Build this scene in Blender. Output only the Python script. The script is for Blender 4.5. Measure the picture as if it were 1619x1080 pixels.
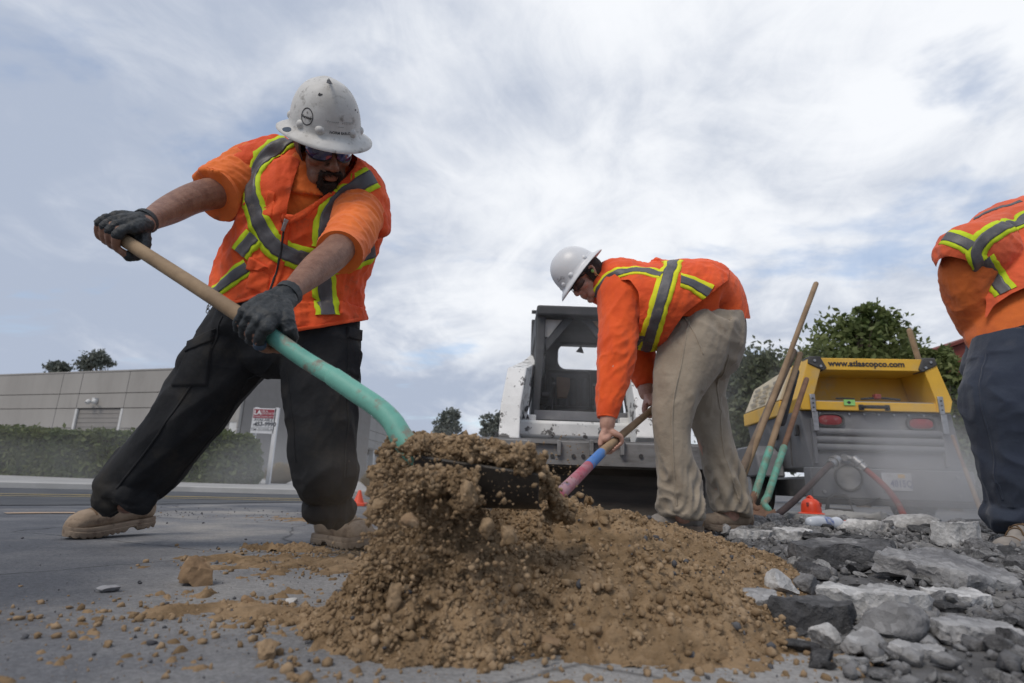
import bpy, bmesh, math, random
import numpy as np
from mathutils import Vector, Matrix
from mathutils.bvhtree import BVHTree

for _o in list(bpy.data.objects):
    bpy.data.objects.remove(_o)
SC = bpy.context.scene
COL = SC.collection
random.seed(5)
RNG = np.random.default_rng(11)

# ------------------------------------------------------------------ camera
FPX, CX, CY = 900.0, 809.5, 540.0          # focal length and centre, in pixels of the 1619 wide photograph
CAM = np.array([0.0, 0.0, 0.25])
PITCH, ROLL = math.radians(14.04), math.radians(2.0)
_f = np.array([0, math.cos(PITCH), math.sin(PITCH)])
_r0 = np.array([1.0, 0, 0])
_u0 = np.array([0, -math.sin(PITCH), math.cos(PITCH)])
CR = math.cos(ROLL) * _r0 + math.sin(ROLL) * _u0
CU = -math.sin(ROLL) * _r0 + math.cos(ROLL) * _u0
CF = _f
cam_d = bpy.data.cameras.new('camera')
cam_d.sensor_width = 36.0
cam_d.lens = FPX / 1619.0 * 36.0
cam_d.clip_start, cam_d.clip_end = 0.05, 2000.0
cam_d.dof.use_dof = True
cam_d.dof.focus_distance = 1.95
cam_d.dof.aperture_fstop = 4.0
cam = bpy.data.objects.new('camera', cam_d)
COL.objects.link(cam)
_m = Matrix.Identity(4)
for i in range(3):
    _m[i][0], _m[i][1], _m[i][2], _m[i][3] = CR[i], CU[i], -CF[i], CAM[i]
cam.matrix_world = _m
SC.camera = cam

# ------------------------------------------------------------------ light
SUN_EL, SUN_AZ = math.radians(50), math.radians(-145)      # azimuth from +Y, clockwise (towards +X)
EXPOSURE = 0.18
W = bpy.data.worlds.new('World')
SC.world = W
W.use_nodes = True


def build_sky():
    nt = W.node_tree
    nt.nodes.clear()
    N, L = nt.nodes.new, nt.links.new
    out = N('ShaderNodeOutputWorld')
    sky = N('ShaderNodeTexSky')
    sky.sky_type = 'NISHITA'
    sky.sun_disc = False
    sky.sun_elevation = SUN_EL
    sky.sun_rotation = SUN_AZ
    b1 = N('ShaderNodeBackground'); b1.inputs[1].default_value = 0.15
    L(sky.outputs[0], b1.inputs[0])
    tc = N('ShaderNodeTexCoord')
    sp = N('ShaderNodeSeparateXYZ'); L(tc.outputs['Generated'], sp.inputs[0])

    def math_(op, a, b=None, clamp=False):
        m = N('ShaderNodeMath'); m.operation = op; m.use_clamp = clamp
        for i, v in enumerate((a, b)):
            if v is None: continue
            if isinstance(v, (int, float)): m.inputs[i].default_value = v
            else: L(v, m.inputs[i])
        return m.outputs[0]

    def ramp(x, a, b, c0=(0, 0, 0, 1), c1=(1, 1, 1, 1)):
        r = N('ShaderNodeMapRange'); r.interpolation_type = 'SMOOTHSTEP'
        r.inputs[1].default_value, r.inputs[2].default_value = a, b
        L(x, r.inputs[0]); return r.outputs[0]
    zz = math_('ADD', math_('MAXIMUM', sp.outputs[2], 0.0), 0.22)
    u, v = math_('DIVIDE', sp.outputs[0], zz), math_('DIVIDE', sp.outputs[1], zz)
    cb = N('ShaderNodeCombineXYZ'); L(u, cb.inputs[0]); L(v, cb.inputs[1])

    def noise(scale, det, rough, loc, sc=(1, 1, 1), rot=0, dist=0.0):
        mp = N('ShaderNodeMapping'); mp.inputs['Location'].default_value = loc
        mp.inputs['Scale'].default_value = sc; mp.inputs['Rotation'].default_value = (0, 0, rot)
        L(cb.outputs[0], mp.inputs[0])
        n = N('ShaderNodeTexNoise'); n.inputs['Scale'].default_value = scale
        n.inputs['Detail'].default_value = det; n.inputs['Roughness'].default_value = rough
        n.inputs['Distortion'].default_value = dist
        L(mp.outputs[0], n.inputs[0]); return n.outputs[0]
    big = noise(0.85, 4, 0.5, (3.1, 1.7, 0), (1, 1.25, 1), 0.5, 0.3)
    mid = noise(1.9, 9, 0.58, (0.4, 5.0, 0), (1.15, 1.0, 1), 0.75, 0.9)
    fine = noise(6.0, 7, 0.62, (7.4, 2.0, 0), (1.3, 1.0, 1), 0.25, 0.9)
    # cloud colour is brightened towards the upper right; the sun lamp stands elsewhere
    gx, gy = 1180.0, 120.0
    gd = CF + (gx - CX) / FPX * CR - (gy - CY) / FPX * CU
    gd /= np.linalg.norm(gd)
    dp = N('ShaderNodeVectorMath'); dp.operation = 'DOT_PRODUCT'
    L(tc.outputs['Generated'], dp.inputs[0]); dp.inputs[1].default_value = tuple(gd)
    glow = ramp(dp.outputs['Value'], 0.66, 1.0)
    s = math_('ADD', math_('MULTIPLY', mid, 0.62), math_('MULTIPLY', big, 0.60))
    s = math_('ADD', s, math_('MULTIPLY', fine, 0.22))
    bright = ramp(math_('ADD', s, math_('MULTIPLY', glow, 0.32)), 0.70, 1.14)
    mix = N('ShaderNodeMix'); mix.data_type = 'RGBA'
    mix.inputs['A'].default_value = (0.39, 0.445, 0.555, 1)
    mix.inputs['B'].default_value = (0.83, 0.85, 0.885, 1)
    L(bright, mix.inputs['Factor'])
    b2 = N('ShaderNodeBackground'); b2.inputs[1].default_value = 1.0
    L(mix.outputs['Result'], b2.inputs[0])
    hole = noise(1.5, 6, 0.55, (2.2, 0.65, 0), (1, 1.6, 1), 0.4, 0.3)
    cov = ramp(hole, 0.68, 0.55)
    lp = math_('MULTIPLY', cov, 1.0)
    cov2 = math_('ADD', math_('MULTIPLY', lp, 0.55), 0.45)
    ms = N('ShaderNodeMixShader')
    L(cov2, ms.inputs[0]); L(b1.outputs[0], ms.inputs[1]); L(b2.outputs[0], ms.inputs[2])
    L(ms.outputs[0], out.inputs['Surface'])


build_sky()
sun_d = bpy.data.lights.new('sun', 'SUN')
sun_d.energy = 1.5
sun_d.angle = math.radians(24)
sun_d.color = (1.0, 0.91, 0.80)
sun = bpy.data.objects.new('sun', sun_d)
COL.objects.link(sun)
_sd = Vector((math.sin(SUN_AZ) * math.cos(SUN_EL), math.cos(SUN_AZ) * math.cos(SUN_EL), math.sin(SUN_EL)))
sun.rotation_euler = _sd.to_track_quat('Z', 'Y').to_euler()

SC.render.engine = 'CYCLES'
SC.view_settings.view_transform = 'Standard'
SC.view_settings.look = 'None'
SC.view_settings.exposure = EXPOSURE
SC.view_settings.gamma = 1.0
SC.view_settings.use_curve_mapping = False
SC.cycles.use_denoising = True
SC.cycles.max_bounces = 6
SC.cycles.diffuse_bounces = 3
SC.cycles.glossy_bounces = 3
SC.cycles.transmission_bounces = 6
SC.cycles.transparent_max_bounces = 12
SC.cycles.volume_bounces = 1
SC.cycles.volume_step_rate = 2.0
SC.cycles.caustics_reflective = SC.cycles.caustics_refractive = False


# ------------------------------------------------------------------ pixel <-> world
def ray(px, py):
    return CF + (px - CX) / FPX * CR - (py - CY) / FPX * CU


YM = [None]        # optional depth correction while one figure is built


def P(px, py, Y):
    if YM[0]: Y = YM[0](Y)
    d = ray(px, py); return CAM + d * (Y / d[1])


def G(px, py, z=0.0):
    d = ray(px, py); return CAM + d * ((z - CAM[2]) / d[2])


def mpp(px, py, Y):
    if YM[0]: Y = YM[0](Y)
    return (Y / ray(px, py)[1]) / FPX


def proj(V):
    q = np.asarray(V) - CAM
    z = q @ CF
    return np.stack([CX + FPX * (q @ CR) / z, CY - FPX * (q @ CU) / z], -1)


def unit(v):
    v = np.asarray(v, float); n = np.linalg.norm(v)
    return v / n if n > 1e-9 else v


# ------------------------------------------------------------------ noise
_pr = np.random.default_rng(3)
_PERM = np.tile(_pr.permutation(256), 3)
_GR = _pr.normal(size=(256, 3)); _GR /= np.linalg.norm(_GR, axis=1)[:, None]


def pn(p, seed=0):
    p = np.asarray(p, float) + seed * 17.31
    i = np.floor(p).astype(np.int64); f = p - i
    u = f * f * f * (f * (f * 6 - 15) + 10)
    i &= 255
    r = 0
    for dx in (0, 1):
        wx = u[:, 0] if dx else 1 - u[:, 0]
        for dy in (0, 1):
            wy = u[:, 1] if dy else 1 - u[:, 1]
            for dz in (0, 1):
                wz = u[:, 2] if dz else 1 - u[:, 2]
                h = _PERM[_PERM[_PERM[(i[:, 0] + dx) & 255] + ((i[:, 1] + dy) & 255)] + ((i[:, 2] + dz) & 255)]
                g = _GR[h]
                r = r + wx * wy * wz * (g[:, 0] * (f[:, 0] - dx) + g[:, 1] * (f[:, 1] - dy) + g[:, 2] * (f[:, 2] - dz))
    return r * 1.5


def fbm(p, o=4, seed=0, bill=False):
    p = np.asarray(p, float); a, s = 1.0, 0.0
    for k in range(o):
        n = pn(p * 2 ** k, seed + k)
        s = s + a * (np.abs(n) if bill else n); a *= 0.5
    return s


# ------------------------------------------------------------------ mesh building
def catmull(pts, n):
    pts = np.asarray(pts, float)
    if len(pts) < 3 or n <= 1: 
        return pts
    q = np.vstack([2 * pts[0] - pts[1], pts, 2 * pts[-1] - pts[-2]])
    out = []
    for i in range(1, len(q) - 2):
        for k in range(n):
            t = k / n
            a, b, c, d = q[i - 1], q[i], q[i + 1], q[i + 2]
            out.append(0.5 * (2 * b + (c - a) * t + (2 * a - 5 * b + 4 * c - d) * t * t + (3 * b - a - 3 * c + d) * t ** 3))
    out.append(q[-2])
    return np.array(out)


class MB:
    def __init__(self):
        self.v, self.f, self.n = [], [], 0

    def add(self, vs, fs):
        vs = np.asarray(vs, float)
        self.v.append(vs)
        n = self.n
        self.f.extend([tuple(int(i) + n for i in f) for f in fs])
        self.n += len(vs)
        return self

    def verts(self):
        return np.vstack(self.v) if self.v else np.zeros((0, 3))

    def rings(self, R, closed=True, cap=True):
        """R: list of (k,3) rings."""
        k = len(R[0]); fs = []
        for i in range(len(R) - 1):
            for j in range(k if closed else k - 1):
                a, b = i * k + j, i * k + (j + 1) % k
                fs.append((a, b, b + k, a + k))
        if cap:
            fs.append(tuple(reversed(range(k))))
            m = (len(R) - 1) * k
            fs.append(tuple(range(m, m + k)))
        return self.add(np.vstack(R), fs)

    def tube(self, pts, rs, ratio=1.0, seg=14, sub=4, round_cap=True, hint=None):
        """round or elliptical tube; radii lie across the view, radii*ratio along it"""
        pts = np.asarray(pts, float); m = len(pts)
        rs = np.full(m, rs, float) if np.isscalar(rs) else np.asarray(rs, float)
        ra = np.full(m, ratio, float) if np.isscalar(ratio) else np.asarray(ratio, float)
        full = np.hstack([pts, rs[:, None], ra[:, None]])
        full = catmull(full, sub)
        c, r, q = full[:, :3], np.maximum(full[:, 3], 1e-4), full[:, 4]
        t = np.gradient(c, axis=0)
        t /= np.linalg.norm(t, axis=1)[:, None] + 1e-12
        C, RR, Q, T = list(c), list(r), list(q), list(t)
        if round_cap:
            for e in (0, -1):
                ext = []
                for ang in (30, 58, 78):
                    a = math.radians(ang)
                    s = -1 if e == 0 else 1
                    ext.append((c[e] + s * t[e] * r[e] * min(1.0, q[e]) * math.sin(a), r[e] * math.cos(a), q[e], t[e]))
                if e == 0:
                    for x in ext: C.insert(0, x[0]); RR.insert(0, x[1]); Q.insert(0, x[2]); T.insert(0, x[3])
                else:
                    for x in ext: C.append(x[0]); RR.append(x[1]); Q.append(x[2]); T.append(x[3])
        R = []
        prev = None
        for ci, ri, qi, ti in zip(C, RR, Q, T):
            h = unit(ci - CAM) if hint is None else np.asarray(hint, float)
            s = np.cross(ti, h)
            if np.linalg.norm(s) < 0.15:
                s = prev if prev is not None else np.cross(ti, [0.3, 0.2, 0.9])
            s = unit(s)
            if prev is not None and s @ prev < 0: s = -s
            s = unit(s - ti * (s @ ti)); prev = s
            d = np.cross(s, ti)
            a = np.arange(seg) * 2 * math.pi / seg
            R.append(ci + np.outer(np.cos(a), s) * ri + np.outer(np.sin(a), d) * ri * qi)
        return self.rings(R)

    def ptube(self, rows, ratio=1.0, **k):
        """rows (px, py, Y, r_px)"""
        pts = [P(a, b, y) for a, b, y, r in rows]
        rs = [r * mpp(a, b, y) for a, b, y, r in rows]
        return self.tube(pts, rs, ratio, **k)

    def ell(self, c, r, M=None, u=16, v=10):
        vs, fs = [], []
        for i in range(v + 1):
            th = math.pi * i / v
            th = min(max(th, 0.02), math.pi - 0.02)
            for j in range(u):
                ph = 2 * math.pi * j / u
                vs.append((math.sin(th) * math.cos(ph), math.sin(th) * math.sin(ph), math.cos(th)))
        vs = np.array(vs) * np.asarray(r, float)
        if M is not None: vs = vs @ np.asarray(M).T
        vs = vs + np.asarray(c, float)
        for i in range(v):
            for j in range(u):
                a, b = i * u + j, i * u + (j + 1) % u
                fs.append((a, a + u, b + u, b))
        fs.append(tuple(range(u)))
        fs.append(tuple(reversed(range(v * u, v * u + u))))
        return self.add(vs, fs)

    def box(self, c, s, M=None):
        s = np.asarray(s, float) / 2
        vs = np.array([(x, y, z) for x in (-1, 1) for y in (-1, 1) for z in (-1, 1)]) * s
        if M is not None: vs = vs @ np.asarray(M).T
        return self.add(vs + np.asarray(c, float), [(0, 1, 3, 2), (4, 6, 7, 5), (0, 4, 5, 1), (2, 3, 7, 6), (0, 2, 6, 4), (1, 5, 7, 3)])

    def prism(self, poly, d, M=None, o=(0, 0, 0)):
        """poly: list of (a,b) in local x,z; extruded along local y from d[0] to d[1]"""
        n = len(poly)
        vs = np.array([(a, d[0], b) for a, b in poly] + [(a, d[1], b) for a, b in poly], float)
        if M is not None: vs = vs @ np.asarray(M).T
        ar = sum(poly[i][0] * poly[(i + 1) % n][1] - poly[(i + 1) % n][0] * poly[i][1] for i in range(n))
        fs = [tuple(range(n)), tuple(reversed(range(n, 2 * n)))] + [((i + 1) % n, i, i + n, (i + 1) % n + n) for i in range(n)]
        if ar < 0: fs = [tuple(reversed(f)) for f in fs]
        return self.add(vs + np.asarray(o, float), fs)

    def cyl(self, a, b, r, seg=16, r2=None):
        a, b = np.asarray(a, float), np.asarray(b, float)
        t = unit(b - a); s = unit(np.cross(t, [0.31, 0.17, 0.93] if abs(t[2]) < 0.9 else [1, 0, 0])); d = np.cross(t, s)
        an = np.arange(seg) * 2 * math.pi / seg
        c = np.outer(np.cos(an), s) + np.outer(np.sin(an), d)
        return self.rings([a + c * r, b + c * (r if r2 is None else r2)])

    def build(self, name, mat, parent=None, world=False, smooth=True, bevel=0.0, angle=40):
        return mk(name, self.verts(), self.f, mat, parent, world, smooth, bevel, angle)


def root_loc(p):
    while p.parent is not None: p = p.parent
    return np.array(p.location)


def mk(name, V, F, mat, parent=None, world=False, smooth=True, bevel=0.0, angle=40):
    me = bpy.data.meshes.new(name)
    V = np.asarray(V, float)
    if world and parent is not None: V = V - root_loc(parent)
    if isinstance(F, np.ndarray):
        k = F.shape[1]
        me.vertices.add(len(V)); me.vertices.foreach_set('co', V.astype(np.float32).ravel())
        me.loops.add(F.size); me.loops.foreach_set('vertex_index', F.astype(np.int32).ravel())
        me.polygons.add(len(F)); me.polygons.foreach_set('loop_start', np.arange(0, F.size, k, dtype=np.int32))
        me.update(calc_edges=True)
    else:
        me.from_pydata([tuple(v) for v in V], [], F)
        me.update()
    if smooth:
        me.polygons.foreach_set('use_smooth', np.ones(len(me.polygons), bool))
        if angle < 180: me.set_sharp_from_angle(angle=math.radians(angle))
    if mat is not None: me.materials.append(mat)
    o = bpy.data.objects.new(name, me)
    COL.objects.link(o)
    if parent is not None: o.parent = parent
    if bevel:
        b = o.modifiers.new('edge', 'BEVEL'); b.width = bevel; b.segments = 2; b.limit_method = 'ANGLE'; b.angle_limit = math.radians(35)
    return o


def thing(name, label, cat, loc=(0, 0, 0), rz=0.0, group=None):
    o = bpy.data.objects.new(name, None)
    o.empty_display_size = 0.1
    COL.objects.link(o)
    o.location = tuple(float(x) for x in loc); o.rotation_euler = (0, 0, rz)
    return tag(o, label, cat, group)


def tag(o, label=None, cat=None, group=None, kind=None):
    if label: o['label'] = label
    if cat: o['category'] = cat
    if group: o['group'] = group
    if kind: o['kind'] = kind
    return o


def copy_tree(o, parent=None):
    c = o.copy(); COL.objects.link(c)
    if parent is not None: c.parent = parent
    for ch in list(o.children): copy_tree(ch, c)
    return c


def remesh(mb, voxel, smooth=4):
    """one continuous surface from overlapping closed solids -> (V, F quads/tris list, N)"""
    me = bpy.data.meshes.new('tmp'); me.from_pydata([tuple(v) for v in mb.verts()], [], mb.f)
    o = bpy.data.objects.new('tmp', me); COL.objects.link(o)
    r = o.modifiers.new('r', 'REMESH'); r.mode = 'VOXEL'; r.voxel_size = voxel
    if smooth:
        s = o.modifiers.new('s', 'SMOOTH'); s.factor = 0.5; s.iterations = smooth
    dg = bpy.context.evaluated_depsgraph_get(); dg.update()
    ev = o.evaluated_get(dg); m2 = ev.to_mesh()
    n = len(m2.vertices); V = np.empty(n * 3, np.float32); m2.vertices.foreach_get('co', V); V = V.reshape(-1, 3).astype(float)
    nl = len(m2.loops); li = np.empty(nl, np.int32); m2.loops.foreach_get('vertex_index', li)
    npoly = len(m2.polygons)
    lt = np.empty(npoly, np.int32); m2.polygons.foreach_get('loop_total', lt)
    ev.to_mesh_clear()
    bpy.data.objects.remove(o); bpy.data.meshes.remove(me)
    if (lt == 4).all(): F = li.reshape(-1, 4)
    else:
        F, k = [], 0
        st = np.concatenate([[0], np.cumsum(lt)])
        F = np.array([[*li[st[i]:st[i] + lt[i]], li[st[i]]][:4] for i in range(npoly)])
    return V, F


def normals(V, F):
    n = np.cross(V[F[:, 2]] - V[F[:, 0]], V[F[:, 3 % F.shape[1]]] - V[F[:, 1]]) if F.shape[1] == 4 else np.cross(V[F[:, 1]] - V[F[:, 0]], V[F[:, 2]] - V[F[:, 0]])
    N = np.zeros_like(V)
    for k in range(F.shape[1]): np.add.at(N, F[:, k], n)
    return N / (np.linalg.norm(N, axis=1)[:, None] + 1e-12)


def compact(V, F):
    used = np.unique(F); m = np.full(len(V), -1); m[used] = np.arange(len(used))
    return V[used], m[F]


def bvh_of(V, F):
    return BVHTree.FromPolygons([tuple(v) for v in V], [tuple(int(i) for i in f) for f in F])


def in_poly(pts, poly):
    x, y = pts[:, 0], pts[:, 1]; ins = np.zeros(len(pts), bool)
    j = len(poly) - 1
    for i in range(len(poly)):
        xi, yi = poly[i]; xj, yj = poly[j]
        c = ((yi > y) != (yj > y)) & (x < (xj - xi) * (y - yi) / (yj - yi + 1e-12) + xi)
        ins ^= c; j = i
    return ins


def cast(bvh, px, py):
    d = unit(ray(px, py))
    loc, nor, i, dist = bvh.ray_cast(Vector(CAM), Vector(d))
    if loc is None:
        # the nearest point of the surface to that line of sight
        best = None
        for t in np.linspace(0.7, 4.0, 90):
            l2, n2, i2, d2 = bvh.find_nearest(Vector(CAM + d * t))
            if l2 is not None and (best is None or d2 < best[0]): best = (d2, l2, n2)
        loc, nor = best[1], best[2]
    return np.array(loc), np.array(nor)


def ribbon(mb, bvh, pix, width, off, ext=(0, 0), world_pts=None, step=0.012, across=6):
    """a cloth band that follows a surface"""
    pts = [cast(bvh, *p)[0] for p in pix] if world_pts is None else [np.asarray(p, float) for p in world_pts]
    def grow(pts, d, length):
        out = []; p, t = pts[-1], unit(pts[-1] - pts[-2])
        for k in range(int(length / 0.02)):
            l, n, i, _ = bvh.find_nearest(Vector(p + t * 0.02))
            l = np.array(l); t = unit(l - p) if np.linalg.norm(l - p) > 1e-4 else t; p = l; out.append(l)
        return out
    if ext[0]: pts = list(reversed(grow(list(reversed(pts)), -1, ext[0]))) + pts
    if ext[1]: pts = pts + grow(pts, 1, ext[1])
    c = catmull(np.array(pts), 8)
    seg = np.concatenate([[0], np.cumsum(np.linalg.norm(np.diff(c, axis=0), axis=1))])
    n = max(3, int(seg[-1] / step))
    s = np.linspace(0, seg[-1], n)
    c = np.stack([np.interp(s, seg, c[:, k]) for k in range(3)], -1)
    t = np.gradient(c, axis=0)
    R = []
    for ci, ti in zip(c, t):
        l, nr, i, _ = bvh.find_nearest(Vector(ci)); nr = np.array(nr); l = np.array(l)
        b = unit(np.cross(nr, unit(ti)))
        row = []
        for j in range(across + 1):
            w = (j / across - 0.5) * width
            l2, n2, _, _ = bvh.find_nearest(Vector(l + b * w + nr * 0.004))
            row.append(np.array(l2) + np.array(n2) * off)
        lo = np.array(row[0]) - nr * (off + 0.002); hi = np.array(row[-1]) - nr * (off + 0.002)
        R.append(np.array([lo] + row + [hi]))
    mb.rings(R, closed=False, cap=False)
    return mb


def patch(mb, bvh, quad, off, n=14, m=14, rim=0.004):
    """a sewn-on patch: quad of four pixel corners laid on a surface"""
    a, b, c, d = [np.array(q, float) for q in quad]
    R = []
    for i in range(n + 1):
        row = []
        for j in range(m + 1):
            u, v = j / m, i / n
            p = (a * (1 - u) + b * u) * (1 - v) + (d * (1 - u) + c * u) * v
            l, nr = cast(bvh, *p)
            e = min(u, 1 - u, v, 1 - v)
            row.append(l + nr * (off if e > 0.001 else -0.001) )
        R.append(np.array(row))
    mb.rings(R, closed=False, cap=False)
    return mb


def text_geo(s, size, bold=0.0, extrude=0.0):
    cu = bpy.data.curves.new('tmp', 'FONT'); cu.body = s; cu.size = size; cu.offset = bold; cu.extrude = extrude
    cu.align_x = 'CENTER'; cu.align_y = 'CENTER'; cu.resolution_u = 3
    o = bpy.data.objects.new('tmp', cu); COL.objects.link(o)
    dg = bpy.context.evaluated_depsgraph_get(); dg.update()
    m = o.evaluated_get(dg).to_mesh()
    V = np.array([v.co[:] for v in m.vertices]).reshape(-1, 3); F = [tuple(p.vertices) for p in m.polygons]
    o.evaluated_get(dg).to_mesh_clear()
    bpy.data.objects.remove(o); bpy.data.curves.remove(cu)
    return V, F


def text_on(s, size, origin, xa, ya, mat, parent, world=False, name='lettering', bold=0.0, sx=1.0):
    V, F = text_geo(s, size, bold)
    xa, ya = unit(xa), unit(ya)
    W_ = np.asarray(origin, float) + np.outer(V[:, 0] * sx, xa) + np.outer(V[:, 1], ya)
    return mk(name, W_, F, mat, parent, world, smooth=False)


# ------------------------------------------------------------------ materials
MATS = {}


def mat(name, c1, c2=None, scale=8.0, rough=0.8, bump=0.0, bscale=60.0, metal=0.0, det=6.0, lo=0.35, hi=0.65,
        c3=None, s3=2.0, lo3=0.55, hi3=0.7, spec=0.3, stretch=(1, 1, 1), bump2=0.0, bscale2=300.0, sheen=0.0, alpha=1.0, vor=False, coat=0.0):
    m = bpy.data.materials.new(name); m.use_nodes = True
    nt = m.node_tree; N, L = nt.nodes.new, nt.links.new
    bs = nt.nodes['Principled BSDF']
    bs.inputs['Roughness'].default_value = rough
    bs.inputs['Metallic'].default_value = metal
    bs.inputs['Specular IOR Level'].default_value = spec
    if sheen: bs.inputs['Sheen Weight'].default_value = sheen; bs.inputs['Sheen Roughness'].default_value = 0.6
    if coat: bs.inputs['Coat Weight'].default_value = coat; bs.inputs['Coat Roughness'].default_value = 0.15
    if alpha < 1: bs.inputs['Alpha'].default_value = alpha
    tc = N('ShaderNodeTexCoord'); mp = N('ShaderNodeMapping'); mp.inputs['Scale'].default_value = stretch
    L(tc.outputs['Object'], mp.inputs[0])

    def noise(s, d=det, r=0.6):
        n = N('ShaderNodeTexNoise'); n.inputs['Scale'].default_value = s; n.inputs['Detail'].default_value = d
        n.inputs['Roughness'].default_value = r; L(mp.outputs[0], n.inputs[0]); return n.outputs[0]

    def rng(x, a, b):
        r = N('ShaderNodeMapRange'); r.interpolation_type = 'SMOOTHSTEP'
        r.inputs[1].default_value, r.inputs[2].default_value = a, b; L(x, r.inputs[0]); return r.outputs[0]

    def rgb(c): return (*c, 1) if len(c) == 3 else c
    if c2 is None:
        c2 = tuple(x * 0.82 for x in c1)
    mx = N('ShaderNodeMix'); mx.data_type = 'RGBA'
    mx.inputs['A'].default_value, mx.inputs['B'].default_value = rgb(c1), rgb(c2)
    L(rng(noise(scale), lo, hi), mx.inputs['Factor'])
    col = mx.outputs['Result']
    if c3 is not None:
        m3 = N('ShaderNodeMix'); m3.data_type = 'RGBA'; m3.inputs['B'].default_value = rgb(c3)
        L(col, m3.inputs['A']); L(rng(noise(s3, 8, 0.65), lo3, hi3), m3.inputs['Factor']); col = m3.outputs['Result']
    L(col, bs.inputs['Base Color'])
    last = None
    for amt, sc_ in ((bump, bscale), (bump2, bscale2)):
        if amt:
            b = N('ShaderNodeBump'); b.inputs['Strength'].default_value = 1.0; b.inputs['Distance'].default_value = amt
            if vor and amt == bump:
                v = N('ShaderNodeTexVoronoi'); v.inputs['Scale'].default_value = sc_; L(mp.outputs[0], v.inputs[0]); L(v.outputs[0], b.inputs['Height'])
            else:
                L(noise(sc_, 5, 0.6), b.inputs['Height'])
            if last is not None: L(last, b.inputs['Normal'])
            last = b.outputs[0]
    if last is not None: L(last, bs.inputs['Normal'])
    MATS[name] = m
    return m


# cloth and skin
M_ORANGE = mat('vest_orange', (0.92, 0.125, 0.026), (0.76, 0.088, 0.02), 7, 0.85, 0.005, 26, bump2=0.001, bscale2=420, c3=(0.46, 0.10, 0.04), s3=13, lo3=0.55, hi3=0.78, sheen=0.1)
M_SHIRT = mat('shirt_orange', (0.90, 0.20, 0.030), (0.78, 0.155, 0.025), 7, 0.9, 0.004, 25, bump2=0.0006, bscale2=600, c3=(0.45, 0.12, 0.04), s3=11, lo3=0.62, hi3=0.78, sheen=0.15)
M_SHIRT_RED = mat('shirt_red_orange', (0.86, 0.115, 0.018), (0.74, 0.085, 0.014), 7, 0.9, 0.004, 25, bump2=0.0006, bscale2=600, sheen=0.15)
M_SHIRT_DULL = mat('shirt_dusty_orange', (0.74, 0.17, 0.030), (0.60, 0.13, 0.030), 7, 0.9, 0.004, 25, bump2=0.0006, bscale2=600, sheen=0.15)
M_VEST_DUSTY = mat('vest_dusty_orange', (0.80, 0.13, 0.045), (0.66, 0.11, 0.04), 8, 0.88, 0.004, 22, bump2=0.0006, bscale2=500, sheen=0.15)
M_LIME = mat('lime_band', (0.62, 0.78, 0.025), (0.52, 0.66, 0.02), 14, 0.75, 0.002, 40, c3=(0.30, 0.36, 0.05), s3=18, lo3=0.62, hi3=0.8)
M_YELLOW_BAND = mat('yellow_band', (0.86, 0.86, 0.030), (0.72, 0.72, 0.025), 14, 0.75, 0.002, 40)
M_REFLECT = mat('reflective_band', (0.115, 0.112, 0.118), (0.085, 0.083, 0.09), 18, 0.5, 0.0015, 45, spec=0.5, c3=(0.17, 0.15, 0.13), s3=22)
M_BLACKCLOTH = mat('black_trousers', (0.014, 0.015, 0.0175), (0.024, 0.0245, 0.026), 7, 0.85, 0.003, 30, bump2=0.0007, bscale2=500, c3=(0.045, 0.040, 0.033), s3=6, lo3=0.50, hi3=0.78)
M_KHAKI = mat('khaki_trousers', (0.36, 0.305, 0.235), (0.30, 0.25, 0.19), 6, 0.9, 0.007, 16, bump2=0.0008, bscale2=420, c3=(0.17, 0.13, 0.09), s3=7, lo3=0.55, hi3=0.8, sheen=0.15)
M_DENIM = mat('navy_trousers', (0.020, 0.028, 0.050), (0.030, 0.040, 0.062), 6, 0.9, 0.003, 25, bump2=0.0008, bscale2=450, c3=(0.12, 0.12, 0.125), s3=2.6, lo3=0.56, hi3=0.9, sheen=0.15)
M_SKIN = mat('skin_tan', (0.30, 0.158, 0.104), (0.215, 0.104, 0.067), 34, 0.5, 0.0022, 150, c3=(0.19, 0.088, 0.058), s3=16, lo3=0.52, hi3=0.8, spec=0.4)
M_SKIN_B = mat('skin_pale', (0.58, 0.34, 0.255), (0.46, 0.255, 0.19), 26, 0.55, 0.0012, 120, c3=(0.27, 0.135, 0.10), s3=18, lo3=0.55, hi3=0.8, spec=0.4)
M_HAIR = mat('dark_hair', (0.022, 0.014, 0.010), (0.045, 0.028, 0.02), 60, 0.7, 0.002, 160)
M_GLOVE = mat('glove_black', (0.014, 0.017, 0.019), (0.032, 0.037, 0.040), 30, 0.6, 0.003, 55, bump2=0.0008, bscale2=350, c3=(0.10, 0.105, 0.105), s3=24, lo3=0.55, hi3=0.75, spec=0.45)
M_GLOVE_TRIM = mat('glove_grey_blue', (0.055, 0.085, 0.13), (0.04, 0.06, 0.09), 40, 0.6, 0.002, 80)
M_BOOT = mat('boot_suede', (0.36, 0.275, 0.20), (0.27, 0.205, 0.145), 14, 0.92, 0.003, 45, bump2=0.0012, bscale2=260, c3=(0.17, 0.12, 0.085), s3=18, lo3=0.50, hi3=0.70)
M_SOLE = mat('boot_sole', (0.30, 0.235, 0.175), (0.23, 0.175, 0.13), 16, 0.9, 0.002, 60, c3=(0.13, 0.095, 0.07), s3=26, lo3=0.50, hi3=0.70)
M_LACE = mat('boot_lace', (0.17, 0.11, 0.065), None, 40, 0.9)
M_BOOT_GREY = mat('boot_dusty', (0.30, 0.27, 0.24), (0.22, 0.20, 0.18), 14, 0.95, 0.003, 45)
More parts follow.
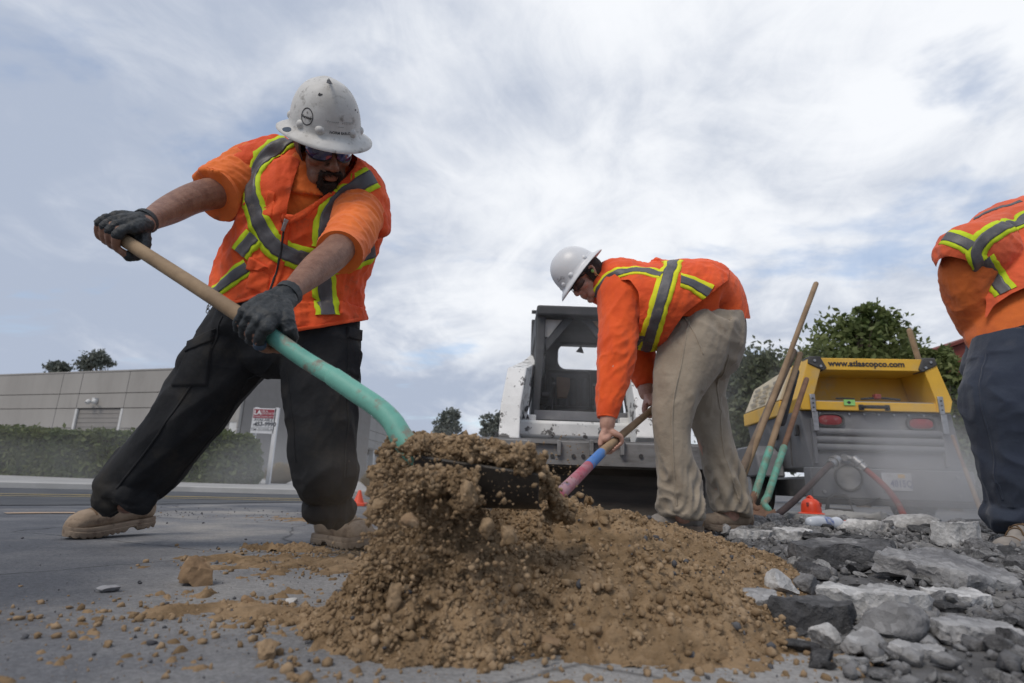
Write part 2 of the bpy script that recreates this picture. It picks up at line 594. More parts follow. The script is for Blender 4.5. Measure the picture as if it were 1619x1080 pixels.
M_HAT = mat('hat_white', (0.66, 0.65, 0.62), (0.52, 0.505, 0.475), 10, 0.55, 0.0006, 140, c3=(0.26, 0.245, 0.22), s3=34, lo3=0.53, hi3=0.72, spec=0.35)
M_HAT_CLEAN = mat('hat_white_clean', (0.72, 0.73, 0.74), (0.66, 0.67, 0.68), 6, 0.35, 0.0003, 140, c3=(0.42, 0.40, 0.38), s3=14, lo3=0.66, hi3=0.82, spec=0.5)
M_INK = mat('black_print', (0.03, 0.03, 0.034), (0.06, 0.06, 0.065), 60, 0.7)
M_INK_FADED = mat('faded_print', (0.22, 0.21, 0.20), (0.36, 0.35, 0.33), 160, 0.7, lo=0.4, hi=0.6)
M_LENS = mat('mirror_lens', (0.02, 0.03, 0.22), (0.025, 0.012, 0.07), 22, 0.08, spec=0.9, coat=0.6)
M_LENS_CLEAR = mat('smoke_lens', (0.03, 0.03, 0.03), None, 8, 0.06, spec=0.8, alpha=0.55)
M_BLACKPLASTIC = mat('black_plastic', (0.016, 0.016, 0.017), (0.025, 0.025, 0.026), 20, 0.4, spec=0.5)
M_STEEL = mat('zinc_steel', (0.42, 0.42, 0.42), (0.32, 0.32, 0.32), 30, 0.4, 0.0006, 120, metal=0.8)
# ------------------------------------------------------------------ setting materials
M_ROAD = mat('asphalt', (0.110, 0.116, 0.130), (0.19, 0.193, 0.202), 1.1, 0.95, 0.004, 90, lo=0.38, hi=0.62, bump2=0.002, bscale2=380, c3=(0.30, 0.285, 0.265), s3=0.9, lo3=0.48, hi3=0.66, spec=0.12)
M_ROAD_DARK = mat('dark_asphalt', (0.062, 0.066, 0.074), (0.09, 0.094, 0.10), 2.0, 0.9, 0.003, 120)
M_GROUND = mat('earth', (0.20, 0.18, 0.15), (0.15, 0.14, 0.115), 0.4, 0.95, 0.01, 6)
M_PAVE = mat('pavement_concrete', (0.36, 0.355, 0.345), (0.29, 0.285, 0.275), 1.2, 0.9, 0.002, 60)
M_KERB = mat('kerb_concrete', (0.46, 0.455, 0.44), (0.38, 0.375, 0.36), 2.0, 0.9, 0.002, 60)
M_LINE_Y = mat('yellow_line', (0.50, 0.36, 0.10), (0.32, 0.26, 0.13), 3.0, 0.8)
M_LINE_O = mat('pale_line', (0.44, 0.30, 0.19), (0.30, 0.24, 0.19), 5.0, 0.8)
M_WALL = mat('grey_wall', (0.34, 0.325, 0.305), (0.30, 0.286, 0.268), 0.5, 0.9, 0.002, 20, c3=(0.25, 0.238, 0.222), s3=0.7, lo3=0.50, hi3=0.8, stretch=(1, 1, 0.25))
M_WALL_SIDE = mat('grey_panel', (0.36, 0.35, 0.335), (0.33, 0.32, 0.305), 0.5, 0.9, 0.002, 20)
M_DOOR = mat('roller_door', (0.25, 0.235, 0.22), (0.23, 0.215, 0.20), 2.0, 0.7)
M_TRIMW = mat('white_trim', (0.62, 0.62, 0.61), (0.54, 0.54, 0.53), 4.0, 0.7)
M_GLASS = mat('dark_glass', (0.05, 0.055, 0.06), (0.035, 0.038, 0.042), 0.7, 0.15, spec=0.6)
M_REDB = mat('red_brown_wall', (0.20, 0.055, 0.042), (0.16, 0.045, 0.036), 1.0, 0.85)
M_BARK = mat('bark', (0.14, 0.11, 0.085), (0.085, 0.065, 0.05), 6, 0.95, 0.01, 14)
M_CARP = mat('dark_car_paint', (0.035, 0.038, 0.042), (0.05, 0.052, 0.055), 2, 0.3, spec=0.6, coat=0.5)
M_TYRE = mat('tyre_rubber', (0.022, 0.022, 0.022), (0.05, 0.048, 0.045), 9, 0.9, 0.004, 40)


def road_dust():
    # pale trodden dust lies round the place of work and thins out over a couple of metres
    nt = M_ROAD.node_tree; N, L = nt.nodes.new, nt.links.new; bs = nt.nodes['Principled BSDF']
    src = bs.inputs['Base Color'].links[0].from_socket
    tc = N('ShaderNodeTexCoord'); ln = N('ShaderNodeVectorMath'); ln.operation = 'DISTANCE'; ln.inputs[1].default_value = (0.45, 1.5, 0)
    L(tc.outputs['Object'], ln.inputs[0])
    n = N('ShaderNodeTexNoise'); n.inputs['Scale'].default_value = 1.7; n.inputs['Detail'].default_value = 9; n.inputs['Roughness'].default_value = 0.62; L(tc.outputs['Object'], n.inputs[0])
    a = N('ShaderNodeMath'); a.operation = 'MULTIPLY_ADD'; L(n.outputs[0], a.inputs[0]); a.inputs[1].default_value = -2.4; L(ln.outputs['Value'], a.inputs[2])
    r = N('ShaderNodeMapRange'); r.interpolation_type = 'SMOOTHSTEP'; r.inputs[1].default_value, r.inputs[2].default_value, r.inputs[3].default_value, r.inputs[4].default_value = -0.7, 0.45, 0.75, 0.0
    L(a.outputs[0], r.inputs[0])
    m = N('ShaderNodeMix'); m.data_type = 'RGBA'; m.inputs['B'].default_value = (0.37, 0.36, 0.345, 1); L(src, m.inputs['A']); L(r.outputs[0], m.inputs['Factor'])
    # coarse grain: pale and dark chips of aggregate, and a few hairline cracks
    v = N('ShaderNodeTexVoronoi'); v.inputs['Scale'].default_value = 170; L(tc.outputs['Object'], v.inputs[0])
    r2 = N('ShaderNodeMapRange'); r2.inputs[1].default_value, r2.inputs[2].default_value, r2.inputs[3].default_value, r2.inputs[4].default_value = 0, 1, 0.62, 1.30
    sp = N('ShaderNodeSeparateColor'); L(v.outputs['Color'], sp.inputs[0]); L(sp.outputs[0], r2.inputs[0])
    mu = N('ShaderNodeMix'); mu.data_type = 'RGBA'; mu.blend_type = 'MULTIPLY'; mu.inputs['Factor'].default_value = 0.45
    L(m.outputs['Result'], mu.inputs['A']); L(r2.outputs[0], mu.inputs['B'])
    dn = N('ShaderNodeTexNoise'); dn.inputs['Scale'].default_value = 4; dn.inputs['Detail'].default_value = 5; L(tc.outputs['Object'], dn.inputs[0])
    ad = N('ShaderNodeMix'); ad.data_type = 'RGBA'; ad.inputs['Factor'].default_value = 0.12; L(tc.outputs['Object'], ad.inputs['A']); L(dn.outputs['Color'], ad.inputs['B'])
    cv = N('ShaderNodeTexVoronoi'); cv.feature = 'DISTANCE_TO_EDGE'; cv.inputs['Scale'].default_value = 0.85; L(ad.outputs['Result'], cv.inputs[0])
    r3 = N('ShaderNodeMapRange'); r3.inputs[1].default_value, r3.inputs[2].default_value, r3.inputs[3].default_value, r3.inputs[4].default_value = 0.0, 0.006, 0.45, 1.0
    L(cv.outputs['Distance'], r3.inputs[0])
    m4 = N('ShaderNodeMix'); m4.data_type = 'RGBA'; m4.blend_type = 'MULTIPLY'; m4.inputs['Factor'].default_value = 1.0; L(mu.outputs['Result'], m4.inputs['A']); L(r3.outputs[0], m4.inputs['B'])
    L(m4.outputs['Result'], bs.inputs['Base Color'])


road_dust()


def leaf_mat(name, c1, c2, scale=1.6):
    m = mat(name, c1, c2, scale, 0.6, spec=0.25)
    nt = m.node_tree; bs = nt.nodes['Principled BSDF']
    tr = nt.nodes.new('ShaderNodeBsdfTranslucent'); ms = nt.nodes.new('ShaderNodeMixShader'); ms.inputs[0].default_value = 0.3
    src = bs.inputs['Base Color'].links[0].from_socket
    nt.links.new(src, tr.inputs['Color'])
    nt.links.new(bs.outputs[0], ms.inputs[1]); nt.links.new(tr.outputs[0], ms.inputs[2])
    nt.links.new(ms.outputs[0], nt.nodes['Material Output'].inputs['Surface'])
    return m


M_LEAF = leaf_mat('leaf_green', (0.095, 0.130, 0.040), (0.180, 0.205, 0.075))
M_LEAF_D = leaf_mat('leaf_dark', (0.085, 0.105, 0.055), (0.135, 0.150, 0.085))
M_LEAF_H = leaf_mat('hedge_leaf', (0.070, 0.100, 0.030), (0.120, 0.140, 0.045), 0.9)
M_LEAF_G = leaf_mat('leaf_grey_hazed', (0.135, 0.150, 0.130), (0.185, 0.200, 0.170), 0.6)  # far foliage: leaf colour greyed and paled to stand for distance haze
M_DRY = leaf_mat('dry_grass_blade', (0.36, 0.28, 0.16), (0.28, 0.22, 0.13), 2.0)


def sheet(name, pts, z, m, kind='structure'):
    me = bpy.data.meshes.new(name)
    vs = [(p[0], p[1], z) for p in pts]
    me.from_pydata(vs, [], [tuple(range(len(vs)))]); me.update()
    if me.polygons[0].normal.z < 0: me.flip_normals()
    me.materials.append(m)
    o = bpy.data.objects.new(name, me); COL.objects.link(o)
    if kind: o['kind'] = kind
    return o


# ------------------------------------------------------------------ ground, road, pavement
sheet('ground', [(-400, -60), (400, -60), (400, 700), (-400, 700)], -0.012, M_GROUND)
kerb_px = [(-160, 768.2), (0, 771.6), (148, 774.6), (300, 778), (420, 781.2), (500, 783)]
kerb = [G(*p) for p in kerb_px]
kd = unit(kerb[-1] - kerb[-2])
kerb += [kerb[-1] + kd * 3 + np.array([0, 0.6, 0]), kerb[-1] + kd * 8 + np.array([0, 5, 0]), kerb[-1] + np.array([9, 60, 0])]
ks = unit(kerb[1] - kerb[0])
kerb = [kerb[0] - ks * 60] + kerb
road_pts = [(k[0], k[1]) for k in kerb] + [(60, 75), (60, -20), (-80, -20)]
sheet('road', road_pts, 0.0, M_ROAD)
# the far lane is darker, newer asphalt
l1 = [G(-60, 800), G(0, 799.5), G(150, 799), G(300, 797), G(520, 794)]
l1 = [l1[0] - ks * 40] + l1
far_lane = [(p[0], p[1]) for p in l1] + [(k[0], k[1] - 0.02) for k in reversed(kerb[:7])]
sheet('asphalt_lane', far_lane, 0.004, M_ROAD_DARK)
KH = 0.075


def strip_line(name, pix, w, z, m):
    c = np.array([G(*p) for p in pix]); t = np.gradient(c, axis=0); t /= np.linalg.norm(t, axis=1)[:, None]
    b = np.stack([-t[:, 1], t[:, 0]], -1)
    a1 = c[:, :2] + b * w / 2; a2 = c[:, :2] - b * w / 2
    o = sheet(name, list(a1) + list(reversed(list(a2))), z, m)
    return o


strip_line('road_marking', [(-300, 778.5), (0, 782.0), (150, 784), (257, 785.8), (495, 790.0), (620, 792.5)], 0.10, 0.008, M_LINE_Y)
strip_line('road_marking', [(-300, 782.0), (0, 785.0), (150, 786.8), (257, 788.6), (495, 792.8), (620, 795)], 0.06, 0.008, M_LINE_Y)
strip_line('road_marking', [(8, 812.2), (60, 811.6), (118, 811.4)], 0.11, 0.004, M_LINE_O)


def kerb_and_pavement():
    R = []
    for i, k in enumerate(kerb):
        t = unit(kerb[min(i + 1, len(kerb) - 1)] - kerb[max(i - 1, 0)]); n = np.array([-t[1], t[0], 0])
        R.append(np.array([k + [0, 0, -0.02], k + n * 0.01 + [0, 0, KH - 0.01], k + n * 0.025 + [0, 0, KH], k + n * 0.16 + [0, 0, KH], k + n * 0.16 + [0, 0, -0.02]]))
    m = MB(); m.rings(R, closed=False, cap=False)
    tag(m.build('kerb', M_KERB, smooth=False), kind='structure')
    ins = []
    for i, k in enumerate(kerb):
        t = unit(kerb[min(i + 1, len(kerb) - 1)] - kerb[max(i - 1, 0)]); n = np.array([-t[1], t[0], 0]); ins.append(k + n * 0.163)
    back = [G(-700, 731, 0), (-60, 34, 0), (-30, 60, 0), (-8, 70, 0)]
    sheet('pavement', [(p[0], p[1]) for p in ins] + [(5, 90), (-90, 60)], KH - 0.004, M_PAVE)


kerb_and_pavement()


# ------------------------------------------------------------------ warehouse
def warehouse():
    C0 = P(381, 640, 30.0); C0[2] = 0
    H = 5.85
    dA = unit([-0.95, 0.31, 0]); dB = unit([0.06, 1.0, 0])
    r = thing('warehouse', 'long grey concrete warehouse with a roller door behind the clipped hedge', 'building', C0)
    def wall(d, nrm, joints, zs, m, skip=()):
        for i in range(len(joints) - 1):
            for j in range(len(zs) - 1):
                if (i, j) in skip: continue
                a, b = joints[i], joints[i + 1]; g = 0.02
                c = d * ((a + b) / 2) + np.array([0, 0, (zs[j] + zs[j + 1]) / 2]) - nrm * 0.1
                M = np.stack([d, nrm, [0, 0, 1]], -1)
                mb = MB(); mb.box(c, (b - a - 2 * g, 0.2, zs[j + 1] - zs[j] - 2 * g), M)
                mb.build('wall_panel', m, r, smooth=False)
    nA = unit(np.cross(dA, [0, 0, 1])); 
    if nA[1] > 0: nA = -nA
    nB = unit(np.cross(dB, [0, 0, 1])); 
    if nB[0] < 0: nB = -nB
    zs = [0, 2.55, 3.7, 4.57, H]
    # where the door stands on facade A
    def sA(px, py):
        d = ray(px, py); n = nA
        t = ((np.array(C0) - CAM) @ n) / (d @ n); return (CAM + d * t - C0) @ dA
    s1, s0 = sA(117, 660), sA(193, 655)
    sj = sA(95, 620)
    ja = [0.0, 4.6, s0, s1, sj + 0.0, sj + 7, sj + 14, sj + 21]
    ja = sorted(ja)
    k = ja.index(s0)
    wall(dA, nA, ja, zs, M_WALL, skip={(k, 0), (k, 1)})
    core = MB()
    M = np.stack([dA, nA, [0, 0, 1]], -1)
    L = ja[-1]
    core.box(dA * L / 2 - nA * 6.5 + [0, 0, H / 2 - 0.03], (L, 12.5, H - 0.06), M)
    core.build('wall_core', M_DOOR, r, smooth=False)
    # roller door: slats in a frame
    dz = 0.0
    wd = s1 - s0
    door = MB(); door.box(dA * (s0 + s1) / 2 + [0, 0, 1.85] - nA * 0.17, (wd - 0.1, 0.06, 3.64), M)
    dr = door.build('roller_door', M_DOOR, r, smooth=False)
    for i in range(14):
        sl = MB(); sl.box(dA * (s0 + s1) / 2 + [0, 0, 0.14 + i * 0.26] - nA * 0.12, (wd - 0.14, 0.05, 0.235), M)
        sl.build('slat', M_DOOR, dr, smooth=False)
    for s in (s0 + 0.06, s1 - 0.09):
        fr = MB(); fr.box(dA * s + [0, 0, 1.84] - nA * 0.02, (0.16, 0.10, 3.66), M); fr.build('door_jamb', M_TRIMW, r, smooth=False)
    # floodlight over the door
    sl_ = sA(153, 634); zl = 4.2
    lm = MB(); lm.box(dA * sl_ + nA * 0.12 + [0, 0, zl], (0.22, 0.22, 0.16), M); lm.cyl(dA * (sl_ + 0.25) + nA * 0.25 + [0, 0, zl - 0.1], dA * (sl_ + 0.25) + nA * 0.38 + [0, 0, zl - 0.25], 0.13, 12)
    lm.cyl(dA * (sl_ - 0.25) + nA * 0.25 + [0, 0, zl - 0.1], dA * (sl_ - 0.25) + nA * 0.38 + [0, 0, zl - 0.25], 0.13, 12)
    lm.build('floodlight', M_TRIMW, r)
    # facade B: two courses of panels over a recessed glazed ground floor with white posts
    jb = [0, 6, 12, 18, 25, 33, 42]
    wall(dB, nB, jb, [3.0, 3.75, 4.6, H], M_WALL_SIDE)
    MBm = np.stack([dB, nB, [0, 0, 1]], -1)
    soff = MB(); soff.box(dB * 21 - nB * 1.1 + [0, 0, 2.95], (42, 2.1, 0.1), MBm); soff.build('soffit', M_WALL, r, smooth=False)
    for i in range(14):
        g = MB(); g.box(dB * (1.5 + i * 3) - nB * 2.0 + [0, 0, 1.45], (2.9, 0.06, 2.88), MBm); wnd = g.build('window', M_GLASS, r, smooth=False)
        fr = MB(); fr.box(dB * (3.0 + i * 3) - nB * 1.97 + [0, 0, 1.45], (0.09, 0.14, 2.88), MBm); fr.build('window_frame', M_BLACKPLASTIC, r, smooth=False)
    for s in (0.25, 6, 12, 18, 25, 33, 41.8):
        c = MB(); c.box(dB * s - nB * 0.25 + [0, 0, 1.45], (0.45, 0.45, 2.9), MBm); c.build('column', M_TRIMW, r, smooth=False)
    par = MB()
    par.box(dA * L / 2 - nA * 0.12 + [0, 0, H + 0.03], (L, 0.3, 0.08), M); par.box(dB * 21 - nB * 0.12 + [0, 0, H + 0.034], (42, 0.3, 0.08), MBm)
    par.build('parapet', M_WALL, r, smooth=False)


warehouse()


def red_building():
    c = P(1590, 600, 30.0); c[2] = 0
    r = thing('red_building', 'red brown building with a sloping roof edge behind the trees', 'building', c)
    z1 = P(1505, 552, 30)[2]; z2 = P(1560, 528, 30)[2]
    x1 = P(1500, 552, 30)[0] - c[0]; x2 = P(1560, 528, 30)[0] - c[0]
    m = MB(); m.prism([(x1, 0), (9, 0), (9, z2), (x2, z2), (x1, z1)], (0, 8)); m.build('wall', M_REDB, r, smooth=False)
    e = MB(); e.prism([(x1 - 0.2, z1), (x1 - 0.2, z1 + 0.16), (x2, z2 + 0.18), (9.2, z2 + 0.18), (9.2, z2 + 0.02), (x2, z2 + 0.02)], (-0.25, 8.2)); e.build('roof_edge', M_REDB, r, smooth=False)
    for i in range(3):
        w = MB(); w.box((x2 + 1.2 + i * 2.3, -0.02, z2 * 0.45), (1.3, 0.06, 1.4)); w.build('window', M_GLASS, r, smooth=False)


red_building()


# ------------------------------------------------------------------ trees, hedge, dry grass
def leaf_quads(C, size, rng, flat=0.5):
    """diamond leaves at the points C"""
    n = len(C)
    a = rng.normal(size=(n, 3)); a /= np.linalg.norm(a, axis=1)[:, None]
    b = rng.normal(size=(n, 3)); b -= a * (a * b).sum(1)[:, None]; b /= np.linalg.norm(b, axis=1)[:, None]
    s = size * rng.uniform(0.6, 1.4, n)[:, None]
    V = np.stack([C - a * s, C - b * s * flat, C + a * s, C + b * s * flat], 1).reshape(-1, 3)
    return V, np.arange(4 * n).reshape(-1, 4)


def crown_points(blobs, n, rng, clump=26, spread=0.22):
    """blobs: (centre, radii); leaves gather in clumps near the blob surfaces"""
    blobs = [(np.array(c, float), np.array(r, float)) for c, r in blobs]
    w = np.array([r[0] * r[1] + r[1] * r[2] for c, r in blobs]); w /= w.sum()
    k = n // clump
    ids = rng.choice(len(blobs), k, p=w)
    d = rng.normal(size=(k, 3)); d /= np.linalg.norm(d, axis=1)[:, None]
    rad = rng.uniform(0.35, 1.08, k) ** 0.55
    C = np.array([blobs[i][0] for i in ids]) + d * np.array([blobs[i][1] for i in ids]) * rad[:, None]
    sz = np.array([blobs[i][1].mean() for i in ids])
    pts = np.repeat(C, clump, 0) + rng.normal(size=(k * clump, 3)) * (np.repeat(sz, clump) * spread)[:, None]
    return pts, C


def tree(name, label, cat, px, py_base, Y, blobs_px, n, leaf, m, trunk_r=0.12, group=None, seed=1, base_z=0.0, spread=0.2, depth=0.8, clump=26, flat=0.5):
    """blobs_px: (px, py, r_px, squash, dY)"""
    rng = np.random.default_rng(seed)
    base = P(px, py_base, Y); base[2] = base_z
    r = thing(name, label, cat, base, group=group)
    k = mpp(px, py_base, Y)
    blobs = []
    for b in blobs_px:
        c = P(b[0], b[1], Y + b[4]) - base
        blobs.append((c, (b[2] * k, b[2] * k * depth, b[2] * k * b[3])))
    pts, cl = crown_points(blobs, n, rng, clump, spread)
    keep = pts[:, 2] > 0.02
    V, F = leaf_quads(pts[keep], leaf, rng, flat)
    t = MB()
    top = np.mean([b[0] for b in blobs], axis=0)
    mid = np.array([top[0] * 0.25, top[1] * 0.25, max(0.3, top[2] * 0.45)])
    t.tube([(0, 0, -0.1), mid * 0.5 + [0.02, 0, 0], mid], [trunk_r, trunk_r * 0.85, trunk_r * 0.7], seg=9, sub=3, hint=(0, 1, 0.1))
    for c, rr in blobs:
        q = mid + (c - mid) * 0.55 + rng.normal(size=3) * 0.06 * rr[0]
        t.tube([mid - [0, 0, 0.05], q, c + [0, 0, rr[2] * 0.4]], [trunk_r * 0.6, trunk_r * 0.35, trunk_r * 0.1], seg=7, sub=3, hint=(0, 1, 0.1))
        for j in range(4):
            e = c + rng.normal(size=3) * rr * 0.5
            t.tube([q, (q + e) / 2 + rng.normal(size=3) * 0.05 * rr[0], e], [trunk_r * 0.25, trunk_r * 0.15, trunk_r * 0.05], seg=5, sub=2, hint=(0, 1, 0.1))
    t.build('trunk', M_BARK, r)
    mk('crown', V, F, m, r, smooth=False)
    return r


TG = 'trees behind the compressor'
tree('leafy_tree', 'bushy green tree rising tallest above the yellow compressor', 'tree', 1365, 800, 14.0,
     [(1365, 560, 70, 0.9, 0), (1330, 540, 50, 0.9, 0.5), (1405, 535, 46, 0.9, 0.2), (1378, 512, 34, 0.8, 0), (1300, 600, 60, 1, 0), (1430, 600, 60, 1, 0.3), (1360, 650, 90, 1, 0.4), (1362, 492, 14, 1.2, 0), (1396, 500, 14, 1.1, 0.3)],
     12000, 0.085, M_LEAF, 0.16, TG, 4)
tree('leafy_tree', 'pale dusty tree between the bending worker and the compressor', 'tree', 1205, 795, 15.5,
     [(1210, 610, 60, 0.9, 0), (1185, 590, 38, 0.9, 0.4), (1245, 585, 40, 0.8, 0), (1195, 680, 70, 1, 0), (1250, 670, 60, 1, 0.4), (1165, 700, 45, 1.2, 0.2), (1170, 630, 36, 1, 0)],
     13000, 0.085, M_LEAF_D, 0.15, TG, 5)
tree('leafy_tree', 'green tree to the right of the compressor below the red building', 'tree', 1510, 805, 13.0,
     [(1492, 606, 38, 1, 0), (1470, 572, 26, 0.9, 0), (1492, 562, 20, 0.7, 0.2), (1525, 660, 58, 1.0, 0), (1545, 720, 60, 1, 0), (1500, 740, 60, 1, 0.3), (1600, 680, 60, 1, 0.5), (1660, 660, 60, 1, 0.5)],
     13000, 0.08, M_LEAF, 0.14, TG, 6)
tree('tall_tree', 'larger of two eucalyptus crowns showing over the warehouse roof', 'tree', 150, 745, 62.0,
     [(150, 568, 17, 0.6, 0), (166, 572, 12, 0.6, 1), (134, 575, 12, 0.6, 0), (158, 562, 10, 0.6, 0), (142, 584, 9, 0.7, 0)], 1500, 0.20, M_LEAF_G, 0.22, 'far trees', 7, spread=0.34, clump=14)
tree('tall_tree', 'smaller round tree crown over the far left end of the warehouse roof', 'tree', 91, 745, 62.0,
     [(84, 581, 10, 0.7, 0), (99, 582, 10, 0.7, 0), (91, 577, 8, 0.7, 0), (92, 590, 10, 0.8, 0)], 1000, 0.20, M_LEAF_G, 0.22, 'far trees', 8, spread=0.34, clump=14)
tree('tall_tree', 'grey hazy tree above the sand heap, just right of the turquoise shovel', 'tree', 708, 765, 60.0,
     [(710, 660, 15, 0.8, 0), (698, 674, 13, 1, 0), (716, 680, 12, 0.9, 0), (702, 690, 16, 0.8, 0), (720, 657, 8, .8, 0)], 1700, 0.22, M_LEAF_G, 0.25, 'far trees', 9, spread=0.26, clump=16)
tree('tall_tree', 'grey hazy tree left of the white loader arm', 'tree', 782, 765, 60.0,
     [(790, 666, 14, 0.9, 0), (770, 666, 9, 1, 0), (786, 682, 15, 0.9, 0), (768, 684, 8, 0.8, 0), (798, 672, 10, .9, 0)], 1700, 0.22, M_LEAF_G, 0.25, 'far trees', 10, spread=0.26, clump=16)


def leafy_hedge():
    rng = np.random.default_rng(21)
    # centre line of the hedge between its two ends
    A, B = G(-200, 743.0, 0.07), G(322, 763.6, 0.07)
    d = unit(B - A); Ln = np.linalg.norm(B - A); n = np.array([-d[1], d[0], 0])
    r = thing('hedge', 'clipped green hedge along the pavement in front of the warehouse', 'hedge', B)
    hA, hB, wd = 0.93, 0.86, 1.1
    N = 30000
    s = rng.uniform(0, 1, N) ** 0.8
    hh = hA + (hB - hA) * s
    face = rng.uniform(0, 1, N)
    lump = 0.10 * fbm(np.stack([s * Ln * 0.8, face * 3, s * 0], -1), 3, 5)
    z = np.where(face < 0.62, rng.uniform(0.02, 1, N) * hh, hh + lump)
    off = np.where(face < 0.62, lump * 1.3 + 0.06 * np.sin(z * 3), rng.uniform(0, 1, N) * wd)
    C = A + np.outer(s * Ln, d) + np.outer(off, n) + np.outer(z, [0, 0, 1]) - [0, 0, 0.0]
    # rounded end
    M_ = 7000
    ang = rng.uniform(-math.pi / 2, math.pi / 2, M_); zz = rng.uniform(0.02, 1, M_)
    rad = wd / 2 * (1 - 0.35 * zz ** 3) * rng.uniform(0.85, 1.05, M_)
    E = B + n * wd / 2 + np.outer(np.cos(ang) * rad, d) + np.outer(np.sin(ang) * rad, n) + np.outer(zz * hB * (1.05), [0, 0, 1])
    pts = np.vstack([C, E]) + rng.normal(size=(N + M_, 3)) * 0.05
    V, F = leaf_quads(pts, 0.055, rng, 0.55)
    mk('foliage', V - B, F, M_LEAF_H, r, smooth=False)
    core = MB(); M = np.stack([d, n, [0, 0, 1]], -1)
    core.rings([np.array([p + n * 0.1, p + n * (wd - 0.1), p + n * (wd - 0.1) + [0, 0, h * 0.93], p + n * 0.1 + [0, 0, h * 0.93]]) - B for p, h in ((A, hA), (B, hB))])
    core.build('dark_core', M_BARK, r, smooth=False)  # solid filler box, stands for the dark shade between the leaves


leafy_hedge()


def dry_grass(px, py, Y, rp, hp, seed, label):
    rng = np.random.default_rng(seed)
    b = P(px, py, Y); b[2] = 0.06; k = mpp(px, py, Y)
    r = thing('dry_bush', label, 'bush', b, group='dry bushes by the sign')
    n = 1500
    a = rng.uniform(0, 2 * math.pi, n); R = rp * k * rng.uniform(0, 1, n) ** 0.5
    ba = np.stack([np.cos(a) * R * 0.35, np.sin(a) * R * 0.35, np.zeros(n)], -1)
    h = hp * k * rng.uniform(0.5, 1.0, n) * np.sqrt(np.maximum(0.05, 1 - (R / (rp * k)) ** 2 * 0.8))
    ti = np.stack([np.cos(a) * R * 1.1, np.sin(a) * R * 1.1, h], -1)
    w = np.stack([-np.sin(a), np.cos(a), 0 * a], -1) * 0.02
    V = np.stack([ba - w, ba + w, ti + w * 0.3, ti - w * 0.3], 1).reshape(-1, 3)
    mk('blades', V, np.arange(4 * n).reshape(-1, 4), M_DRY, r, smooth=False)


dry_grass(440, 764, 14.0, 26, 36, 31, 'round tan dry bush at the foot of the estate sign')
dry_grass(590, 772, 13.0, 22, 30, 32, 'tan dry bush between the black trousers and the sand heap')


def parked_car():
    c = P(35, 735, 25.0); c[2] = 0.0
    r = thing('parked_car', 'dark car roof showing just above the hedge at far left', 'car', c, rz=math.radians(8))
    prof = [(-2.2, 0.35), (-2.25, 0.8), (-1.5, 0.95), (-0.9, 1.72), (0.2, 1.82), (1.3, 1.62), (2.1, 1.05), (2.3, 0.7), (2.2, 0.35)]
    m = MB(); m.prism(prof, (-0.85, 0.85)); m.build('body', M_CARP, r, bevel=0.06)
    g = MB(); g.prism([(-1.3, 1.05), (-0.85, 1.62), (0.15, 1.70), (1.1, 1.52), (1.6, 1.1)], (-0.865, 0.865)); g.build('side_glass', M_GLASS, r, smooth=False)
    for x in (-1.4, 1.4):
        for y in (-0.75, 0.75):
            w = MB(); w.cyl((x, y - 0.1, 0.33), (x, y + 0.1, 0.33), 0.33, 20); w.build('wheel', M_TYRE, r)


parked_car()


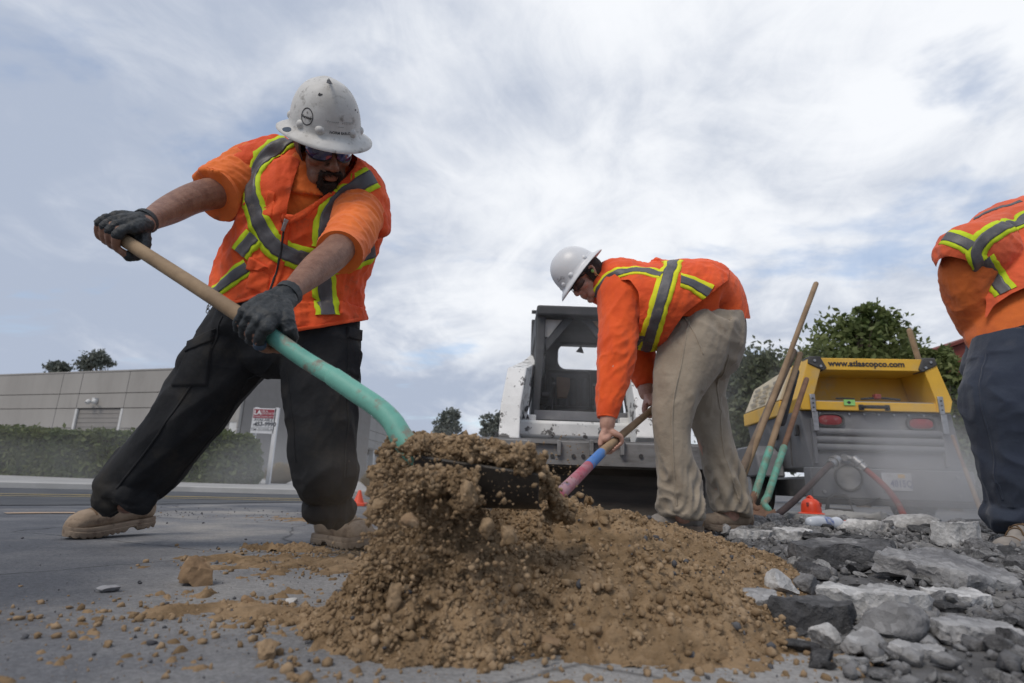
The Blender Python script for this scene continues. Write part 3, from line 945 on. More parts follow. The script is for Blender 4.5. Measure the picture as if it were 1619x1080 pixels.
def estate_sign():
    Y = 12.6
    b = P(418, 771, Y); b[2] = 0.06
    M_SW = mat('sign_white', (0.70, 0.70, 0.71), (0.62, 0.62, 0.63), 3, 0.6)
    M_SR = mat('sign_red', (0.30, 0.045, 0.065), (0.25, 0.04, 0.055), 4, 0.6)
    M_SN = mat('sign_ink', (0.08, 0.085, 0.10), None, 4, 0.6)
    r = thing('estate_sign', 'white and red property sign on white posts beside the hedge', 'sign', b)
    rp = P(427, 700, Y) - b
    tl, tr_, br, bl = [P(x, y, Y) - b for x, y in ((402.5, 647), (436.5, 646.5), (431.5, 684.5), (397, 684))]
    zt, zb = (tl[2] + tr_[2]) / 2, (bl[2] + br[2]) / 2
    x0, x1 = (tl[0] + bl[0]) / 2, (tr_[0] + br[0]) / 2
    w = x1 - x0
    xp = (x0 + x1) / 2
    m = MB(); m.box((xp, 0.0, (zt + zb) / 2), (w * 1.06, 0.03, (zt - zb) * 1.06)); m.build('panel', M_SW, r, smooth=False)
    for x in (x1 + 0.03, x0 + 0.04):
        p = MB(); p.box((x, 0.06 if x < xp else 0.02, zt / 2 + 0.01), (0.08, 0.07, zt + 0.05)); p.build('post', M_SW, r, smooth=False)
    hz = zt - zb
    red = MB(); red.box((xp - 0.01, -0.018, zt - hz * 0.205), (w * 0.95, 0.008, hz * 0.37)); red.build('header', M_SR, r, smooth=False)
    X, Z = (1, 0, 0), (0, 0, 1)
    text_on('LA', hz * 0.26, (x0 + w * 0.19, -0.0235, zt - hz * 0.17), X, Z, M_SW, r, bold=0.006)
    text_on('LEE &', hz * 0.12, (x0 + w * 0.5, -0.0235, zt - hz * 0.10), X, Z, M_SW, r)
    text_on('ASSOCIATES', hz * 0.115, (x0 + w * 0.67, -0.0235, zt - hz * 0.20), X, Z, M_SW, r)
    text_on('COMMERCIAL REAL ESTATE', hz * 0.075, (xp, -0.0235, zt - hz * 0.33), X, Z, M_SW, r)
    text_on('AVAILABLE', hz * 0.16, (xp, -0.0175, zt - hz * 0.47), X, Z, M_SN, r, bold=0.002)
    text_on('453-9990', hz * 0.24, (x0 + w * 0.60, -0.0175, zt - hz * 0.65), X, Z, M_SN, r, bold=0.006)
    text_on('858', hz * 0.12, (x0 + w * 0.14, -0.0175, zt - hz * 0.68), X, Z, M_SN, r)
    text_on('TIM GOSSELIN', hz * 0.15, (xp, -0.0175, zt - hz * 0.88), X, Z, M_SN, r, bold=0.001)
    ln = MB(); ln.box((xp, -0.017, zt - hz * 0.775), (w * 0.9, 0.004, hz * 0.012)); ln.build('rule', M_SN, r, smooth=False)


estate_sign()
# ------------------------------------------------------------------ machine materials
M_YEL = mat('machine_yellow', (0.78, 0.46, 0.05), (0.70, 0.41, 0.05), 3, 0.5, 0.0004, 40, c3=(0.52, 0.40, 0.22), s3=3.2, lo3=0.50, hi3=0.8, spec=0.4)
M_CREAM = mat('faded_cream_panel', (0.60, 0.53, 0.40), (0.54, 0.47, 0.34), 2, 0.7)
M_GREYM = mat('machine_grey', (0.175, 0.178, 0.19), (0.145, 0.148, 0.158), 3, 0.6, 0.0004, 30, c3=(0.30, 0.295, 0.285), s3=2.6, lo3=0.5, hi3=0.8)
M_DARKM = mat('frame_dark', (0.05, 0.05, 0.052), (0.075, 0.074, 0.073), 5, 0.75, c3=(0.16, 0.155, 0.15), s3=2.5, lo3=0.52, hi3=0.8)
M_WHITEM = mat('loader_white', (0.80, 0.80, 0.78), (0.68, 0.68, 0.66), 4, 0.6, 0.0006, 40, c3=(0.12, 0.115, 0.11), s3=11, lo3=0.555, hi3=0.60, spec=0.4)
M_CABM = mat('cab_black', (0.040, 0.041, 0.044), (0.06, 0.061, 0.063), 4, 0.6, c3=(0.12, 0.118, 0.115), s3=2.2, lo3=0.48, hi3=0.85)
M_BUCK = mat('bucket_grey', (0.26, 0.26, 0.26), (0.20, 0.198, 0.195), 5, 0.6, 0.001, 30, c3=(0.12, 0.115, 0.11), s3=5, lo3=0.55, hi3=0.75, stretch=(1, 1, 3))
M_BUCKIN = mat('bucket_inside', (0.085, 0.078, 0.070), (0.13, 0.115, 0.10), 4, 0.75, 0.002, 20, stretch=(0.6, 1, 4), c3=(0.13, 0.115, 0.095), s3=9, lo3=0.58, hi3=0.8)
M_REDL = mat('red_lens', (0.30, 0.03, 0.03), (0.22, 0.022, 0.025), 12, 0.35, c3=(0.30, 0.18, 0.17), s3=8, spec=0.5)
M_WOOD = mat('handle_wood', (0.36, 0.255, 0.155), (0.24, 0.165, 0.10), 9, 0.7, 0.0006, 90, c3=(0.12, 0.085, 0.06), s3=12, lo3=0.54, hi3=0.78, stretch=(1, 1, 1))
M_WOODD = mat('weathered_wood', (0.20, 0.155, 0.115), (0.14, 0.105, 0.08), 10, 0.85, 0.001, 60)
M_WOODL = mat('tan_wood', (0.33, 0.235, 0.15), (0.25, 0.175, 0.11), 10, 0.85, 0.001, 60)
M_TURQ = mat('turquoise_paint', (0.16, 0.42, 0.335), (0.11, 0.33, 0.265), 8, 0.55, 0.0008, 60, c3=(0.20, 0.19, 0.15), s3=19, lo3=0.52, hi3=0.64, spec=0.45)
M_TURQ_W = mat('worn_turquoise', (0.13, 0.38, 0.30), (0.16, 0.22, 0.17), 14, 0.6, 0.0008, 60, c3=(0.32, 0.26, 0.19), s3=11, lo3=0.50, hi3=0.64)
M_BLUEP = mat('blue_paint', (0.07, 0.20, 0.52), (0.10, 0.22, 0.46), 16, 0.6, c3=(0.34, 0.27, 0.20), s3=20, lo3=0.57, hi3=0.68)
M_PINKP = mat('pink_red_paint', (0.42, 0.06, 0.10), (0.40, 0.24, 0.26), 10, 0.65, 0.0006, 60, c3=(0.20, 0.16, 0.22), s3=14, lo3=0.54, hi3=0.66)
M_RUST = mat('rusty_steel', (0.22, 0.13, 0.085), (0.16, 0.095, 0.065), 14, 0.8, 0.001, 60)
M_BLADE = mat('blade_steel', (0.045, 0.042, 0.04), (0.075, 0.066, 0.056), 16, 0.6, 0.001, 60, metal=0.0, c3=(0.20, 0.14, 0.085), s3=30, lo3=0.64, hi3=0.72)
M_HOSER = mat('red_hose', (0.28, 0.07, 0.06), (0.22, 0.065, 0.055), 12, 0.7, c3=(0.26, 0.20, 0.18), s3=5)
M_HOSEB = mat('black_hose', (0.055, 0.04, 0.042), (0.085, 0.062, 0.06), 12, 0.8)
M_ORHAT = mat('orange_plastic', (0.80, 0.075, 0.025), (0.70, 0.06, 0.02), 10, 0.4, spec=0.5)
M_TAGG = mat('green_tag', (0.33, 0.70, 0.22), None, 10, 0.7)
M_TAN = mat('tan_padding', (0.30, 0.19, 0.12), (0.24, 0.15, 0.10), 8, 0.8)
M_PLATE = mat('plate_white', (0.55, 0.56, 0.58), (0.50, 0.51, 0.53), 10, 0.5)
M_FADE = mat('faded_decal', (0.50, 0.445, 0.355), None, 10, 0.7)
M_PLATEB = mat('plate_blue', (0.06, 0.08, 0.22), None, 10, 0.5)


# ------------------------------------------------------------------ skid steer loader, facing the camera
def skid_steer():
    Y0 = 5.1
    b = P(912, 760, Y0); b[2] = 0.0
    r = thing('skid_steer', 'white skid steer loader with black cab and wide bucket behind the sand heap', 'loader', b)
    def q(px, py, Y): return P(px, py, Y) - b
    # cab: front frame, sides, roof, back with its window
    xl, xr = q(840, 600, Y0)[0], -q(840, 600, Y0)[0] + 0.0
    xr = q(987, 600, Y0)[0]
    zt, zb = q(912, 486, Y0)[2], q(912, 664, Y0)[2]
    zm = q(912, 580, Y0)[2]
    t = 0.075
    for s, x in ((1, xl), (-1, xr)):
        # post leans in a little towards the roof
        cab = MB(); cab.rings([np.array([(x, 0, zb), (x + s * t, 0, zb), (x + s * t, 0.1, zb), (x, 0.1, zb)]),
                   np.array([(x + s * 0.035, 0.03, zm), (x + s * (0.035 + t), 0.03, zm), (x + s * (0.035 + t), 0.13, zm), (x + s * 0.035, 0.13, zm)]),
                   np.array([(x + s * 0.045, 0.0, zt), (x + s * (0.05 + t), 0.0, zt), (x + s * (0.05 + t), 0.1, zt), (x + s * 0.045, 0.1, zt)])])
        cab.build('cab_post', M_CABM, r, bevel=0.012)
    top = MB()
    top.box(((xl + xr) / 2, 0.02, zt - 0.05), (xr - xl - 0.07, 0.14, 0.10))
    top.build('cab_header', M_CABM, r, bevel=0.02)
    roof = MB(); roof.box(((xl + xr) / 2, 0.72, zt - 0.025), (xr - xl - 0.08, 1.3, 0.055)); roof.build('cab_roof', M_CABM, r, bevel=0.015)
    # corner lamp at the upper left and its twin
    for s, x in ((1, xl + 0.12), (-1, xr - 0.12)):
        g = MB(); g.prism([(x, zt - 0.11), (x + s * 0.16, zt - 0.11), (x + s * 0.03, zt - 0.28), (x, zt - 0.28)], (0.06, 0.10)); g.build('corner_lamp', M_TAN if s < 0 else mat('lamp_lens', (0.45, 0.43, 0.40), (0.36, 0.34, 0.31), 12, 0.25), r, smooth=False)
        gs = MB(); gs.prism([(x + s * 0.18, zt - 0.10), (x + s * 0.26, zt - 0.10), (x + s * 0.02, zt - 0.40), (x - s * 0.02, zt - 0.30), (x + s * 0.04, zt - 0.29)], (0.05, 0.11)); gs.build('gusset', M_CABM, r, smooth=False)
    # slotted strip below the header: bars between which the sky shows
    for i in range(9):
        x = q(890, 502, Y0 + 1.2)[0] + i * 0.075
        v = MB(); v.box((x, 1.2, q(912, 503, Y0 + 1.2)[2]), (0.018, 0.03, 0.10)); v.build('slot_bar', M_CABM, r, smooth=False)
    zs0 = q(912, 503, Y0 + 1.2)[2]
    # back wall with a rounded window opening
    wx0, wz1 = q(880, 544, Y0 + 1.2)[0], q(880, 544, Y0 + 1.2)[2]
    wx1, wz0 = q(979, 590, Y0 + 1.2)[0], q(979, 590, Y0 + 1.2)[2]
    X0, X1, Z0, Z1 = xl + 0.03, xr - 0.03, 0.55, zs0 - 0.045
    def rr(x0, x1, z0, z1, rad, n=6):
        out = []
        for cx, cz, a0 in ((x1 - rad, z1 - rad, 0), (x0 + rad, z1 - rad, 90), (x0 + rad, z0 + rad, 180), (x1 - rad, z0 + rad, 270)):
            for k in range(n + 1):
                a = math.radians(a0 + 90 * k / n); out.append((cx + rad * math.cos(a), cz + rad * math.sin(a)))
        return out
    inn, outr = rr(wx0, wx1, wz0, wz1, 0.10), rr(X0, X1, Z0, Z1, 0.01)
    bw = MB()
    def ring(p, y): return np.array([(a, y, c) for a, c in p])
    bw.rings([ring(inn, 1.22), ring(outr, 1.22), ring(outr, 1.17), ring(inn, 1.17), ring(inn, 1.22)], cap=False)
    bw.build('cab_back', M_CABM, r, smooth=False)
    hb = MB(); hb.box(((X0 + X1) / 2, 1.2, zs0 + 0.055), (X1 - X0, 0.05, 0.03)); hb.build('back_header', M_CABM, r, smooth=False)
    wf = MB(); wf.rings([ring(rr(wx0 - 0.02, wx1 + 0.02, wz0 - 0.02, wz1 + 0.02, 0.11), 1.165), ring(rr(wx0 - 0.02, wx1 + 0.02, wz0 - 0.02, wz1 + 0.02, 0.11), 1.15), ring(rr(wx0 + 0.015, wx1 - 0.015, wz0 + 0.015, wz1 - 0.015, 0.09), 1.15), ring(rr(wx0 + 0.015, wx1 - 0.015, wz0 + 0.015, wz1 - 0.015, 0.09), 1.165)], cap=False); wf.build('window_seal', M_BLACKPLASTIC, r, smooth=False)
    # triangular tag hanging in the back window
    tg = MB(); tx, tz = q(919, 546, Y0 + 1.1)[0], q(919, 546, Y0 + 1.1)[2]
    tg.prism([(tx, tz), (tx + 0.03, tz - 0.09), (tx - 0.06, tz - 0.075)], (1.1, 1.112)); tg.build('hanging_tag', M_DARKM, r, smooth=False)
    # sides: plates round an opening closed with wire mesh
    for s, x in ((1, xl + 0.05), (-1, xr - 0.05)):
        sd = MB()
        y0, y1, z0, z1 = 0.25, 0.95, zb + 0.28, zt - 0.22
        sd.box((x, 0.16, (zb + zt) / 2), (0.03, 0.16, zt - zb - 0.03)); sd.box((x, 1.08, (zb + zt) / 2), (0.03, 0.20, zt - zb - 0.03))
        sd.box((x, 0.61, (zb + z0) / 2), (0.03, 0.72, z0 - zb)); sd.box((x, 0.61, (zt + z1) / 2 - 0.01), (0.03, 0.72, zt - z1 - 0.02))
        sd.build('cab_side', M_CABM, r, smooth=False)
        ms = MB()
        for k in range(15):
            yy = y0 + (y1 - y0) * k / 14
            ms.box((x, yy, (z0 + z1) / 2), (0.008, 0.010, z1 - z0))
        for k in range(17):
            zz = z0 + (z1 - z0) * k / 16
            ms.box((x + 0.004, (y0 + y1) / 2, zz), (0.008, y1 - y0, 0.010))
        tag(ms.build('wire_mesh', M_CABM, r, smooth=False), kind='stuff')
    # seat, tan padding, levers, floor
    st = MB(); st.box((0.0, 0.85, zb + 0.14), (0.52, 0.5, 0.14)); st.build('seat', M_BLACKPLASTIC, r, bevel=0.05)
    sb = MB(); sb.box((0.02, 1.06, zb + 0.42), (0.50, 0.14, 0.48)); sb.build('seat_back', M_BLACKPLASTIC, r, bevel=0.05)
    for k in range(4):
        rb = MB(); rb.tube([(-0.17 + k * 0.12, 0.97, zb + 0.18), (-0.17 + k * 0.12, 0.955, zb + 0.35), (-0.17 + k * 0.12, 0.98, zb + 0.52)], 0.045, seg=10); rb.build('seat_rib', M_CABM, r)
    c0 = q(890, 612, Y0 + 0.9); tp = MB(); tp.prism([(c0[0] - 0.07, c0[2] + 0.11), (c0[0] + 0.075, c0[2] + 0.10), (c0[0] + 0.075, c0[2] + 0.0), (c0[0] + 0.04, c0[2] - 0.12), (c0[0] - 0.06, c0[2] - 0.12)], (0.88, 0.93)); tp.build('arm_padding', M_TAN, r, bevel=0.01)
    for s, x in ((1, xl + 0.2), (-1, xr - 0.2)):
        lv = MB(); lv.tube([(x, 0.3, zb - 0.05), (x + s * 0.02, 0.33, zb + 0.25), (x + s * 0.03, 0.25, zb + 0.36)], [0.016, 0.014, 0.022], seg=8); lv.build('control_lever', M_BLACKPLASTIC, r)
        ar = MB(); ar.box((x - s * 0.05, 0.55, zb + 0.27), (0.09, 0.5, 0.07)); ar.build('arm_rest', M_BLACKPLASTIC, r, bevel=0.02)
    fl = MB(); fl.box(((xl + xr) / 2, 0.6, zb - 0.03), (xr - xl - 0.02, 1.2, 0.05)); fl.build('cab_floor', M_CABM, r, smooth=False)
    pl = MB(); z1, z0 = q(912, 652, Y0)[2], q(912, 667, Y0)[2]
    pl.box(((xl + xr) / 2 + 0.02, -0.06, (z0 + z1) / 2), (xr - xl - 0.02, 0.03, z1 - z0)); pl.build('step_plate', M_GREYM, r, bevel=0.005)
    # white cross beam, with rounded lower edge
    Yb = Y0 - 0.25
    cbz1, cbz0 = q(912, 666, Yb)[2], q(912, 694, Yb)[2]
    bx0, bx1 = q(812, 680, Yb)[0], q(1004, 680, Yb)[0]
    cb = MB(); cb.box(((bx0 + bx1) / 2, -0.17, (cbz1 + cbz0) / 2), (bx1 - bx0, 0.16, cbz1 - cbz0)); cb.build('cross_beam', M_WHITEM, r, bevel=0.03)
    for px0, px1 in ((815, 848), (982, 1004)):
        e = MB(); a, c = q(px0, 658, Yb)[0], q(px1, 658, Yb)[0]
        e.box(((a + c) / 2, -0.15, (q(830, 655, Yb)[2] + cbz1) / 2), (c - a, 0.10, q(830, 655, Yb)[2] - cbz1 + 0.012)); e.build('beam_end', M_WHITEM, r, bevel=0.006)
    # small dark emblem on the left end: a little peaked mark over a word
    em = MB(); ex, ez = q(828, 660, Yb)[0], q(828, 661, Yb)[2]
    for k in range(3):
        em.prism([(ex - 0.05 + k * 0.035, ez), (ex - 0.035 + k * 0.035, ez + 0.04 + 0.01 * (k == 1)), (ex - 0.02 + k * 0.035, ez)], (-0.2045, -0.2025))
    em.box((ex, -0.2035, ez - 0.012), (0.12, 0.002, 0.010)); em.build('emblem', M_INK, r, smooth=False)
    # loader arms: a boxed beam down the front of each side, running back along the cab
    for s in (0, 1):
        if s == 0:
            f = [(804, 706, Y0 - 0.5), (807, 655, Y0 - 0.36), (817, 604, Y0 - 0.2), (839, 590, Y0 + 0.5), (852, 575, Y0 + 1.3)]
        else:
            f = [(1018, 706, Y0 - 0.5), (1015, 655, Y0 - 0.36), (1006, 604, Y0 - 0.2), (992, 590, Y0 + 0.5), (985, 575, Y0 + 1.3)]
        pts = [q(*k) for k in f]; R = []
        for i, p in enumerate(pts):
            t_ = unit(pts[min(i + 1, 4)] - pts[max(i - 1, 0)]); x_ = np.array([1.0, 0, 0]); n_ = unit(np.cross(t_, x_))
            w, h = 0.082, (0.13, 0.14, 0.13, 0.12, 0.12)[i]
            R.append(np.array([p - x_ * w - n_ * h, p + x_ * w - n_ * h, p + x_ * w + n_ * h, p - x_ * w + n_ * h]))
        am = MB(); am.rings(R); am.build('loader_arm', M_WHITEM, r, smooth=False, bevel=0.012)
        # inner upright with fittings beside the cab
        sg = 1 if s == 0 else -1
        ix = q(828 if s == 0 else 996, 640, Y0)[0]
        up = MB(); up.prism([(ix - 0.03, cbz1), (ix + 0.03, cbz1), (ix + 0.03 + sg * 0.03, q(830, 612, Y0)[2]), (ix + sg * 0.05, q(830, 598, Y0)[2]), (ix - 0.03, q(830, 606, Y0)[2])], (0.0, 0.06)); up.build('upright', M_WHITEM, r, bevel=0.006)
        br = MB(); br.tube([q(832 if s == 0 else 992, 648, Y0), q(842 if s == 0 else 986, 615, Y0 + 0.1)], 0.018, seg=8); br.build('hose', M_BLACKPLASTIC, r)
        cy = MB(); cy.cyl(q(818 if s == 0 else 1006, 705, Y0 - 0.3), q(824 if s == 0 else 1000, 640, Y0 + 0.1), 0.035); cy.build('lift_cylinder', M_STEEL, r)
        for k in range(2):
            bo = MB(); p = q(998 if s else 822, 622 + 22 * k, Y0 - 0.01); bo.cyl(p, p - [0, 0.05, 0], 0.03, 10); bo.build('bolt', M_STEEL, r)
    # tail lamp pod standing above the right arm
    pp = q(1000, 560, Y0 + 0.5); po = MB(); po.box(pp + [0, 0, -0.06], (0.08, 0.12, 0.30)); po.build('lamp_pod', M_WHITEM, r, bevel=0.015)
    # machine body and wheels
    bd = MB(); bd.box(((xl + xr) / 2, 0.85, 0.48), (1.0, 1.9, 0.5)); bd.build('body', M_WHITEM, r, bevel=0.03)
    for x in (-0.62, 0.66):
        for y in (0.25, 1.35):
            w = MB(); w.cyl((x - 0.12, y, 0.36), (x + 0.12, y, 0.36), 0.36, 28); tw = w.build('wheel', M_TYRE, r, bevel=0.04)
            h = MB(); h.cyl((x - 0.128, y, 0.36), (x + 0.128, y, 0.36), 0.18, 20); h.build('rim', M_WHITEM, tw)
    # bucket
    Yk = 3.95
    x0, x1 = q(708, 700, Yk)[0], q(1118, 720, Yk)[0]
    yk = Yk - Y0
    zt_ = q(912, 699, Yk)[2]; zl = q(912, 736, Yk - 0.05)[2]
    prof = [(yk - 0.62, 0.03), (yk - 0.2, 0.02), (yk + 0.10, 0.06), (yk + 0.24, 0.18), (yk + 0.26, 0.32), (yk + 0.17, zl), (yk - 0.02, zl + 0.01)]
    th = 0.025
    bk = MB()
    out = [(y, z) for y, z in prof]
    inn_ = [(y + th * 0.2, z + th) if i < 3 else (y - th, z + (0.01 if i < 5 else 0)) for i, (y, z) in enumerate(prof)]
    R = []
    for x in (x0, x1):
        R.append([(x, y, z) for y, z in out] )
    vs = [np.array([(x, y, z) for y, z in inn_]) for x in (x0, x1)]
    bk.rings([np.array(v) for v in (vs[0], vs[1])], closed=False, cap=False)
    bo_ = bk.build('bucket_shell', M_BUCKIN, r)
    bk2 = MB(); bk2.rings([np.array([(x, y + 0.03, z - 0.01) for y, z in out]) for x in (x1, x0)], closed=False, cap=False); bk2.build('bucket_back', M_BUCK, r)
    for x in (x0, x1):
        sp = MB()
        M = np.array([[0, 1, 0], [1, 0, 0], [0, 0, 1]], float)
        poly = [(yk - 0.62, 0.03), (yk - 0.2, 0.02), (yk + 0.12, 0.06), (yk + 0.27, 0.18), (yk + 0.29, 0.32), (yk + 0.2, zt_ - 0.02), (yk - 0.02, zt_ - 0.02), (yk - 0.3, 0.30)]
        sp.prism(poly, (x - 0.012, x + 0.012), M); sp.build('bucket_side', M_BUCK, r, smooth=False)
    lip = MB(); lip.box(((x0 + x1) / 2, yk - 0.035, (zt_ + zl) / 2), (x1 - x0 + 0.02, 0.05, zt_ - zl)); lip.build('bucket_lip', M_BUCK, r, bevel=0.008)
    flg = MB(); flg.box(((x0 + x1) / 2, yk + 0.08, zt_ + 0.006), (x1 - x0, 0.22, 0.012)); flg.build('bucket_top', M_BUCK, r, smooth=False)
    ed = MB(); ed.box(((x0 + x1) / 2, yk - 0.66, 0.032), (x1 - x0, 0.18, 0.022)); ed.build('cutting_edge', M_BUCK, r, smooth=False)
    rod = MB(); rod.box(((x0 + x1) / 2, yk - 0.066, zl + 0.018), (x1 - x0, 0.016, 0.03)); rod.build('lip_rib', M_BUCK, r, smooth=False)
    for a, c in ((833, 886), (931, 985)):
        for e in (a + 3, c - 3):
            p = q(e, 704, Yk - 0.05); m = MB(); m.box((p[0], yk - 0.08, p[2] - 0.02), (0.025, 0.05, 0.10)); m.build('bracket', M_BUCK, r, bevel=0.004)
        pa, pc = q(a, 703, Yk)[0], q(c, 703, Yk)[0]; m = MB(); m.box(((pa + pc) / 2, yk - 0.075, q(a, 699, Yk)[2]), (pc - pa, 0.03, 0.02)); m.build('bracket_bar', M_BUCK, r, smooth=False)
    for px in (872, 905, 920, 1010):
        p = q(px, 722, Yk); m = MB(); m.cyl((p[0], yk - 0.055, p[2]), (p[0], yk - 0.07, p[2]), 0.014, 10); m.build('bolt_head', M_DARKM, r)
    # raised corner of the bucket end plate seen over the sand
    p = q(722, 694, Yk - 0.1); m = MB(); m.prism([(p[0] - 0.06, p[2] - 0.03), (p[0] + 0.055, p[2] + 0.045), (p[0] + 0.085, p[2] - 0.03)], (yk - 0.2, yk + 0.05)); m.build('corner_guard', M_DARKM, r, smooth=False)


skid_steer()


# ------------------------------------------------------------------ compressor trailer, rear towards the camera
def compressor():
    Y0 = 5.0
    b = P(1392, 760, Y0); b[2] = 0.0
    yaw = math.radians(-5.0)
    r = thing('compressor_trailer', 'yellow and grey towed compressor trailer standing in dust, its rear facing out', 'compressor', b, rz=yaw)
    cy, sy = math.cos(-yaw), math.sin(-yaw)
    Rz = np.array([[cy, -sy, 0], [sy, cy, 0], [0, 0, 1]])
    # the rear plane in local coordinates is y = 0; find local points under a pixel on the plane y = d
    nrm = np.array([-math.sin(yaw), math.cos(yaw), 0])
    def q(px, py, d=0.0):
        dr = ray(px, py); o = b + nrm * d
        t = ((o - CAM) @ nrm) / (dr @ nrm); return Rz @ (CAM + dr * t - b)
    def X(px, py, d=0.0): return q(px, py, d)[0]
    def Z(px, py, d=0.0): return q(px, py, d)[2]
    xl, xr = X(1279, 700), X(1508, 700)
    zs = (Z(1275, 650) + Z(1500, 652)) / 2      # split between grey body and yellow hood
    zt = (Z(1275, 567) + Z(1475, 569)) / 2
    zb = (Z(1290, 742) + Z(1500, 742)) / 2
    z0 = (Z(1290, 792) + Z(1500, 796)) / 2
    L = 1.45
    tl, tr_ = X(1276, 570), X(1474, 570)       # top width
    hl, hr = X(1260, 645), X(1504, 645)        # hood width at its base
    # grey body: tapers down a little on the sides
    bd = MB()
    ringf = [(xl - 0.055, zs), (xr + 0.03, zs), (xr + 0.08, zb - 0.0), (xl + 0.02, zb)]
    bd.rings([np.array([(x, 0.02, z) for x, z in ringf]), np.array([(x, L, z) for x, z in ringf])])
    bd.build('body', M_GREYM, r, smooth=False, bevel=0.012)
    # side door line, latch and mudguard on the left side
    dl = MB(); dl.box((xl - 0.03, 0.33, (zs + zb) / 2), (0.012, 0.012, zs - zb - 0.04)); dl.build('door_gap', M_DARKM, r, smooth=False)
    for y in (0.12, 0.62):
        lt = MB(); lt.box((xl - 0.052, y, zs - 0.17), (0.03, 0.06, 0.10)); lt.build('latch', M_BLACKPLASTIC, r, bevel=0.008)
    mg = MB(); M = np.array([[0, 1, 0], [1, 0, 0], [0, 0, 1]], float)
    mg.prism([(0.52, 0.40), (0.60, 0.62), (0.78, 0.71), (1.2, 0.71), (1.38, 0.62), (1.46, 0.40)], (xl - 0.26, xl - 0.02), M); mg.build('mudguard', M_GREYM, r, bevel=0.02)
    w = MB(); w.cyl((xl - 0.24, 0.99, 0.30), (xl - 0.06, 0.99, 0.30), 0.30, 28); ty = w.build('wheel', M_TYRE, r, bevel=0.03)
    h = MB(); h.cyl((xl - 0.25, 0.99, 0.30), (xl - 0.05, 0.99, 0.30), 0.16, 20); h.build('rim', M_STEEL, ty)
    w2 = MB(); w2.cyl((xr + 0.06, 0.99, 0.30), (xr + 0.24, 0.99, 0.30), 0.30, 28); w2.build('wheel', M_TYRE, r, bevel=0.03)
    # yellow hood: back panel leaning, two cheeks, top lip, ledge, lower strip with the handle
    rec = 0.34
    cheek_w = 0.10
    lm_x0, rm_x1 = hl, hr
    zled = (Z(1270, 632) + Z(1480, 640)) / 2
    for s in (0, 1):
        a_t, a_m, a_b = (tl, hl, hl + 0.03) if s == 0 else (tr_, hr, hr - 0.03)
        k = 1 if s == 0 else -1
        zmid = zs + 0.10
        pr = [(a_b, zs), (a_m, zmid), (a_t, zt - 0.0), (a_t + k * 0.10, zt - 0.10), (a_m + k * 0.135, zmid), (a_b + k * 0.105, zs)]
        ck = MB(); ck.prism(pr, (-0.03, rec)); ck.build('hood_cheek', M_YEL, r, smooth=False, bevel=0.006)
        pc = MB(); pc.prism([(a_t - k * 0.012, zt - 0.055), (a_t + k * 0.0, zt + 0.012), (a_t + k * 0.10, zt + 0.012), (a_t + k * 0.15, zt - 0.095), (a_t + k * 0.12, zt - 0.12)], (-0.042, 0.10)); pc.build('corner_cap', M_DARKM, r, bevel=0.008)
        for i in range(2):
            bo = MB(); bo.cyl((a_t + k * (0.045 + 0.05 * i), -0.043, zt - 0.03 - 0.05 * i), (a_t + k * (0.045 + 0.05 * i), -0.052, zt - 0.03 - 0.05 * i), 0.012, 10); bo.build('screw', M_STEEL, r)
    ztl = (Z(1280, 586) + Z(1470, 588)) / 2
    tp = MB(); tp.box(((tl + tr_) / 2, rec / 2, (zt + ztl) / 2), (tr_ - tl - 0.10, rec + 0.055, zt - ztl)); tp.build('hood_lip', M_YEL, r, bevel=0.006)
    bp = MB(); bp.rings([np.array([(hl + 0.05, rec, zled - 0.02), (hr - 0.05, rec, zled - 0.02), (tr_ - 0.02, rec + 0.02, zt - 0.01), (tl + 0.02, rec + 0.02, zt - 0.01)]), np.array([(hl + 0.05, rec + 0.05, zled - 0.02), (hr - 0.05, rec + 0.05, zled - 0.02), (tr_ - 0.02, rec + 0.06, zt - 0.01), (tl + 0.02, rec + 0.06, zt - 0.01)])]); bp.build('back_panel', M_YEL, r, smooth=False)
    lg = MB(); lg.box(((hl + hr) / 2, rec / 2 - 0.01, (zled + zs) / 2), (hr - hl - 0.24, rec + 0.01, zled - zs - 0.006)); lg.build('lower_strip', M_YEL, r, bevel=0.006)
    led = MB(); led.box(((hl + hr) / 2, rec / 2, zled + 0.004), (hr - hl - 0.26, rec - 0.02, 0.008)); led.build('ledge_dust', M_PAVE, r, smooth=False)
    # hood behind the recess: yellow skirt, cream upper panels running forward
    hd = MB(); ch = [(hl, zs + 0.0), (hr, zs + 0.0), (hr, zs + 0.14), (hl, zs + 0.14)]
    hd.rings([np.array([(x, rec + 0.06, z) for x, z in ch]), np.array([(x, L + 0.05, z) for x, z in ch])]); hd.build('hood_skirt', M_YEL, r, smooth=False, bevel=0.01)
    hc = MB(); ch = [(hl, zs + 0.145), (hr, zs + 0.145), (tr_, zt), (tl, zt)]
    hc.rings([np.array([(x, rec + 0.07, z) for x, z in ch]), np.array([(x, L, z - (0.05 if z > zs + 0.2 else 0)) for x, z in ch])]); hc.build('hood_side', M_CREAM, r, smooth=False, bevel=0.01)
    # faded dark lettering blocks on the cream side (too dusty to read)
    sl = unit(np.array([tl - hl, 0, zt - zs - 0.145]))
    for k in range(4):
        for j in range(3):
            p0 = np.array([hl, 0.62 + 0.26 * j, zs + 0.2]) + sl * (0.055 * k)
            m = MB(); m.box(p0, (0.006, 0.17 if (j + k) % 3 else 0.11, 0.030)); m.build('faded_print', M_FADE, r, smooth=False)
    # handle
    hx, hz = X(1380, 645), (Z(1380, 645))
    hw = X(1401, 645) - X(1360, 645)
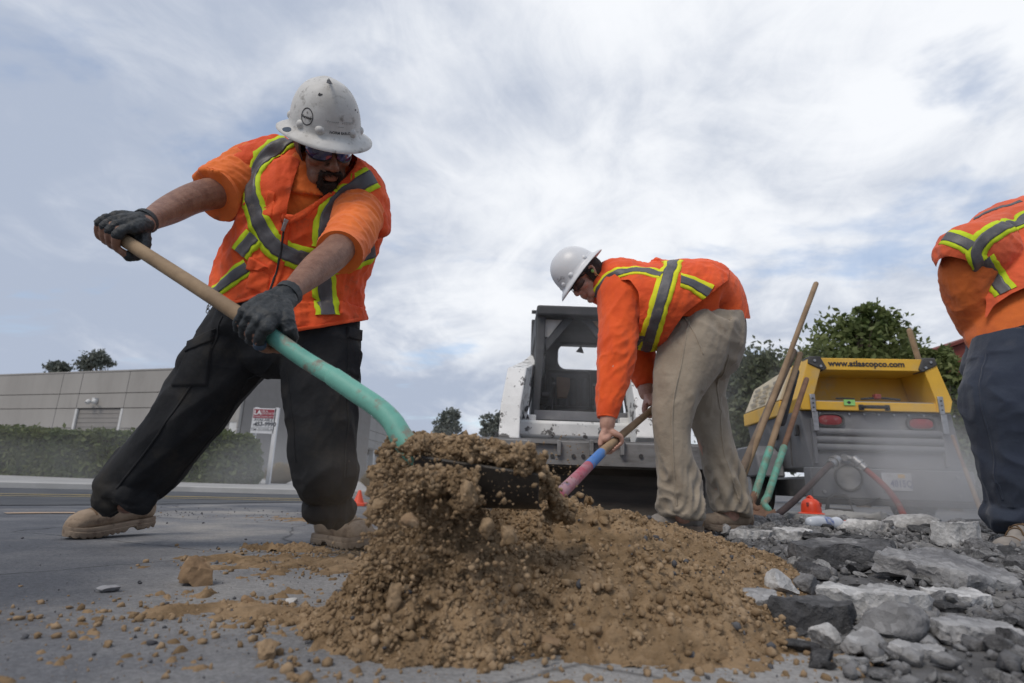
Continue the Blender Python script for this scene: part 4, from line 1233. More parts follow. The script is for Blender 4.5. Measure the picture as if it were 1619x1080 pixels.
    hn = MB(); hn.tube([(hx - hw / 2, -0.015, hz), (hx - hw / 2 + 0.02, -0.06, hz), (hx + hw / 2 - 0.02, -0.06, hz), (hx + hw / 2, -0.015, hz)], 0.016, seg=10, sub=1, hint=(0, 0, 1)); hn.build('handle', M_BLACKPLASTIC, r)
    for e in (-1, 1):
        f = MB(); f.box((hx + e * hw / 2, -0.024, hz), (0.045, 0.012, 0.05)); f.build('handle_foot', M_BLACKPLASTIC, r, bevel=0.008)
    # green tag, tools lying on the ledge
    gx, gz = X(1341, 637), Z(1341, 637)
    gt = MB(); gt.box((gx, -0.022, gz), (0.095, 0.005, 0.05)); gtag = gt.build('green_tag', M_TAGG, r, smooth=False)
    gi = MB(); gi.cyl((gx - 0.005, -0.0245, gz), (gx - 0.005, -0.027, gz), 0.013, 14); gi.box((gx - 0.005, -0.0255, gz + 0.001), (0.034, 0.002, 0.008)); gi.build('tag_print', M_INK, gtag, smooth=False)
    # clasps
    for px in (1283, 1484):
        cx = X(px, 645); c = MB(); c.box((cx, -0.038, zs + 0.06), (0.045, 0.012, 0.16)); cl = c.build('clasp', M_STEEL, r, bevel=0.004)
        c2 = MB(); c2.box((cx + 0.01, -0.03, zs - 0.10), (0.05, 0.02, 0.17)); c2.build('clasp_arm', M_STEEL, r, bevel=0.005)
        for k in range(3):
            d = MB(); d.cyl((cx, -0.044, zs + 0.02 + k * 0.04), (cx, -0.048, zs + 0.02 + k * 0.04), 0.008, 8); d.build('rivet', M_DARKM, cl)
    # web address on the lip
    cxl = (X(1307, 575) + X(1427, 577)) / 2
    tw = X(1427, 576) - X(1307, 576)
    V, F = text_geo('www.atlascopco.com', 0.1, 0.0035)
    sc = tw / (V[:, 0].max() - V[:, 0].min())
    Vt = np.stack([cxl + V[:, 0] * sc, np.full(len(V), -0.0315), (zt + ztl) / 2 + 0.004 + V[:, 1] * sc * 0.95], -1)
    mk('lettering', Vt, F, M_INK, r, smooth=False)
    # tail lamps in oval rims
    for px in (1312, 1456):
        c = q(px, 664 if px < 1400 else 670); hwid = X(px + 20, 664) - X(px, 664)
        def oval(a, bb, y, n=28): return np.array([(c[0] + a * np.sign(math.cos(t)) * abs(math.cos(t)) ** 0.62, y, c[2] + bb * np.sign(math.sin(t)) * abs(math.sin(t)) ** 0.75) for t in np.arange(n) * 2 * math.pi / n])
        rm = MB(); rm.rings([oval(hwid * 1.12, 0.062, 0.02), oval(hwid * 1.12, 0.062, -0.012), oval(hwid * 0.98, 0.049, -0.016), oval(hwid * 0.93, 0.045, 0.0)], cap=False); tl_ = rm.build('tail_lamp', M_DARKM, r)
        ln = MB(); ln.rings([oval(hwid * 0.94, 0.046, 0.004), oval(hwid * 0.92, 0.044, -0.006), oval(hwid * 0.6, 0.026, -0.012)]); ln.build('lens', M_REDL, tl_)
    # louvres: three rounded ribs across the grey rear
    lx0, lx1 = X(1293, 690), X(1487, 694)
    for py in (684, 697, 709):
        z = Z(1390, py); m = MB(); m.tube([(lx0, 0.0, z), (lx1, 0.0, z)], 0.028, ratio=0.8, seg=12, sub=1, hint=(0, 1, 0)); m.build('louvre', M_GREYM, r)
    for py in (690.5, 703, 715):
        z = Z(1390, py); m = MB(); m.box(((lx0 + lx1) / 2, 0.012, z), (lx1 - lx0, 0.02, 0.022)); m.build('louvre_slot', M_DARKM, r, smooth=False)
    for x in (lx0 - 0.03, lx1 + 0.03):
        m = MB(); m.box((x, 0.005, (zs + zb) / 2 - 0.02), (0.035, 0.03, zs - zb - 0.1)); m.build('corner_post', M_GREYM, r, bevel=0.006)
    # lower beam, round port, number plate
    bz1, bz0 = Z(1390, 742), Z(1390, 790)
    bm = MB(); bm.box(((xl + xr) / 2 + 0.02, 0.0, (bz1 + bz0) / 2), (xr - xl + 0.12, 0.14, bz1 - bz0)); bm.build('rear_beam', M_GREYM, r, bevel=0.01)
    pc = q(1335, 755); po = MB(); po.cyl((pc[0], -0.071, pc[2]), (pc[0], -0.078, pc[2]), 0.10, 32); pt = po.build('round_port', M_BUCK, r, smooth=True)
    pr_ = MB(); a = np.arange(33) * 2 * math.pi / 32
    pr_.tube([(pc[0] + 0.108 * math.cos(t), -0.077, pc[2] + 0.108 * math.sin(t)) for t in a], 0.011, seg=8, sub=1, round_cap=False, hint=(0, 1, 0)); pr_.build('port_ring', M_DARKM, pt)
    p1 = q(1410, 762); pw = X(1433, 762) - X(1387, 762); ph = 0.145
    pl = MB(); pl.box((p1[0], -0.078, p1[2]), (pw, 0.006, ph)); npl = pl.build('number_plate', M_PLATE, r, bevel=0.002)
    text_on('CAL', 0.028, (p1[0] - pw * 0.24, -0.0825, p1[2] + ph * 0.33), (1, 0, 0), (0, 0, 1), M_INK_FADED, npl)
    text_on('4815Q', 0.080, (p1[0] + pw * 0.14, -0.0825, p1[2] - ph * 0.12), (1, 0, 0), (0, 0, 1), M_PLATEB, npl, bold=0.0015, sx=0.80)
    st = MB(); st.box((p1[0] + pw * 0.16, -0.082, p1[2] + ph * 0.32), (0.055, 0.002, 0.03)); st.build('sticker', M_YEL, npl, smooth=False)
    # chassis under the beam, jack loop, drawbar
    chs = MB(); chs.box(((xl + xr) / 2, 0.9, z0 + 0.10), (xr - xl - 0.1, 1.7, 0.16)); chs.build('chassis', M_DARKM, r, smooth=False)
    sk = MB(); sk.box(((xl + xr) / 2 + 0.05, -0.02, Z(1390, 795)), (xr - xl + 0.22, 0.10, 0.05)); sk.build('skid_rail', M_DARKM, r, bevel=0.008)
    jx0, jx1 = X(1302, 795), X(1334, 795)
    jk = MB(); zz0, zz1 = Z(1318, 806), Z(1318, 783)
    jk.tube([(jx0 - 0.02, -0.1, zz0), (jx0, -0.1, zz1 - 0.03), (jx0 + 0.04, -0.1, zz1), (jx1 - 0.04, -0.1, zz1), (jx1, -0.1, zz1 - 0.03), (jx1 + 0.02, -0.1, zz0), (jx0 - 0.02, -0.1, zz0)], 0.016, seg=8, sub=1, hint=(0, 1, 0)); jk.build('jack_loop', M_DARKM, r)
    # couplings for the hoses
    cp = q(1334, 722)
    for dx, dz in ((-0.05, -0.02), (0.08, -0.05)):
        m = MB(); m.cyl((cp[0], 0.0, cp[2]), (cp[0] + dx, -0.12, cp[2] + dz), 0.025, 12); m.build('coupling', M_STEEL, r)
    # scratches and small fittings on the rear
    for k in range(10):
        x_, z_ = xl + 0.12 + 0.125 * k, zs - 0.025
        m = MB(); m.cyl((x_, 0.012, z_), (x_, 0.004, z_), 0.009, 8); m.build('bolt_head', M_STEEL, r)
    for x_ in (xl + 0.06, xr - 0.06):
        for z_ in (bz0 + 0.05, bz1 - 0.05):
            m = MB(); m.cyl((x_, -0.068, z_), (x_, -0.082, z_), 0.014, 6); m.build('bolt_head', M_STEEL, r, smooth=False)
    cb_ = MB(); cb_.tube([(xl + 0.2, -0.075, bz0 + 0.02), (xl + 0.32, -0.09, bz0 - 0.05), (xl + 0.5, -0.075, bz0 + 0.01)], 0.009, seg=8); cb_.build('cable', M_BLACKPLASTIC, r)
    # tow bar forward
    tb = MB(); tb.tube([((xl + xr) / 2, L, 0.4), ((xl + xr) / 2, L + 1.0, 0.4)], 0.05, seg=8); tb.build('tow_bar', M_DARKM, r)
    return r, b, yaw, q


comp, comp_b, comp_yaw, comp_q = compressor()


def rot_out(v):
    c, s = math.cos(comp_yaw), math.sin(comp_yaw)
    return np.array([c * v[0] - s * v[1], s * v[0] + c * v[1], v[2]]) + comp_b


# things that lie on the compressor ledge
def ledge_tools():
    a, c = rot_out(comp_q(1322, 628, 0.1)), rot_out(comp_q(1350, 630, 0.1))
    z = rot_out(comp_q(1340, 633, 0.12))[2] + 0.012
    m = MB(); m.tube([(a[0], a[1], z), ((a[0] + c[0]) / 2, a[1] - 0.02, z), (c[0], c[1], z)], 0.007, seg=8)
    tag(m.build('steel_rod', M_DARKM), 'short dark bent rod lying on the left of the compressor ledge', 'rod')
    a, c = rot_out(comp_q(1362, 629, 0.1)), rot_out(comp_q(1422, 633, 0.1))
    t = thing('grease_gun', 'dark tool with a red block lying on the compressor ledge', 'tool', ((a[0] + c[0]) / 2, (a[1] + c[1]) / 2, z))
    o = np.array(t.location)
    m = MB(); m.tube([np.array([a[0], a[1], z]) - o, np.array([(a[0] + c[0]) / 2, a[1] - 0.01, z + 0.012]) - o, np.array([c[0], c[1], z]) - o], 0.010, seg=8); m.build('barrel', M_DARKM, t)
    m = MB(); m.box((-0.03, 0, 0.022), (0.055, 0.05, 0.045)); m.build('body', M_HOSER, t, bevel=0.006)


ledge_tools()


# hoses from the couplings
def hose(name, label, pts, r, m, brk=None):
    t = thing(name, label, 'hose', pts[-1])
    o = np.array(t.location)
    mb = MB(); mb.tube([np.asarray(p) - o for p in pts], r, seg=12, sub=8); mb.build('hose_line', m, t)
    c = MB(); d = unit(np.asarray(pts[1]) - pts[0]); p = np.asarray(pts[0]) - o
    c.cyl(p - d * 0.02, p + d * 0.10, r * 1.5, 12); c.cyl(p + d * 0.03, p + d * 0.05, r * 2.0, 12); c.build('coupling', M_STEEL, t)
    for k in (0.065, 0.085):
        b = MB(); s = np.cross(d, [0, 1, 0]); b.cyl(p + d * k - s * r * 1.9, p + d * k + s * r * 1.9, 0.010, 8); b.build('clamp_bolt', M_STEEL, t)


hose('red_hose', 'faded red air hose dropping from the compressor onto the rubble', [P(1352, 727, 4.84), P(1372, 745, 4.78), P(1398, 768, 4.6), P(1417, 792, 4.3), P(1429, 815, 4.0)], 0.022, M_HOSER)
hose('black_hose', 'dark air hose running from the compressor down to the leaning shovels', [P(1322, 727, 4.84), P(1305, 742, 4.75), P(1280, 768, 4.6), P(1250, 797, 4.4), P(1222, 818, 4.25), P(1196, 826, 4.1)], 0.024, M_HOSEB)


# ------------------------------------------------------------------ tools leaning on the compressor
def leaning_tool(label, top, bot, Yt, Yb, r_px, segs, blade=None, group='long tools leaning on the compressor'):
    """segs: (t0, t1, material name); blade: list of pixels for a bent socket"""
    a, b = P(top[0], top[1], Yt), P(bot[0], bot[1], Yb)
    t = thing('long_tool', label, 'tool', b, group=group)
    k = mpp(bot[0], bot[1], Yb)
    for i, (t0, t1, m, rr_) in enumerate(segs):
        p0, p1 = a + (b - a) * t0, a + (b - a) * t1
        mb = MB(); mb.tube([p0 - b, (p0 + p1) / 2 - b, p1 - b], rr_ * k, seg=12, sub=2); mb.build('handle' if i == 0 else 'socket', m, t)
    if blade:
        pts, w, m, m2 = blade
        q = [P(x, y, Y) - b for x, y, Y in pts]
        mb = MB(); mb.tube([q[0] * 0.0 + (a - b) * 0.02, q[0], q[1]], [r_px * k, r_px * k, r_px * k * 0.9], seg=12, sub=3); mb.build('bent_neck', m, t)
        d = unit(q[2] - q[1]); s = unit(np.cross(d, [0, -0.35, 1.0])); n = np.cross(s, d)
        R = []
        for u in np.linspace(0, 1, 6):
            c = q[1] + (q[2] - q[1]) * u; ww = w * (0.45 + 0.55 * min(1, u * 2.5))
            R.append(np.array([c + s * ww * x + n * (0.12 * w * x * x * 4) for x in np.linspace(-0.5, 0.5, 7)] + [c + s * ww * x + n * (0.12 * w * x * x * 4 - 0.006) for x in np.linspace(0.5, -0.5, 7)]))
        mb = MB(); mb.rings(R); mb.build('blade', m2, t)
    return t


leaning_tool('tall tan pole leaning highest beside the compressor, its dusty foot behind khaki trousers', (1290, 449), (1176, 752), 4.55, 4.3, 5, [(0, 1.0, M_WOODL, 4.6)])
leaning_tool('dark weathered pole leaning close beside the tall tan pole', (1254, 556), (1160, 775), 4.6, 4.25, 6, [(0, 1.0, M_WOODD, 6.5)])
leaning_tool('left of two shovels with turquoise sockets leaning on the compressor', (1265, 560), (1193, 785), 4.6, 4.2, 6, [(0, 0.72, M_WOODL, 5.2), (0.70, 1.0, M_TURQ_W, 6.0)],
             blade=([(1188, 797, 4.18), (1196, 806, 4.15), (1170, 824, 4.0)], 0.2, M_RUST, M_RUST))
leaning_tool('right of two shovels with turquoise sockets, rusty blade turned left', (1275, 600), (1212, 790), 4.6, 4.2, 6, [(0, 0.62, M_RUST, 4.6), (0.60, 1.0, M_TURQ_W, 5.6)],
             blade=([(1208, 797, 4.18), (1215, 806, 4.15), (1188, 828, 4.0)], 0.2, M_TURQ_W, M_RUST))
leaning_tool('short dark bar hanging against the left front of the compressor hood', (1258, 588), (1236, 668), 4.75, 4.6, 6, [(0, 1.0, M_DARKM, 6)])
leaning_tool('wooden handle standing up behind the compressor hood on the right', (1438, 523), (1462, 600), 5.6, 5.6, 4, [(0, 1.0, M_WOODL, 4.2)])
leaning_tool('thin worn stick leaning on the right rear corner of the compressor', (1506, 690), (1556, 822), 4.85, 4.2, 4, [(0, 0.45, M_RUST, 3.0), (0.44, 1.0, M_WOODL, 3.6)])
# ------------------------------------------------------------------ people: shared builders
def seg_param(V, pts):
    """nearest point on a polyline: distance along it, and direction away from it"""
    pts = np.asarray(pts, float); L = np.concatenate([[0], np.cumsum(np.linalg.norm(np.diff(pts, axis=0), axis=1))])
    best = np.full(len(V), 1e9); T = np.zeros(len(V)); D = np.zeros_like(V)
    for i in range(len(pts) - 1):
        a, b = pts[i], pts[i + 1]; ab = b - a; l2 = ab @ ab
        t = np.clip(((V - a) @ ab) / l2, 0, 1); q = a + t[:, None] * ab
        d = np.linalg.norm(V - q, axis=1); k = d < best
        best[k] = d[k]; T[k] = (L[i] + t * (L[i + 1] - L[i]))[k]; D[k] = (V - q)[k]
    return T, D / (np.linalg.norm(D, axis=1)[:, None] + 1e-9), L[-1], best


def folds(V, N, pts, amp, spots=(), freq=22.0, seed=0, skew=0.05, mask=None):
    """cloth folds that run round a limb, stronger at the given distances along it"""
    T, D, L, _ = seg_param(V, pts)
    A = np.full(len(V), amp)
    for t0, w, a in spots: A = A + a * np.exp(-((T - t0) / w) ** 2)
    ph = D @ np.array([0.6, 0.5, 0.62])
    q = np.stack([(T + skew * ph) * freq, D[:, 0] * 1.5 + D[:, 2], D[:, 1] * 1.5], -1)
    r = 1 - 2.2 * np.abs(pn(q, seed))
    q2 = np.stack([(T - skew * 1.6 * D[:, 0]) * freq * 0.55, D[:, 0] * 1.1 + 3, D[:, 1] * 1.2], -1)
    r2 = pn(q2, seed + 4)
    d = A * (0.55 * r + 0.8 * r2)
    if mask is not None: d = d * mask
    return V + N * d[:, None]


def diag_folds(V, N, amp, direction, freq, seed, along=0.25, fine=0.38):
    """long pull folds: noise stretched along one direction"""
    d = unit(direction); a = unit(np.cross(d, [0.13, 0.9, 0.3])); b = np.cross(d, a)
    q = np.stack([V @ d * freq * along, V @ a * freq, V @ b * freq], -1)
    r = 0.5 - np.abs(pn(q, seed)) * 1.6
    r3 = 0.5 - np.abs(pn(q * 2.3, seed + 7)) * 1.6
    return V + N * (amp * r + amp * fine * r3 + amp * 0.6 * pn(q * 0.45, seed + 3))[:, None]


def head_basis(px, py, Y, nod, yaw, roll):
    c = P(px, py, Y); n = unit(CAM - c)
    r = unit(CR - n * (CR @ n)); u = np.cross(n, r)
    # nod: the top of the head comes towards the viewer
    cn, sn = math.cos(math.radians(nod)), math.sin(math.radians(nod))
    up = u * cn + n * sn; fw = n * cn - u * sn; x = r
    cy_, sy_ = math.cos(math.radians(yaw)), math.sin(math.radians(yaw))
    fw, x = fw * cy_ + x * sy_, x * cy_ - fw * sy_
    cr_, sr_ = math.cos(math.radians(roll)), math.sin(math.radians(roll))
    def rot(v):     # clockwise on the picture
        a, b, cc = v @ r, v @ u, v @ n
        return r * (a * cr_ + b * sr_) + u * (-a * sr_ + b * cr_) + n * cc
    return c, np.stack([rot(x), -rot(fw), rot(up)], -1)


def add_head(mb, c, M, s=1.0):
    """local frame: x to the wearer's left, -y the face, z the crown"""
    def e(p, r): mb.ell(c + M @ (np.array(p) * s), np.array(r) * s, M)
    def t(ps, rs): mb.tube([c + M @ (np.array(p) * s) for p in ps], [x * s for x in rs], seg=10, sub=2, hint=M[:, 0] * 0.3 + M[:, 2])
    e((0, 0.012, 0.045), (0.076, 0.096, 0.082))
    e((0, -0.030, -0.035), (0.063, 0.062, 0.078))
    e((0, -0.020, -0.075), (0.058, 0.055, 0.040))
    e((0, -0.068, -0.103), (0.030, 0.024, 0.020))
    for k in (-1, 1):
        e((k * 0.040, -0.060, -0.020), (0.026, 0.028, 0.020))
        e((k * 0.030, -0.078, 0.026), (0.030, 0.018, 0.011))
        e((k * 0.032, -0.070, 0.004), (0.018, 0.020, 0.012))
        e((k * 0.040, -0.045, -0.075), (0.022, 0.038, 0.030))
        e((k * 0.012, -0.098, -0.034), (0.0105, 0.013, 0.009))
        # ear: rim, lobe
        t([(k * 0.073, 0.012, -0.022), (k * 0.082, 0.022, 0.004), (k * 0.084, 0.026, 0.026), (k * 0.079, 0.012, 0.034), (k * 0.075, 0.0, 0.022)], [0.008, 0.0075, 0.007, 0.007, 0.006])
        e((k * 0.075, 0.012, 0.005), (0.006, 0.014, 0.024))
    t([(0, -0.084, 0.020), (0, -0.098, -0.004), (0, -0.112, -0.026), (0, -0.110, -0.033)], [0.010, 0.011, 0.013, 0.012])
    e((0, -0.086, -0.058), (0.030, 0.016, 0.018))
    e((0, -0.094, -0.062), (0.022, 0.009, 0.0050))
    e((0, -0.092, -0.0735), (0.020, 0.009, 0.0055))
    t([(0, 0.025, -0.06), (0, 0.045, -0.15)], [0.060, 0.062])


def helmet(label_, c, M, mhat, parent, ly=0.142, lx=0.118, h=0.150, brim=0.052, seed=0):
    """full-brim hard hat; origin in the middle of the brim plane"""
    n = 72; th = np.arange(n) * 2 * math.pi / n
    R = []
    def ring(kx, z, extra=0.0, up=0.0):
        # longer front and back than at the sides; a front dip
        x = np.sin(th) * (lx * kx + extra * 0.86); y = -np.cos(th) * (ly * kx + extra)
        return np.stack([x, y, np.full(n, z) + up * np.cos(2 * th) * 0.5 + up * 0.2 * np.cos(th)], -1)
    for a in np.linspace(4, 86, 14):
        t = math.radians(a)
        R.append(ring(math.sin(t) ** 0.86, h * math.cos(t) ** 0.92))
    R.append(ring(1.0, 0.022)); R.append(ring(1.012, 0.008)); R.append(ring(1.0, -0.001, 0.008)); R.append(ring(1.0, -0.006, brim * 0.45)); R.append(ring(1.0, -0.014, brim * 0.85, -0.006)); R.append(ring(1.0, -0.019, brim, -0.009)); R.append(ring(1.0, -0.0235, brim, -0.009))
    R.append(ring(1.0, -0.0205, brim * 0.9, -0.008)); R.append(ring(1.0, -0.011, brim * 0.4)); R.append(ring(0.97, -0.006)); R.append(ring(0.95, 0.03)); R.append(ring(0.72, 0.10)); R.append(ring(0.05, h - 0.012))
    mb = MB(); mb.rings(R)
    V = mb.verts()
    # raised rib over the crown
    x, y, z = V[:, 0], V[:, 1], V[:, 2]
    outer = np.arange(len(V)) < 14 * n
    V[:, 2] += outer * 0.004 * np.exp(-(x / 0.02) ** 2) * (z > 0.05)
    Vw = c + V @ M.T
    o = mk('hard_hat', Vw, mb.f, mhat, parent, True, angle=60)
    # moulded lugs round the foot of the dome
    for a in (-62, -28, 28, 62, 118, 242):
        t = math.radians(a)
        p = np.array([math.sin(t) * (lx - 0.008), -math.cos(t) * (ly - 0.008), 0.017])
        e = MB(); e.ell(c + M @ p, (0.0165, 0.0165, 0.015), M); e.build('lug', mhat, o, True)
    # suspension band inside
    b = MB()
    b.rings([ (c + np.stack([np.sin(th) * 0.092, -np.cos(th) * 0.112, np.full(n, z)], -1) @ M.T) for z in (0.006, -0.026)], cap=False)
    b.build('head_band', M_BLACKPLASTIC, o, True)
    return o, bvh_of(Vw, [f for f in mb.f if len(f) == 4])


def hat_print(bvh, c, M, th, z0, s, size, m, parent, bold=0.0, name='lettering', sx=1.0, VF=None):
    """print that follows the dome: th = angle round the hat from its front, z0 = height"""
    V, F = text_geo(s, size, bold) if VF is None else VF
    out = []
    for v in V:
        a = math.radians(th) + v[0] * sx / 0.128
        d = np.array([math.sin(a), -math.cos(a), 0]); o_ = np.array([0, 0, z0 + v[1]])
        src = c + M @ (o_ + d * 0.3); dr = -(M @ d)
        l, n_, i, dist = bvh.ray_cast(Vector(src), Vector(dr))
        if l is None: l, n_ = Vector(src + dr * 0.16), Vector(-dr)
        if np.array(n_) @ dr > 0: n_ = -n_
        out.append(np.array(l) + np.array(n_) * 0.0008)
    return mk(name, np.array(out), F, m, parent, True, smooth=False)


def disc_geo(r0, r1, n=40):
    a = np.arange(n) * 2 * math.pi / n; o = np.stack([np.cos(a), np.sin(a), 0 * a], -1)
    V = np.vstack([o * r0, o * r1]); F = [(i, (i + 1) % n, (i + 1) % n + n, i + n) for i in range(n)]
    return V, F


def hand(C, a, d, f, Wr, r, spread=1.0, curl=1.0, thumb=True):
    """a hand closed round a handle: axis a points to the index finger, d from the handle to the palm,
    f the way the fingers travel first. returns chains of (points, radii): palm, fingers, thumb"""
    C, a = np.asarray(C, float), unit(a)
    d = unit(np.asarray(d, float) - a * (np.asarray(d, float) @ a)); f_ = np.cross(a, d)
    if f_ @ np.asarray(f, float) < 0: f_ = -f_
    def at(ang, R, s):
        t = math.radians(ang); return C + a * s + d * math.cos(t) * R + f_ * math.sin(t) * R
    S = [0.0365, 0.0125, -0.0115, -0.0345]
    R0 = [0.0092, 0.0096, 0.0091, 0.0080]; K = [1.0, 1.05, 1.0, 0.9]
    palm, fing = [], []
    for s, rr, k in zip(S, R0, K):
        s = s * spread
        kn = at(32, r + 0.021 * k, s)
        w = Wr + a * s * 0.42
        palm.append(([w, w * 0.45 + kn * 0.55 + d * 0.004, kn], [0.0165, 0.0155, 0.0125]))
        fing.append(([kn, at(68 * curl, r + 0.021 * k, s), at(100 * curl, r + 0.017 * k, s), at(150 * curl, r + 0.0115, s * 0.97), at(180 * curl, r + 0.0105, s * 0.96), at(212 * curl, r + 0.0095, s * 0.95)],
                     [rr * 1.18, rr * 1.06, rr * 1.12, rr * 1.0, rr * 0.95, rr * 0.80]))
    palm.append(([Wr * 0.6 + C * 0.4 + d * 0.012, at(-10, r + 0.016, 0.018), at(-5, r + 0.016, -0.020)], [0.020, 0.016, 0.015]))
    th = []
    if thumb:
        b = Wr * 0.62 + at(-35, r + 0.02, 0.02) * 0.38
        th.append(([b, at(-52, r + 0.020, 0.036), at(-95, r + 0.015, 0.050), at(-140, r + 0.0115, 0.052), at(-172, r + 0.0105, 0.046)], [0.018, 0.0165, 0.0120, 0.0118, 0.0088]))
    return palm, fing, th


def add_chains(mb, ch, grow=0.0, upto=None, seg=12):
    for pts, rs in ch:
        pts, rs = list(pts), list(rs)
        if upto: pts, rs = pts[:upto], rs[:upto]
        mb.tube(pts, [x + grow for x in rs], seg=seg, sub=3, hint=(0.21, 0.35, 0.91))


def build_boot(parent, heel, toe, up, msole, mup, name='boot', shaft=0.15, scale=1.0, laces=True, label=None, lean=(0, 0, 0)):
    """heel and toe are points on the ground line of the sole"""
    heel, toe = np.asarray(heel, float), np.asarray(toe, float)
    x = unit(toe - heel); z = unit(np.asarray(up, float) - x * (np.asarray(up, float) @ x)); y = np.cross(z, x)
    L = np.linalg.norm(toe - heel); k = L / 0.31
    M = np.stack([x, y, z], -1) * k
    def w(p): return heel + M @ np.array(p, float)
    mb = MB(); R = []
    for xx, hw, zc, hh in ((0.004, 0.026, 0.075, 0.040), (0.02, 0.034, 0.075, 0.052), (0.06, 0.038, 0.078, 0.058), (0.11, 0.038, 0.078, 0.058), (0.15, 0.042, 0.071, 0.052), (0.19, 0.048, 0.063, 0.043), (0.23, 0.052, 0.060, 0.041), (0.265, 0.049, 0.057, 0.038), (0.29, 0.039, 0.052, 0.031), (0.305, 0.022, 0.046, 0.020)):
        a = np.arange(20) * 2 * math.pi / 20
        R.append(np.array([w((xx, hw * math.cos(t), zc + hh * math.sin(t) * (1.0 if math.sin(t) > 0 else 1.0))) for t in a]))
    mb.rings(R)
    top = w((0.06, 0, 0.10)); ln = np.asarray(lean, float)
    mb.tube([w((0.055, 0, 0.07)), w((0.055, 0, 0.12)) + ln * 0.4, w((0.045, 0, 0.12 + shaft)) + ln], [0.047 * k, 0.046 * k, 0.050 * k], ratio=0.95, seg=18, hint=y)
    mb.tube([w((0.09, 0, 0.13)), w((0.16, 0, 0.115)), w((0.20, 0, 0.10))], [0.026 * k, 0.024 * k, 0.018 * k], seg=12, hint=y)
    V, F = remesh(mb, 0.0045, 3); N = normals(V, F)
    V = V + N * (0.0022 * fbm(V * 28, 3, 7))[:, None]
    o = mk(name, V, F, mup, parent, True, angle=180)
    if label: o['label'] = label
    # sole with a notched edge
    def outline(xx):
        return float(np.interp(xx, [0, 0.015, 0.05, 0.10, 0.14, 0.19, 0.23, 0.265, 0.292, 0.306, 0.312], [0.018, 0.036, 0.043, 0.040, 0.042, 0.052, 0.056, 0.053, 0.041, 0.024, 0.006]))
    xs = np.concatenate([np.linspace(0, 0.29, 40), [0.298, 0.304, 0.308, 0.312]])
    def oring(zf, grow):
        l = [w((xx, outline(xx) + grow, zf(xx))) for xx in xs] + [w((xx, -outline(xx) - grow, zf(xx))) for xx in xs[::-1]]
        return np.array(l)
    spring = lambda xx: 0.014 * max(0, (xx - 0.22) / 0.09) ** 2
    bot = lambda xx: spring(xx) + (0.014 if 0.085 < xx < 0.115 else (0.006 if int(xx * 130) % 3 == 0 else 0.0))
    sb = MB(); sb.rings([oring(bot, 0.0), oring(lambda xx: bot(xx) + 0.006, 0.003), oring(lambda xx: 0.020 + spring(xx), 0.0035), oring(lambda xx: 0.022 + spring(xx), 0.001), oring(lambda xx: 0.030 + spring(xx), 0.0025), oring(lambda xx: 0.038 + spring(xx) * 0.8, 0.0)])
    sb.build('sole', msole, o, True, angle=30)
    bv = bvh_of(V, F)
    if laces:
        for i in range(5):
            xx = 0.105 + i * 0.020
            mbb = MB(); pts = []
            for u in np.linspace(-1, 1, 9):
                p = w((xx + 0.012 * u * (1 if i % 2 else -1), u * 0.024, 0.16))
                l, n_, _, _ = bv.ray_cast(Vector(p), Vector(-z))
                if l is not None: pts.append(np.array(l) + np.array(n_) * 0.003)
            if len(pts) > 3: mbb.tube(pts, 0.0028 * k, seg=7, sub=2); mbb.build('lace', M_LACE, o, True)
        bow = MB(); p = w((0.10, 0, 0.145))
        for s in (-1, 1):
            bow.tube([p, w((0.115, s * 0.03, 0.15)), w((0.135, s * 0.045, 0.125)), w((0.12, s * 0.03, 0.128)), p], 0.0027 * k, seg=7, sub=3)
        bow.build('lace_bow', M_LACE, o, True)
        tc = MB(); R = []
        for xx in np.linspace(0.228, 0.236, 3):
            R.append(np.array([np.array(bv.ray_cast(Vector(w((xx, outline(xx) * u * 0.8, 0.2))), Vector(-z))[0] or w((xx, outline(xx) * u * .8, .06))) + z * 0.0015 for u in np.linspace(-1, 1, 11)]))
        tc.rings(R, closed=False, cap=False); tc.build('toe_seam', M_LACE, o, True)
    return o


def cloth(name, mb, m, parent, voxel, smooth, fx=None, cut=None, label=None):
    V, F = remesh(mb, voxel, smooth); N = normals(V, F)
    if fx:
        V = fx(V, N); N = normals(V, F)
    if cut is not None:
        keep = ~cut(V[F].mean(1), normals_of_faces(V, F)); V, F = compact(V, F[keep])
        V = smooth_border(V, F)
    o = mk(name, V, F, m, parent, True, angle=180)
    if label: o['label'] = label
    return o, bvh_of(V, F), V, F


def smooth_border(V, F, it=14):
    k = F.shape[1]
    E = np.concatenate([np.stack([F[:, i], F[:, (i + 1) % k]], -1) for i in range(k)])
    E = E[E[:, 0] != E[:, 1]]
    key = np.sort(E, 1); u, inv, cnt = np.unique(key, axis=0, return_inverse=True, return_counts=True)
    B = u[cnt == 1]
    idx = np.unique(B)
    for _ in range(it):
        S = np.zeros_like(V); n = np.zeros(len(V))
        for a, b in ((0, 1), (1, 0)):
            np.add.at(S, B[:, a], V[B[:, b]]); np.add.at(n, B[:, a], 1)
        V = V.copy(); V[idx] = 0.4 * V[idx] + 0.6 * S[idx] / n[idx][:, None]
    return V


def normals_of_faces(V, F):
    n = np.cross(V[F[:, 2]] - V[F[:, 0]], V[F[:, F.shape[1] - 1]] - V[F[:, 1]]); return n / (np.linalg.norm(n, axis=1)[:, None] + 1e-12)


def band(parent, bvh, pix, wl, wg, ml=None, ext=(0, 0), mg=None, off=0.0035):
    ml = ml or M_LIME
    a = MB(); ribbon(a, bvh, pix, wl, off, ext); o = a.build('lime_band', ml, parent, True, angle=180)
    g = MB(); ribbon(g, bvh, pix, wg, off + 0.002, ext); g.build('reflective_tape', mg or M_REFLECT, o, True, angle=180)
    return o


